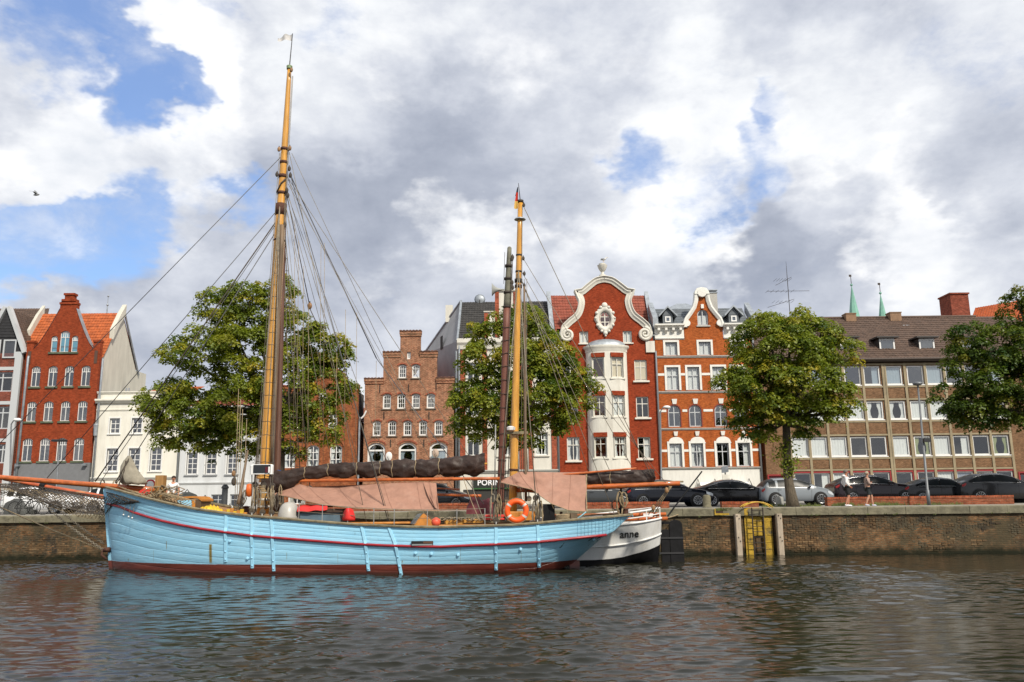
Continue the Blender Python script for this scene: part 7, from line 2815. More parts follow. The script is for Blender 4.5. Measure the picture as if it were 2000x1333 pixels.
# name on the quarter: letters that follow the plating
base = P(1202, 1050, 34.4)
me = text_mesh('anne', .40, .004, .008, 1.04)
me.materials.append(mat('name_black', (.02, .02, .02), .5))
zc0 = P(1222, 1047.5, 34.5).z
from mathutils.bvhtree import BVHTree
hullb = MB().grid([[wpt(u, .3 + (wrail(u) - .3) * k / 12, 1, wrail(u)) for k in range(13)] for u in WUS])
bvh = BVHTree.FromPolygons([Vector(q) for q in hullb.v], hullb.f)
for v in me.vertices:
    x = base.x + v.co.x
    z = zc0 + v.co.y + .022 * v.co.x
    hit = bvh.ray_cast(Vector((x, 20, z)), Vector((0, 1, 0)))[0]
    v.co = Vector((x, (hit.y if hit else 34.5) - .022 - v.co.z, z)) - wship.location
link('name_lettering', me, wship)
# its mast: lower part red brown, top grey, leaning with gear
ym = wyc(P(985, 900, 36).x) + .2
lm = spar('lower_mast', P(976, 1010, ym), P(990, 600, ym), .15, .155, mat('redbrown_spar', (.155, .055, .035), .6, var=.25, vscale=2, stretch=(4, 4, .4)), wship, 12)
um = spar('upper_mast', P(990.3, 602, ym), P(995, 486, ym), .165, .10, mat('grey_green_spar', (.13, .125, .09), .7, var=.25, vscale=3), wship, 12)
MB().sphere(P(995, 486, ym), .10, 10, 6).build('mast_cap', mat('grey_green_spar'), um, True)
for py in (520, 545, 600, 572):
    q = P(995 - (py - 486) * .045, py, ym)
    MB().tube([q - Vector((0, 0, .05)), q + Vector((0, 0, .05))], .175, 12).build('mast_band', M_IRON, um, True)
for px, py in ((1001, 503), (1000, 552), (1001, 562), (1000, 506)):
    block(P(px, py, ym - .1), M_ROPED, wship, .10)
for dx in (0, 5):
    rope('halyard', [P(1000 + dx * .3, 505 + dx, ym - .1), P(985 - dx, 990, ym - .3)], .014, M_ROPED, wship)
for k in range(14):
    py = 640 + k * 26
    c = P(983.5 - (py - 780) * .030, py, ym)
    pts = [c + Vector((.19 * math.cos(t), .19 * math.sin(t), .03 * math.sin(t + k))) for t in [2 * PI * j / 12 for j in range(12)]]
    MB().tube(pts, .014, 5, closed=True).build('mast_hoop', M_ROPED, wship, True)
# loudhailer horn and whip aerial
q = P(985, 566, ym - .1)
b = MB()
rings = []
for i in range(8):
    t = i / 7
    r = .03 + .24 * t ** 3 + .03 * t
    x = q.x - .55 * t
    z = q.z + .0
    rings.append([(x, q.y + r * math.cos(2 * PI * j / 14), z + r * math.sin(2 * PI * j / 14)) for j in range(14)])
b.loft(rings, True, False)
b.build('horn_speaker', mat('horn_grey', (.30, .31, .29), .5), wship, True)
rope('aerial', [P(984, 555, ym), P(986, 493, ym)], .012, M_WIRE, wship)
rope('aerial', [P(966, 990, ym), P(968, 830, ym)], .03, M_GALV, wship)
# bowsprit, chipped red
spar('bowsprit', P(232, 977, wyc(-14)), P(8, 936, wyc(-14) + .2), .115, .07, mat('chipped_red_spar', (.40, .085, .03), .5, var=.3, vscale=2, dirt=.8, dcol=(.55, .38, .18), stretch=(1.2, 4, 4)), wship)
MB().tube([P(79, 949, wyc(-14) + .1), P(88, 951, wyc(-14) + .1)], .14, 10).build('bowsprit_band', M_BLACKM, wship)
# mooring lines and a fender stick ashore
rope('mooring_line', [P(1299, 1015, wyc(WX1)), P(1310, 1000, 37.8), P(1371, 921, 38.2)], .035, M_BLACKM, wship)
rope('mooring_line', [P(1270, 1012, wyc(WX1)), P(1330, 1003, quay_y(7.5) + .4)], .03, M_ROPE, wship, sag=.1)
# maroon cover heaped over the barge's hatch
b = MB()
yk = wyc(-1.4) - .6
rows = []
for i in range(19):
    t = i / 18
    c = P(912 + 56 * t, 1004, yk)
    hh = (30 + 9 * math.sin(t * 9) * (1 - t)) * math.sin(PI * (.06 + .88 * t)) ** .5 / F * yk
    rows.append([c + Vector((0, -.5 + j / 9, hh * math.sin(PI * j / 9) ** .5 * (1 + .25 * mnoise.noise(Vector((i * .4, j * .5, 7)))))) for j in range(10)])
b.grid(rows)
b.build('hatch_cover', mat('maroon_cover', (.11, .014, .020), .7, var=.2), wship, True)

# ================================================================ trees
def leaf_mat(name, dark, light, gold):
    M = bpy.data.materials.new(name)
    M.use_nodes = True
    g = G(M.node_tree)
    nt = M.node_tree
    nt.nodes.remove(nt.nodes['Principled BSDF'])
    at = g.node('ShaderNodeAttribute', attribute_name='tint')
    f = at.outputs['Fac']
    c = g.ramp(f, [(0.0, dark), (0.55, light), (0.82, tuple(.6 * a + .4 * b for a, b in zip(light, gold))), (1.0, gold)])
    d = g.node('ShaderNodeBsdfDiffuse')
    t = g.node('ShaderNodeBsdfTranslucent')
    gl = g.node('ShaderNodeBsdfGlossy')
    gl.inputs['Roughness'].default_value = .42
    gl.inputs['Color'].default_value = (.8, .85, .8, 1)
    g.put(d.inputs[0], c)
    g.put(t.inputs[0], g.v('MULTIPLY', c, (1.3, 1.35, .7)))
    m1 = g.node('ShaderNodeMixShader')
    m1.inputs[0].default_value = .42
    nt.links.new(d.outputs[0], m1.inputs[1])
    nt.links.new(t.outputs[0], m1.inputs[2])
    m2 = g.node('ShaderNodeMixShader')
    m2.inputs[0].default_value = .025
    nt.links.new(m1.outputs[0], m2.inputs[1])
    nt.links.new(gl.outputs[0], m2.inputs[2])
    nt.links.new(m2.outputs[0], nt.nodes['Material Output'].inputs[0])
    return M


M_LEAF = leaf_mat('linden_leaves', (.050, .092, .014), (.205, .245, .026), (.40, .32, .034))
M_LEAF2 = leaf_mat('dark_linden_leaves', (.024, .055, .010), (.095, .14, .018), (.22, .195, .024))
M_BARK = mat('bark', (.10, .080, .055), .9, var=.35, vscale=5, stretch=(3, 3, .8), bump=.9, bscale=12)


def tree(name, label, base, lobes, m, trunk_r, fork, seed, nclump, nleaf, leaf=.115, skirt=None):
    """lobes: (px, py, radius px, dy) masses of the crown; sprays of leaves gather on twigs over each mass"""
    r = np.random.RandomState(seed)
    base = Vector(base)
    t = thing(name, label, 'tree', base, 'lime trees along the quay')
    Y = base.y
    cs = []
    for px, py, rp, dy in lobes:
        c = P(px, py, Y + dy)
        cs.append((np.array(c), rp * .94 / F * (Y + dy)))
    fk = Vector(fork)
    # trunk with root flare
    pts, rr = [], []
    for i in range(9):
        q = i / 8
        p = base.lerp(fk, q) + Vector((.07 * math.sin(q * 5 + seed), .05 * math.sin(q * 4), 0))
        pts.append(p)
        rr.append(trunk_r * (1.45 if i == 0 else 1.12 if i == 1 else 1 - .25 * q))
    pts[0].z -= .1
    MB().tube(pts, rr, 12).build('trunk', M_BARK, t, True)
    rw = random.Random(seed)
    for c, R in cs:
        e = Vector(c)
        a = fk - Vector((0, 0, rw.uniform(0, .5)))
        mid = a.lerp(e, .5) + Vector((rw.uniform(-.4, .4), rw.uniform(-.4, .4), -.25 * (e - a).length * .3))
        pp = []
        for i in range(9):
            q = i / 8
            pp.append(a * (1 - q) ** 2 + mid * 2 * q * (1 - q) + e * q * q)
        lb = MB().tube(pp, [trunk_r * .5 * (1 - .85 * i / 8) + .012 for i in range(9)], 7).build('limb', M_BARK, t, True)
        for k in range(4):
            d = Vector((rw.gauss(0, 1), rw.gauss(0, 1), rw.gauss(0.1, .8))).normalized()
            s0 = pp[5 + k % 3]
            MB().tube([s0, s0 + d * R * .45 + Vector((0, 0, .1)), s0 + d * R * .95], [.035, .025, .008], 5).build('branch', M_BARK, lb, True)
    # leaf sprays: each a little dome of leaves round a twig end, the domes crowding over each mass
    vol = np.array([R ** 2 for c, R in cs])
    pick = r.choice(len(cs), nclump, p=vol / vol.sum())
    P_, T_, N_ = [], [], []
    allc = np.array([c for c, R in cs])
    allr = np.array([R for c, R in cs])
    for k in range(nclump):
        c, R = cs[pick[k]]
        d = r.randn(3)
        d /= np.linalg.norm(d)
        rad = R * (.55 + .45 * r.rand() + (.28 * r.rand() if r.rand() < .22 else 0))
        cc = c + d * rad * np.array([1, 1, .9])
        inside = (np.linalg.norm(allc - cc, axis=1) < allr * .62).sum()
        if inside and r.rand() < .72:
            continue
        sz = (.22 + .30 * r.rand()) * (.75 + .25 * min(R, 1.8) / 1.8)
        n = int(nleaf * (sz / .42) ** 2 * (.8 + .4 * r.rand()))
        q = r.randn(n, 3)
        q /= np.linalg.norm(q, axis=1, keepdims=True)
        q[:, 2] = np.where(q[:, 2] < -.35, -q[:, 2], q[:, 2])
        rr_ = sz * (.55 + .5 * r.rand(n, 1) ** .6)
        lump = 1 + .35 * np.sin(q[:, :1] * 5 + r.rand() * 6) * np.sin(q[:, 1:2] * 5 + r.rand() * 6)
        pos = cc + q * rr_ * lump * np.array([1.15, 1.15, .72]) + d * np.array([1, 1, .2]) * sz * .3
        pos[:, 2] -= .25 * ((pos[:, :2] - cc[:2]) ** 2).sum(1) / sz
        base_t = np.clip(.48 + .22 * r.randn(), .06, 1.0)
        tint = np.clip(base_t + .08 * r.randn(n), 0, 1)
        P_.append(pos)
        T_.append(tint)
        N_.append(q * .8 + np.array([0, -.05, .55]))
    if skirt:
        for sx, sy, w, n in skirt:
            c = np.array(P(sx, sy, Y - .1))
            P_.append(c + r.randn(n, 3) * np.array([w, w * .7, w * .9]))
            T_.append(np.clip(.45 + .15 * r.randn(n), 0, 1))
            N_.append(np.tile(np.array([0, -.3, .6]), (n, 1)))
    pos = np.concatenate(P_)
    tin = np.concatenate(T_)
    nr = np.concatenate(N_)
    n = len(pos)
    nr = nr + r.randn(n, 3) * .33
    nr /= np.linalg.norm(nr, axis=1, keepdims=True)
    a = np.cross(nr, r.randn(n, 3))
    a /= np.linalg.norm(a, axis=1, keepdims=True)
    b = np.cross(nr, a)
    s = (leaf * (.65 + .7 * r.rand(n)))[:, None]
    # heart-ish leaf: tip, two shoulders, stalk end; folded a little along the rib
    v0 = pos - a * s * .5
    v1 = pos + b * s * .48 + nr * s * .10 - a * s * .08
    v2 = pos + a * s * .62 - nr * s * .10
    v3 = pos - b * s * .48 + nr * s * .10 - a * s * .08
    co = np.stack([v0, v1, v2, v3], 1).reshape(-1, 3) - np.array(base)
    i = np.arange(n) * 4
    tri = np.stack([i, i + 1, i + 2, i, i + 2, i + 3], 1).reshape(-1, 3)
    me = bpy.data.meshes.new('crown')
    me.vertices.add(len(co))
    me.vertices.foreach_set('co', co.astype(np.float32).ravel())
    me.loops.add(tri.size)
    me.loops.foreach_set('vertex_index', tri.ravel().astype(np.int32))
    me.polygons.add(len(tri))
    me.polygons.foreach_set('loop_start', (np.arange(len(tri)) * 3).astype(np.int32))
    me.update(calc_edges=True)
    at = me.attributes.new('tint', 'FLOAT', 'POINT')
    at.data.foreach_set('value', np.repeat(tin, 4).astype(np.float32))
    me.materials.append(m)
    stuff(link('crown', me, t))
    return t


YT = 44.0
tree('lime_tree', 'large lime tree with golden tips behind the main mast', (P(545, 990, YT).x, YT, QT),
     [(485, 590, 50, 0), (430, 600, 46, .5), (545, 580, 44, .3), (400, 690, 62, -.8), (470, 690, 66, -1.2), (350, 685, 34, 0), (560, 650, 60, 0), (625, 680, 52, .3), (655, 690, 32, 0), (590, 640, 34, 1), (330, 780, 52, -.3), (390, 800, 66, -1.2), (470, 790, 70, -1.5),
      (560, 760, 74, -1.0), (640, 760, 46, -.4), (300, 775, 36, 0), (345, 840, 46, 0), (410, 855, 48, -.6), (480, 850, 52, -.6), (560, 840, 56, -.5), (630, 830, 48, -.2), (450, 625, 44, 0), (510, 610, 44, .5)],
     M_LEAF, .27, P(545, 800, YT), 5, 1040, 160, .116)
tree('lime_tree', 'lime tree with its trunk hidden by the mizzen mast, middle of the quay', (P(1008, 990, YT).x, YT, QT),
     [(1000, 640, 40, .3), (1040, 650, 44, 0), (960, 660, 38, 0), (940, 705, 44, -.4), (1010, 700, 56, -.8), (1075, 700, 50, -.3), (1110, 740, 44, 0), (1130, 775, 34, 0), (920, 775, 44, 0), (980, 780, 62, -1.1), (1050, 770, 62, -1.0), (1100, 800, 40, -.3),
      (915, 830, 36, 0), (960, 845, 42, -.4), (1020, 840, 46, -.5), (1070, 830, 38, -.2), (930, 645, 22, .5), (1025, 612, 24, .4)],
     M_LEAF, .24, P(1008, 830, YT), 8, 670, 160, .116)
tree('lime_tree', 'round headed lime tree in full view right of the yellow ladder', (P(1549, 992, 40.6).x, 40.6, QT),
     [(1500, 640, 42, .2), (1545, 640, 44, 0), (1470, 670, 44, 0), (1530, 690, 66, -.8), (1595, 670, 46, 0), (1640, 690, 36, 0), (1460, 720, 40, 0), (1425, 740, 26, 0), (1490, 760, 64, -1.0), (1570, 750, 66, -1.0), (1630, 780, 40, -.2), (1455, 800, 42, 0),
      (1512, 800, 46, -.8), (1590, 800, 40, -.4), (1640, 800, 26, 0), (1464, 838, 28, 0), (1492, 850, 20, 0), (1575, 838, 20, 0), (1605, 645, 24, .2)],
     M_LEAF, .235, P(1531, 815, 40.6), 3, 640, 160, .110, skirt=[(1528, 890, .28, 160), (1546, 905, .22, 180), (1540, 925, .14, 90), (1536, 870, .3, 160), (1530, 910, .1, 60)])
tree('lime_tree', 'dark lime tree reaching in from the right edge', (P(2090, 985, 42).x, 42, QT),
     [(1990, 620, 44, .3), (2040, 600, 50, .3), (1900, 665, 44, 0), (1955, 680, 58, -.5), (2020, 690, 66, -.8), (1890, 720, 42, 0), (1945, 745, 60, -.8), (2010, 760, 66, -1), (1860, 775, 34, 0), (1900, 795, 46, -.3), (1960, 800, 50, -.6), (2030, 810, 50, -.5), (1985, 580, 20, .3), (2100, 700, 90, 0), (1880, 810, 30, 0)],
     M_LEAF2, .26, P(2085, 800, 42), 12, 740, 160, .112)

# ================================================================ cars
def paint(name, c, rough=.18):
    m = mat(name, c, rough, .0, coat=.35, spec=.3)
    b = m.node_tree.nodes['Principled BSDF']
    b.inputs['Coat Roughness'].default_value = .03
    return m


M_TYRE = mat('tyre_rubber', (.012, .012, .012), .85)
M_RIM = mat('alloy_rim', (.38, .39, .40), .3, .8)
M_CHROME = mat('chrome_trim', (.50, .51, .53), .38, .6)
M_CGLASS = mat('car_glass', (.012, .015, .017), .30, spec=.12)
M_LAMP = mat('headlamp_glass', (.55, .58, .60), .08, .3)
M_TAIL = mat('tail_lamp', (.30, .012, .012), .2)
M_PLATE = mat('number_plate', (.72, .72, .72), .5)
M_TRIM = mat('black_trim', (.014, .014, .015), .5)
CARS = {
    # lengths along the car from tail (0) to nose (1): roof / bonnet height, then shoulder height
    'estate': (4.9, 1.86, [(0, .92), (.015, 1.02), (.05, 1.18), (.10, 1.36), (.20, 1.44), (.36, 1.47), (.50, 1.45), (.58, 1.38), (.66, 1.20), (.73, 1.01), (.80, .97), (.90, .90), (.97, .79), (1, .66)], [(0, .82), (.05, .95), (.3, .97), (.7, .94), (.85, .86), (.97, .72), (1, .62)], (.10, .66)),
    'saloon': (4.85, 1.84, [(0, .88), (.02, 1.00), (.08, 1.06), (.16, 1.15), (.26, 1.34), (.36, 1.43), (.46, 1.44), (.56, 1.38), (.65, 1.18), (.73, 1.00), (.80, .96), (.90, .88), (.97, .76), (1, .64)], [(0, .82), (.05, .95), (.3, .96), (.7, .92), (.85, .85), (.97, .70), (1, .60)], (.15, .66)),
    'hatch': (4.05, 1.70, [(0, .80), (.02, .98), (.06, 1.16), (.11, 1.36), (.20, 1.45), (.36, 1.48), (.50, 1.46), (.60, 1.38), (.70, 1.18), (.77, 1.02), (.84, .96), (.92, .86), (.97, .74), (1, .60)], [(0, .78), (.06, .98), (.3, .98), (.7, .93), (.85, .84), (.97, .68), (1, .56)], (.10, .70)),
    'suv': (4.8, 1.92, [(0, .95), (.015, 1.12), (.06, 1.22), (.14, 1.42), (.22, 1.56), (.36, 1.62), (.50, 1.61), (.58, 1.53), (.66, 1.33), (.72, 1.16), (.80, 1.12), (.90, 1.05), (.97, .92), (1, .74)], [(0, .95), (.05, 1.10), (.3, 1.13), (.7, 1.08), (.85, 1.00), (.97, .84), (1, .70)], (.12, .66)),
}


def car(kind, label, px, Y, colour, pyref=985, flip=False, rotz=0.0, name='parked_car', wpx=None):
    L, Wd, top, sh, (gl0, gl1) = CARS[kind]
    p = P(px, pyref, Y)
    t = thing(name, label, 'car', (p.x, Y, QT + .008), 'cars parked along the quay', (0, 0, rotz))
    hw = Wd / 2
    n = 64
    us = [i / n for i in range(n + 1)]
    rings, kindof = [], []

    def sect(u):
        zt, zs = interp(u, top), min(interp(u, sh), interp(u, top) - .01)
        e = min(1, u / .07, (1 - u) / .11)
        w = hw * (.80 + .20 * math.sin(e * PI / 2))
        cab = max(0, min(1, (zt - zs) / .42))
        wr = w * (1 - .27 * cab)
        zb = .22 + .12 * (1 - min(1, u / .06)) + .10 * (1 - min(1, (1 - u) / .06))
        x = (u - .5) * L
        return [(x, -w * .90, zb), (x, -w * .985, zb + .10), (x, -w, zb + .30), (x, -w * .99, zs - .10), (x, -w * .95, zs), (x, -(wr + (w - wr) * .45), zs + (zt - zs) * .5), (x, -wr, zt - .075 * cab - .01), (x, -wr * .86, zt - .02 * cab), (x, 0, zt + .035)]
    secs = []
    for u in us:
        s_ = sect(u)
        full = s_ + [(a, -b, c) for a, b, c in s_[-2::-1]]
        secs.append(full)
    m = len(secs[0])
    body, glass_s, glass_f, glass_r = MB(), {0: MB(), 1: MB(), 2: MB(), 3: MB()}, MB(), MB()
    dark = MB()
    ua, ub = gl0, gl1
    # pillars
    bp = ua + (ub - ua) * .52
    cp = ua + (ub - ua) * .20
    for i in range(n):
        uc = (us[i] + us[i + 1]) / 2
        cabh = interp(uc, top) - interp(uc, sh)
        for j in range(m - 1):
            q = [secs[i][j], secs[i][j + 1], secs[i + 1][j + 1], secs[i + 1][j]]
            jj = j if j < 8 else m - 2 - j
            tgt = body
            if cabh > .12:
                if jj in (4, 5) and ua + .015 < uc < ub - .01 and abs(uc - bp) > .009 and abs(uc - cp) > .011:
                    tgt = glass_s[(0 if uc > bp else 1) if j < 8 else (2 if uc > bp else 3)]
                elif jj in (6, 7) and uc > .515 and uc < ub + .075:
                    tgt = glass_f
                elif jj in (6, 7) and uc < ua + .09 and uc > .035:
                    tgt = glass_r
            tgt.add(q, [(0, 1, 2, 3)])
    for ends in (secs[0], secs[-1]):
        body.add(ends, [tuple(range(m))])

    def weld(mb, nm, mt, par, off=0.0):
        if not mb.f:
            return None
        me = mb.mesh(nm, mt, False, None, fix=False)
        b_ = bmesh.new()
        b_.from_mesh(me)
        bmesh.ops.remove_doubles(b_, verts=b_.verts, dist=.001)
        bmesh.ops.recalc_face_normals(b_, faces=b_.faces)
        b_.to_mesh(me)
        b_.free()
        me.shade_smooth()
        me.set_sharp_from_angle(angle=math.radians(38))
        return link(nm, me, par)
    bo = weld(body, 'body', colour, t)
    weld(glass_f, 'windscreen', M_CGLASS, t)
    weld(glass_r, 'rear_window', M_CGLASS, t)
    for k in glass_s:
        weld(glass_s[k], 'side_window', M_CGLASS, t)
    lk = lambda mb, nm, mt, par=t, sm=False: link(nm, mb.mesh(nm, mt, sm), par)
    # chrome line under and over the side glass, sills, door shuts
    for sgn in (-1, 1):
        pts, ptr = [], []
        for i in range(15):
            u = ua + (ub - ua + .02) * i / 14
            s_ = sect(u)
            pts.append((s_[4][0], sgn * -s_[4][1] * 1.004, s_[4][2] + .005))
            q = sect(ua + .02 + (ub - ua - .02) * i / 14)
            ptr.append((q[6][0], sgn * -q[6][1] * 1.01, q[6][2] + .0))
        lk(MB().tube(pts, .011, 5), 'chrome_strip', M_CHROME)
        lk(MB().tube(ptr, .010, 5), 'roof_strip', M_CHROME if kind != 'hatch' else M_TRIM)
        for u in (cp + .01, bp, ub - .02):
            s_ = sect(u)
            pp = [(s_[k][0] + .02 * (k - 2), sgn * -s_[k][1] * 1.002, s_[k][2]) for k in (1, 2, 3, 4)]
            lk(MB().tube(pp, .006, 4), 'door_shut', M_TRIM)
        for u in (cp + .055, bp + .055):
            s_ = sect(u - .04)
            x = (u - .03 - .5) * L
            lk(MB().box((x - .11, min(sgn * hw * .985, sgn * hw * 1.02), s_[3][2] - .03), (x + .11, max(sgn * hw * .985, sgn * hw * 1.02), s_[3][2] + .005)), 'door_handle', colour)
        s_ = sect(ub - .03)
        mx = s_[4][0] - .02
        mi = MB().sphere((mx, sgn * (hw + .08), s_[4][2] + .10), (.09, .10, .075), 10, 6)
        mo = lk(mi, 'wing_mirror', colour, t, True)
        lk(MB().tube([(mx, sgn * hw * .93, s_[4][2]), (mx, sgn * (hw + .03), s_[4][2] + .06)], .025, 5), 'mirror_arm', M_TRIM, mo)
        # lamps wrap round the corners
        for nm, uu, zz, mt in (('headlight', (.905, .985), .15, M_LAMP), ('tail_light', (.012, .05), .12, M_TAIL)):
            b = MB()
            rows = []
            for k in range(5):
                u = uu[0] + (uu[1] - uu[0]) * k / 4
                s_ = sect(u)
                hgt = zz * (.55 + .45 * math.sin(PI * (k + .6) / 5.2))
                rows.append([(s_[3][0], sgn * -s_[3][1] * 1.012, s_[3][2] + .10 - hgt), (s_[3][0], sgn * -s_[3][1] * 1.015, s_[3][2] + .06), (s_[4][0], sgn * -s_[4][1] * 1.008, s_[4][2] + .012)])
            b.grid(rows)
            lk(b, nm, mt, t, True)
        # wheels
        for u in (.185, .80):
            x = (u - .5) * L
            R = .335 if kind != 'suv' else .37
            y = sgn * (hw - .02)
            arch = lk(MB().lathe((x, y - .10 if sgn > 0 else y - .02 - .0, R), [(.02, 0), (R + .06, 0), (R + .06, .12), (.02, .12)], 24, 'y'), 'wheel_arch', M_TRIM)
            o = sgn * .022
            wl = lk(MB().lathe((x, y - .11 + o, R), [(.05, 0), (R - .03, 0), (R, .03), (R, .19), (R - .03, .22), (R * .70, .22), (R * .68, .19), (.05, .19)], 24, 'y'), 'wheel', M_TYRE, t, 40)
            yo = y + o + (.11 if sgn > 0 else -.11)
            for k in range(10):
                a = 2 * PI * k / 10
                lk(MB().add([(x + math.cos(a - .10) * .05, yo, R + math.sin(a - .10) * .05), (x + math.cos(a - .09) * R * .68, yo + sgn * .006, R + math.sin(a - .09) * R * .68), (x + math.cos(a + .09) * R * .68, yo + sgn * .006, R + math.sin(a + .09) * R * .68), (x + math.cos(a + .10) * .05, yo, R + math.sin(a + .10) * .05)], [(0, 1, 2, 3)]), 'spoke', M_RIM, wl)
            lk(MB().tube([(x + R * .69 * math.cos(2 * PI * k / 20), yo, R + R * .69 * math.sin(2 * PI * k / 20)) for k in range(20)], .018, 5, closed=True), 'rim', M_RIM, wl)
    # nose: grille, bumper intake, plate
    xf = .5 * L
    s1 = sect(.992)
    zf = interp(.985, top)
    gr = lk(MB().bevbox((xf - .09, -.42, zf - .22), (xf + .018, .42, zf - .04), .02), 'grille', M_TRIM)
    for k in range(4):
        lk(MB().box((xf + .012, -.40, zf - .205 + k * .042), (xf + .026, .40, zf - .19 + k * .042)), 'grille_bar', M_CHROME, gr)
    lk(MB().bevbox((xf - .10, -.62, .26), (xf + .012, .62, .40), .02), 'air_intake', M_TRIM)
    lk(MB().box((xf + .0, -.26, .42), (xf + .035, .26, .53)), 'number_plate', M_PLATE)
    lk(MB().box((-xf - .02, -.26, .60), (-xf + .02, .26, .71)), 'number_plate', M_PLATE)
    return t


C_BLACK = paint('car_black', (.006, .006, .008))
C_BLUEB = paint('car_blue_black', (.006, .008, .016))
C_SILVER = paint('car_silver', (.20, .225, .25), .35)
C_GREY = paint('car_dark_grey', (.045, .05, .055))
C_WHITE = paint('car_white', (.72, .73, .74), .3)
C_ANTH = paint('car_anthracite', (.02, .021, .023))
C_PLUM = paint('car_plum_black', (.014, .007, .010))
YC = 47.5
car('saloon', 'dark grey saloon mostly behind the mizzen awning and coiled ropes', 1163, YC, C_GREY)
car('estate', 'black estate car parked right of the mizzen rope coils', 1305, YC - .3, C_BLUEB)
car('saloon', 'black saloon parked left of the silver hatchback', 1436, YC, C_BLACK)
car('hatch', 'silver hatchback parked behind the lime tree trunk', 1551, YC - .6, C_SILVER)
car('suv', 'plum black car parked directly behind the two walkers', 1705, YC - .2, C_PLUM)
car('saloon', 'low black saloon parked behind the lamp post', 1840, YC - .4, C_BLACK)
car('suv', 'anthracite car parked between low saloon and right edge', 1950, YC - 1.0, C_ANTH)
car('saloon', 'black car cut off by the right edge', 2068, YC - 1.0, C_BLACK)
car('hatch', 'grey hatchback seen between the awning end and rope tackles', 852, YC + 1, C_GREY)
car('hatch', 'white car behind the bicycles, left of the blue bow', 82, YC, C_WHITE)
car('hatch', 'white hatchback behind the canvas bundle on the bow', 240, YC + 1, C_WHITE)

# ================================================================ street furniture
M_POSTG = mat('lamp_post_grey', (.16, .17, .18), .5, .4, var=.15)


def lamp_post(label, base_px, base_py, Y, top_px, top_py, kind):
    b0 = on_quay(base_px, base_py) if Y is None else Vector((P(base_px, base_py, Y).x, Y, QT))
    Y = b0.y
    tp = P(top_px, top_py, Y)
    t = thing('street_lamp', label, 'street lamp', b0, 'street lamps')
    MB().tube([(b0.x, Y, QT), (b0.x, Y, QT + .7), (b0.x, Y, QT + .72), (tp.x, Y, tp.z)], [.085, .085, .06, .042], 10).build('post', M_POSTG, t, True)
    if kind == 'cap':
        MB().lathe((tp.x, Y, tp.z - .05), [(.05, 0), (.22, .06), (.24, .12), (.18, .18), (.02, .2)], 14).build('lamp_head', M_POSTG, t, True)
        c = P(1806, 860, Y)
        MB().box((c.x - .12, Y - .2, c.z - .1), (c.x + .22, Y, c.z + .08)).build('flood_box', M_TRIM, t)
    elif kind == 'flat':
        MB().bevbox((tp.x - .42, Y - .2, tp.z - .03), (tp.x + .42, Y + .2, tp.z + .10), .04).build('lamp_head', M_TRIM, t)
    elif kind == 'arm':
        MB().tube([(tp.x, Y, tp.z - .3), (tp.x + .02, Y, tp.z), (tp.x + .16, Y - .05, tp.z + .2), (tp.x + .36, Y - .1, tp.z + .24)], .035, 8).build('arm', M_POSTG, t, True)
        MB().sphere((tp.x + .42, Y - .1, tp.z + .23), (.26, .16, .12), 12, 8).build('lamp_head', M_WHITEP, t, True)
    return t


lamp_post('tall grey lamp post on the quay right of the two walkers', 1814.5, 986, 40.6, 1792.5, 752, 'cap')
lamp_post('slim lamp post with curved arm before the orange brick house', 1293, 985, 55.0, 1290, 803, 'arm')
lamp_post('dark lamp post with flat head before the red gable house', 108, 985, 50.0, 116, 862, 'flat')
lamp_post('lamp post with white oval head at the far left house', 18, 985, 52.0, 22, 828, 'arm')
# sign post with stacked grey boxes
Y = 50.0
b0 = P(1420, 985, Y)
t = thing('sign_post', 'post with stacked grey direction signs before the white shop front', 'sign', (b0.x, Y, QT))
MB().tube([(b0.x, Y, QT), (b0.x, Y, P(1420, 912, Y).z)], .04, 8).build('post', M_POSTG, t)
for py, w, a, dx in ((918, 12, .3, -2), (933, 15, -.25, 0), (941, 13, .15, 1), (952, 11, -.1, 1)):
    c = P(1418 + dx, py, Y - .1)
    hw = w / F * Y / 2
    MB().loft([[(c.x - hw, Y - .12 + a * .2, c.z + z), (c.x + hw, Y - .12 - a * .2, c.z + z + a * .18), (c.x + hw, Y - .06 - a * .2, c.z + z + a * .18), (c.x - hw, Y - .06 + a * .2, c.z + z)] for z in (-.19, .19)], True, True).build('sign_panel', M_CREAM if py != 918 else M_ZINC, t)
# small stone and iron bollards
for px, py, h, Y, m, lab in ((1381, 988, .62, 41.2, M_STONE, 'squat stone bollard before the black saloon bumper'), (1523, 985, .5, 41.6, mat('bollard_grey', (.28, .28, .26), .7), 'small grey bollard left of the lime tree trunk')):
    p = P(px, py, Y)
    t = thing('bollard', lab, 'bollard', (p.x, Y, QT), 'bollards')
    MB().lathe((p.x, Y, QT), [(.20, 0), (.20, h * .8), (.17, h * .95), (.08, h)], 12).build('shaft', m, t, 40)
    MB().lathe((p.x, Y, QT), [(.24, 0), (.24, .06), (.2, .08)], 12).build('base', m, t)
p = P(438, 985, 44)
t = thing('iron_bollard', 'tall dark iron bollard with domed cap before the pale house', 'bollard', (p.x, 44, QT), 'bollards')
zt = P(438, 950, 44).z
MB().lathe((p.x, 44, QT), [(.16, 0), (.15, zt - QT - .12)], 14).build('shaft', mat('bollard_iron', (.055, .06, .065), .6), t, 40)
MB().lathe((p.x, 44, zt - .12), [(.19, 0), (.19, .06), (.16, .12), (.10, .2), (.02, .22)], 14).build('cap', mat('bollard_iron'), t, True)
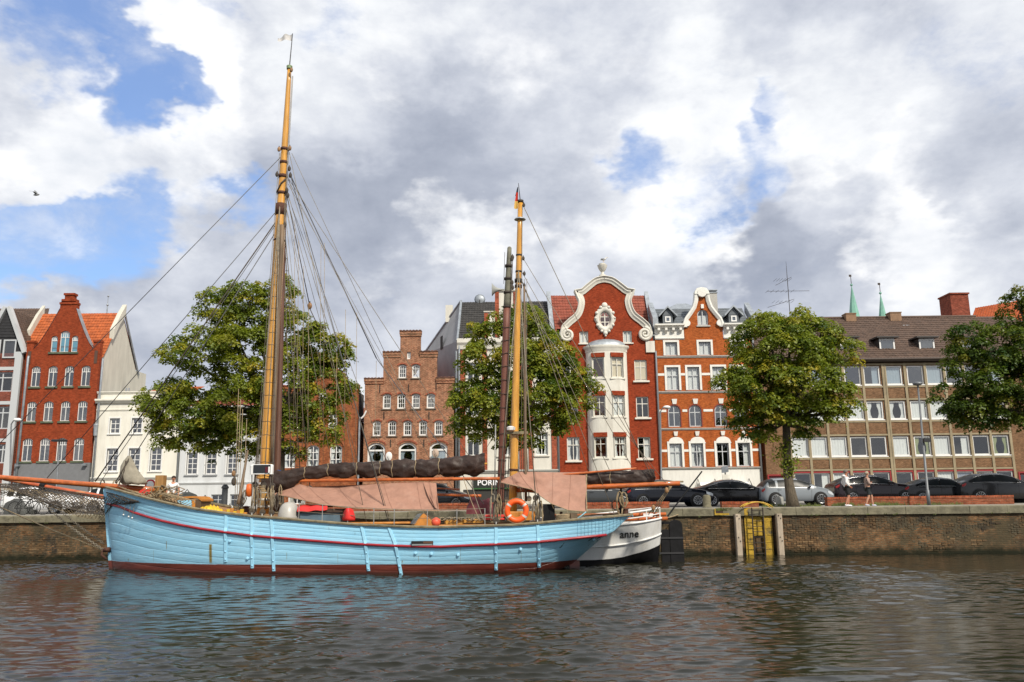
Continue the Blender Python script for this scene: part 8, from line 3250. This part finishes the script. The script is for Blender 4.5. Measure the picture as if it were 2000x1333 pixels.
# covered boats or mounds behind the fore deck
for px, py, w, h, m, lab in ((365, 968, 26, 16, mat('moss_grey_tarp', (.20, .20, .165), .8, var=.35, vscale=3), 'grey mottled round bin dome beyond the fore deck'), (400, 980, 24, 18, mat('green_tarp', (.02, .10, .07), .7, var=.2), 'dark green round bin dome beyond the fore deck')):
    Y = 45
    c = P(px, py, Y)
    ww = w / F * Y
    t = thing('recycling_dome', lab, 'recycling bin', (c.x, Y, QT), 'recycling domes')
    zt = P(px, py - h * .4, Y).z
    MB().lathe((c.x, Y, QT), [(ww * .95, 0), (ww, (zt - QT) * .35), (ww * .92, (zt - QT) * .65), (ww * .65, (zt - QT) * .88), (ww * .2, zt - QT)], 20).build('dome', m, t, True)
    MB().tube([(c.x - .12, Y, zt - .02), (c.x, Y, zt + .14), (c.x + .12, Y, zt - .02)], .025, 6).build('lifting_eye', M_IRON, t)
# refuse container, orange box, fence at far left
Y = 46
a, c = P(9, 985, Y), P(40, 975, Y)
t = thing('refuse_container', 'dark grey refuse container with pitched lid at the far left quay', 'container', (a.x, Y, QT))
zt = P(25, 984, Y).z
MB().prism([(a.x, QT), (c.x, QT), (c.x, P(38, 988, Y).z), ((a.x + c.x) / 2 + .1, P(27, 974, Y).z), (a.x, P(9, 984, Y).z)], Y, Y + 1.2).build('bin_body', mat('container_grey', (.06, .062, .06), .6), t)
MB().box((c.x, Y + .1, QT), (c.x + .35, Y + 1.1, P(38, 990, Y).z)).build('bin_side', mat('container_grey2', (.075, .078, .072), .6), t)
a, c = P(24, 973, 47), P(34, 953, 47)
t = thing('orange_box', 'upright orange post box on a stand behind the refuse container', 'post box', (a.x, 47, QT))
MB().bevbox((a.x, 47, a.z), (c.x, 47.3, c.z), .03).build('box', mat('box_orange', (.75, .28, .01), .5), t)
MB().box((a.x + .08, 47.1, QT), (c.x - .08, 47.2, a.z)).build('stand', M_POSTG, t)
t = thing('steel_fence', 'light steel railing fence panel at the far left edge', 'fence', (P(-4, 985, 46.5).x, 46.5, QT))
for i in range(9):
    p = P(-34 + 5 * i, 985, 46.5)
    MB().tube([(p.x, 46.5, QT), (p.x, 46.5, P(0, 950, 46.5).z)], .016, 6).build('bar', M_GALV, t)
for py in (951, 971, 988):
    MB().tube([P(-36, py, 46.5), P(8, py, 46.5)], .022, 6).build('rail', M_GALV, t)
# bicycle
def bicycle(px, Y, label, lean):
    c = P(px, 985, Y)
    t = thing('bicycle', label, 'bicycle', (c.x, Y, QT), 'bicycles at the left quay')
    R = .34
    for sx in (-.52, .52):
        w = MB().tube([(c.x + sx + R * math.cos(2 * PI * i / 24), Y, QT + R + R * math.sin(2 * PI * i / 24)) for i in range(24)], .022, 6, closed=True).build('wheel', M_TYRE, t, True)
        for k in range(8):
            a = PI * k / 8
            MB().tube([(c.x + sx + R * math.cos(a), Y, QT + R + R * math.sin(a)), (c.x + sx - R * math.cos(a), Y, QT + R - R * math.sin(a))], .003, 4).build('spoke', M_GALV, w)
    z = QT
    J = {'rear': (-.52, R), 'bb': (-.08, .30), 'seat': (-.22, .80), 'head': (.36, .82), 'front': (.52, R), 'bar': (.33, 1.02)}
    V = lambda k: (c.x + J[k][0], Y, z + J[k][1])
    fr = MB()
    for a, b in (('rear', 'bb'), ('rear', 'seat'), ('bb', 'seat'), ('bb', 'head'), ('seat', 'head'), ('head', 'front'), ('head', 'bar')):
        fr.tube([V(a), V(b)], .018, 6)
    fr.build('frame', M_BLACKM, t)
    MB().sphere((c.x - .25, Y, z + .90), (.13, .07, .035), 10, 6).build('saddle', M_TRIM, t, True)
    MB().tube([(c.x + .30, Y - .28, z + 1.04), (c.x + .34, Y, z + 1.03), (c.x + .30, Y + .28, z + 1.04)], .014, 6).build('handlebar', M_TRIM, t)
    MB().tube([(c.x - .08, Y - .10, z + .18), (c.x - .08, Y - .02, z + .30), (c.x - .08, Y + .1, z + .42)], .012, 5).build('pedals', M_TRIM, t)


bicycle(66, 43.5, 'black bicycle before the white car, nearest the bow net', 0)
bicycle(48, 44.2, 'black bicycle half behind the refuse container', 0)
# red parasol of a cafe
c = P(1158, 985, 52)
t = thing('cafe_parasol', 'dark red parasol behind the mizzen awning', 'parasol', (c.x, 52, QT))
zt = P(1155, 951, 52).z
MB().lathe((c.x, 52, zt), [(1.15, -.75), (.6, -.35), (.05, 0)], 8).build('canopy', mat('parasol_red', (.22, .012, .022), .8), t)
MB().tube([(c.x, 52, QT), (c.x, 52, zt)], .03, 6).build('pole', M_ZINC, t)
# round traffic sign near the fore deck
c = P(294, 947, 47)
t = thing('traffic_sign', 'red rimmed round sign left of the samson post', 'sign', (c.x, 47, QT))
MB().lathe((c.x, 46.96, c.z), [(.01, 0), (.30, 0), (.30, .03), (.01, .03)], 20, 'y').build('disc', mat('sign_red', (.5, .01, .03), .4), t)
MB().lathe((c.x, 46.94, c.z), [(.01, 0), (.21, 0), (.21, .015), (.01, .015)], 20, 'y').build('face', M_WHITEP, t)
MB().tube([(c.x, 47.02, QT), (c.x, 47.02, c.z)], .03, 6).build('post', M_POSTG, t)

# ================================================================ birds
M_GULL = mat('gull_white', (.62, .62, .60), .8)
M_GULLG = mat('gull_grey', (.20, .21, .22), .8)
q = P(1178.5, 511, YB + .1)
t = thing('seagull', 'seagull perched on the urn of the curved gable', 'bird', (q.x, q.y, q.z), 'seagulls')
MB().tube([q + Vector((-.26, 0, .12)), q + Vector((-.14, 0, .15)), q + Vector((.02, 0, .17)), q + Vector((.16, 0, .21)), q + Vector((.22, 0, .30)), q + Vector((.27, 0, .36)), q + Vector((.34, 0, .35))], [.02, .07, .11, .09, .055, .06, .02], 10).build('body', M_GULL, t, True)
MB().sphere(q + Vector((-.04, -.07, .19)), (.20, .05, .07), 10, 6).build('wing', M_GULLG, t, True)
MB().tube([q + Vector((.33, 0, .355)), q + Vector((.41, 0, .335))], [.018, .006], 6).build('beak', mat('beak_yellow', (.6, .35, .03), .5), t)
for dx in (-.02, .05):
    MB().tube([q + Vector((dx, 0, -.08)), q + Vector((dx, 0, .1))], .012, 5).build('leg', mat('beak_yellow'), t)
q = P(68, 381, 60)
t = thing('seagull', 'seagull flying against the clouds at upper left', 'bird', q, 'seagulls')
MB().tube([q + Vector((-.10, 0, -.02)), q + Vector((.05, 0, 0)), q + Vector((.25, 0, .02)), q + Vector((.36, 0, .03))], [.03, .09, .08, .02], 8).build('body', M_GULLG, t, True)
MB().grid([[q + Vector((.02, 0, .05)), q + Vector((.22, 0, .05))], [q + Vector((-.10, .1, .28)), q + Vector((.12, .1, .24))], [q + Vector((-.18, .15, .44)), q + Vector((-.10, .15, .42))]]).build('wing', M_GULLG, t)
MB().grid([[q + Vector((.02, 0, .05)), q + Vector((.22, 0, .05))], [q + Vector((-.02, -.3, .16)), q + Vector((.14, -.3, .14))], [q + Vector((-.16, -.6, .10)), q + Vector((-.10, -.6, .10))]]).build('wing', M_GULLG, t)

# ================================================================ people
def skin(name, chains, m, parent, sub=2):
    """one continuous surface grown over joints: chains = [[(pos, r), ...]] sharing joints by position"""
    me = bpy.data.meshes.new(name)
    vs, rs, es, idx = [], [], [], {}
    for ch in chains:
        prev = None
        for p, r in ch:
            k = tuple(round(c, 3) for c in p)
            if k not in idx:
                idx[k] = len(vs)
                vs.append(p)
                rs.append(r)
            if prev is not None and prev != idx[k]:
                es.append((prev, idx[k]))
            prev = idx[k]
    me.from_pydata(vs, es, [])
    o = bpy.data.objects.new(name, me)
    COL.objects.link(o)
    md_ = o.modifiers.new('skin', 'SKIN')
    md_.use_smooth_shade = True
    for i, sv in enumerate(me.skin_vertices[0].data):
        r = rs[i]
        sv.radius = (r, r) if not isinstance(r, tuple) else r
        sv.use_root = i == 0
    sb = o.modifiers.new('sub', 'SUBSURF')
    sb.levels = sb.render_levels = sub
    bpy.context.view_layer.update()
    ev = o.evaluated_get(bpy.context.evaluated_depsgraph_get())
    out = bpy.data.meshes.new_from_object(ev)
    bpy.data.objects.remove(o)
    out.materials.clear()
    out.materials.append(m)
    out.shade_smooth()
    return link(name, out, parent)


M_SKIN = mat('skin', (.48, .25, .16), .6)
M_SKIN2 = mat('skin_tanned', (.45, .20, .12), .6)


def person(label, loc, H, pose, rotz=0.0):
    t = thing('person', label, 'person', loc, 'people', (0, 0, rotz))
    k = H / 1.75
    S = lambda p: tuple(c * k for c in p)
    pv = (0, 0, .93)
    ch = (.01, 0, 1.27)
    nk = (.02, 0, 1.47)
    hd_ = pose.get('head', (.05, 0, 1.64))
    tp_ = (hd_[0] - .005, hd_[1], hd_[2] + .09)
    J = pose
    body = [[(S(pv), .13 * k), (S((0, 0, 1.08)), .125 * k), (S(ch), .145 * k), (S((.015, 0, 1.41)), .085 * k), (S(nk), .052 * k), (S((hd_[0] - .01, 0, hd_[2] - .075)), .062 * k), (S(hd_), .086 * k), (S(tp_), .062 * k)]]
    for s_, a in ((1, 'l'), (-1, 'r')):
        sh_ = (.0, s_ * .165, 1.39)
        el, wr = J['el' + a], J['wr' + a]
        body.append([(S((.015, 0, 1.41)), .085 * k), (S(sh_), .062 * k), (S(el), .044 * k), (S(wr), .030 * k)])
        d = Vector(J['fi' + a]) - Vector(wr)
        palm = Vector(wr) + d * .5
        body.append([(S(wr), .030 * k), (S(palm), (.040 * k, .024 * k))])
        side = Vector((0, 1, 0)).cross(d).normalized() if d.length else Vector((1, 0, 0))
        for f_ in range(4):
            off = side * (.026 - .0175 * f_)
            ln = (.88, 1.0, .95, .75)[f_]
            b1 = palm + off + d * .35 * ln
            body.append([(S(palm), (.040 * k, .024 * k)), (S(b1), .010 * k), (S(b1 + d * .45 * ln + Vector((.008, 0, -.01))), .008 * k)])
        body.append([(S(wr), .030 * k), (S(Vector(wr) + d * .25 + side * .045), .012 * k), (S(Vector(wr) + d * .55 + side * .06), .010 * k)])
        hp, kn, an, toe = (0, s_ * .09, .90), J['kn' + a], J['an' + a], J['to' + a]
        body.append([(S(pv), .13 * k), (S(hp), .098 * k), (S(kn), .058 * k), (S((Vector(kn) * .55 + Vector(an) * .45 + Vector((-.02, 0, 0)))), .056 * k), (S(an), .038 * k), (S((an[0] + .02, an[1], an[2] - .06)), .04 * k), (S(toe), .03 * k)])
    skin('body', body, pose['skin'], t)
    # face and hair
    hx, hy, hz = S(hd_)
    nose = MB().tube([(hx + .075 * k, 0, hz + .02 * k), (hx + .112 * k, 0, hz - .018 * k), (hx + .082 * k, 0, hz - .026 * k)], [.010 * k, .016 * k, .008 * k], 6)
    link('nose', nose.mesh('nose', pose['skin'], True), t)
    for s_ in (1, -1):
        link('eye', MB().sphere((hx + .082 * k, s_ * .032 * k, hz + .018 * k), .010 * k, 8, 5).mesh('eye', M_TRIM, True), t)
        link('ear', MB().sphere((hx - .005, s_ * .088 * k, hz), (.02 * k, .010 * k, .03 * k), 8, 5).mesh('ear', pose['skin'], True), t)
    link('mouth', MB().tube([(hx + .078 * k, -.022 * k, hz - .05 * k), (hx + .09 * k, 0, hz - .052 * k), (hx + .078 * k, .022 * k, hz - .05 * k)], .005 * k, 5).mesh('mouth', mat('lips', (.30, .09, .07), .6), True), t)
    hair = MB()
    rings = []
    for i in range(7):
        a = PI * .5 * i / 6
        r = .097 * k * math.cos(a) + .004
        back = .022 * k * math.cos(a)
        rings.append([(hx - back + r * math.cos(2 * PI * j / 16) * (.98 if math.cos(2 * PI * j / 16) > 0 else 1.12), r * .96 * math.sin(2 * PI * j / 16), hz + (.028 + .10 * math.sin(a)) * k - (.05 * k if math.cos(2 * PI * j / 16) < -.3 and i == 0 else 0)) for j in range(16)])
    hair.loft(rings, True, True)
    link('hair', hair.mesh('hair', pose['hair'], True), t)
    # clothes
    tor = pose['top']
    x = [[(S((0, 0, tor[1])), tor[2] * k), (S((0, 0, 1.08)), (tor[2] + .0) * k), (S(ch), (tor[3]) * k), (S((.015, 0, 1.41)), .098 * k), (S((.018, 0, 1.455)), .066 * k)]]
    for s_, a in ((1, 'l'), (-1, 'r')):
        el, wr = J['el' + a], J['wr' + a]
        sl = pose.get('sleeve', 1)
        arm = [(S((.015, 0, 1.41)), .098 * k), (S((.0, s_ * .17, 1.39)), .080 * k)]
        if sl == 1:
            arm += [(S(el), .066 * k), (S(Vector(el).lerp(Vector(wr), .93)), .046 * k)]
        else:
            arm += [(S(Vector((0, s_ * .17, 1.39)).lerp(Vector(el), .7)), .068 * k)]
        x.append(arm)
    skin(pose['topname'], x, tor[0], t)
    if pose.get('hood'):
        link('hood', MB().sphere(S((-.10, 0, 1.46)), (.10 * k, .13 * k, .07 * k), 12, 8).mesh('hood', tor[0], True), t)
    sh = pose['short']
    x = []
    for s_, a in ((1, 'l'), (-1, 'r')):
        hp, kn = (0, s_ * .09, .90), J['kn' + a]
        x.append([(S((0, 0, .96)), .145 * k), (S((0, s_ * .095, .88)), .118 * k), (S(Vector(hp).lerp(Vector(kn), sh[1])), sh[2] * k)])
    skin('shorts', x, sh[0], t)
    for s_, a in ((1, 'l'), (-1, 'r')):
        an, toe = Vector(J['an' + a]), Vector(J['to' + a])
        d = (toe - an)
        heel = an - Vector((d.x, d.y, 0)).normalized() * .05 + Vector((0, 0, -.05))
        skin('shoe', [[(S(an + Vector((0, 0, .0))), .052 * k), (S(heel), .046 * k)], [(S(heel), .046 * k), (S(an.lerp(toe, .55) - Vector((0, 0, .012))), .046 * k), (S(toe + Vector((d.x, d.y, 0)).normalized() * .02), .036 * k)]], pose['shoe'], t)
    return t


PZ = QT + .005
p = on_quay(1656, 991)
yq = quay_y(p.x) + .75
M_HOOD = mat('white_hoodie', (.72, .71, .70), .85, var=.06, vscale=10)
M_BLKS = mat('black_shorts', (.012, .013, .014), .8)
M_SHOE = mat('white_trainers', (.70, .71, .76), .6)
person('man in white hoodie and black shorts walking on the quay', (P(1656, 985, yq).x, yq, PZ), 1.66, dict(
    skin=M_SKIN2, hair=mat('grey_hair', (.14, .12, .11), .8), topname='hoodie', top=(M_HOOD, .86, .150, .168), hood=True, short=(M_BLKS, .92, .088), shoe=M_SHOE,
    ell=(-.10, .25, 1.12), wrl=(.10, .19, .95), fil=(.20, .14, .90), elr=(-.10, -.25, 1.12), wrr=(.10, -.19, .95), fir=(.20, -.14, .90),
    knl=(.12, .09, .50), anl=(.06, .09, .09), tol=(.22, .10, .035), knr=(.04, -.09, .48), anr=(-.12, -.09, .11), tor=(.05, -.10, .04)))
p = on_quay(1699, 991)
yq = quay_y(p.x) + .75
person('woman in beige jumper with folded arms walking on the quay', (P(1697, 985, yq).x, yq, PZ), 1.57, dict(
    skin=M_SKIN, hair=mat('ash_blond_hair', (.36, .30, .22), .8), topname='jumper', top=(mat('beige_jumper', (.36, .265, .225), .9, var=.1), .80, .135, .150), short=(mat('dark_leggings', (.02, .026, .03), .8), .95, .070), shoe=mat('grey_trainers', (.45, .48, .58), .6),
    ell=(.0, .24, 1.13), wrl=(.20, .06, 1.20), fil=(.20, -.06, 1.24), elr=(.0, -.24, 1.13), wrr=(.22, -.04, 1.17), fir=(.23, .09, 1.20),
    knl=(.22, .08, .52), anl=(.24, .08, .10), tol=(.40, .09, .04), knr=(.0, -.08, .50), anr=(-.16, -.08, .12), tor=(-.02, -.08, .04)))
# boy in a white shirt standing on the white ship's fore deck
yb = wyc(-13) + .2
zb = P(337, 985, yb).z
person('boy in white T-shirt standing near the bow', (P(336, 985, yb).x, yb, P(336, 1006, yb).z), 1.66, dict(
    skin=M_SKIN2, hair=mat('dark_brown_hair', (.03, .018, .012), .8), topname='t_shirt', top=(mat('white_shirt', (.74, .74, .74), .85), .86, .135, .150), sleeve=0, short=(mat('grey_shorts', (.10, .11, .13), .8), .85, .085), shoe=M_SHOE,
    ell=(-.04, .26, 1.12), wrl=(.06, .24, .88), fil=(.08, .23, .80), elr=(-.06, -.26, 1.12), wrr=(-.02, -.27, .86), fir=(-.01, -.27, .77),
    knl=(.03, .10, .50), anl=(.0, .10, .09), tol=(.15, .11, .03), knr=(.03, -.10, .50), anr=(.0, -.10, .09), tor=(.15, -.11, .03)), -1.2)
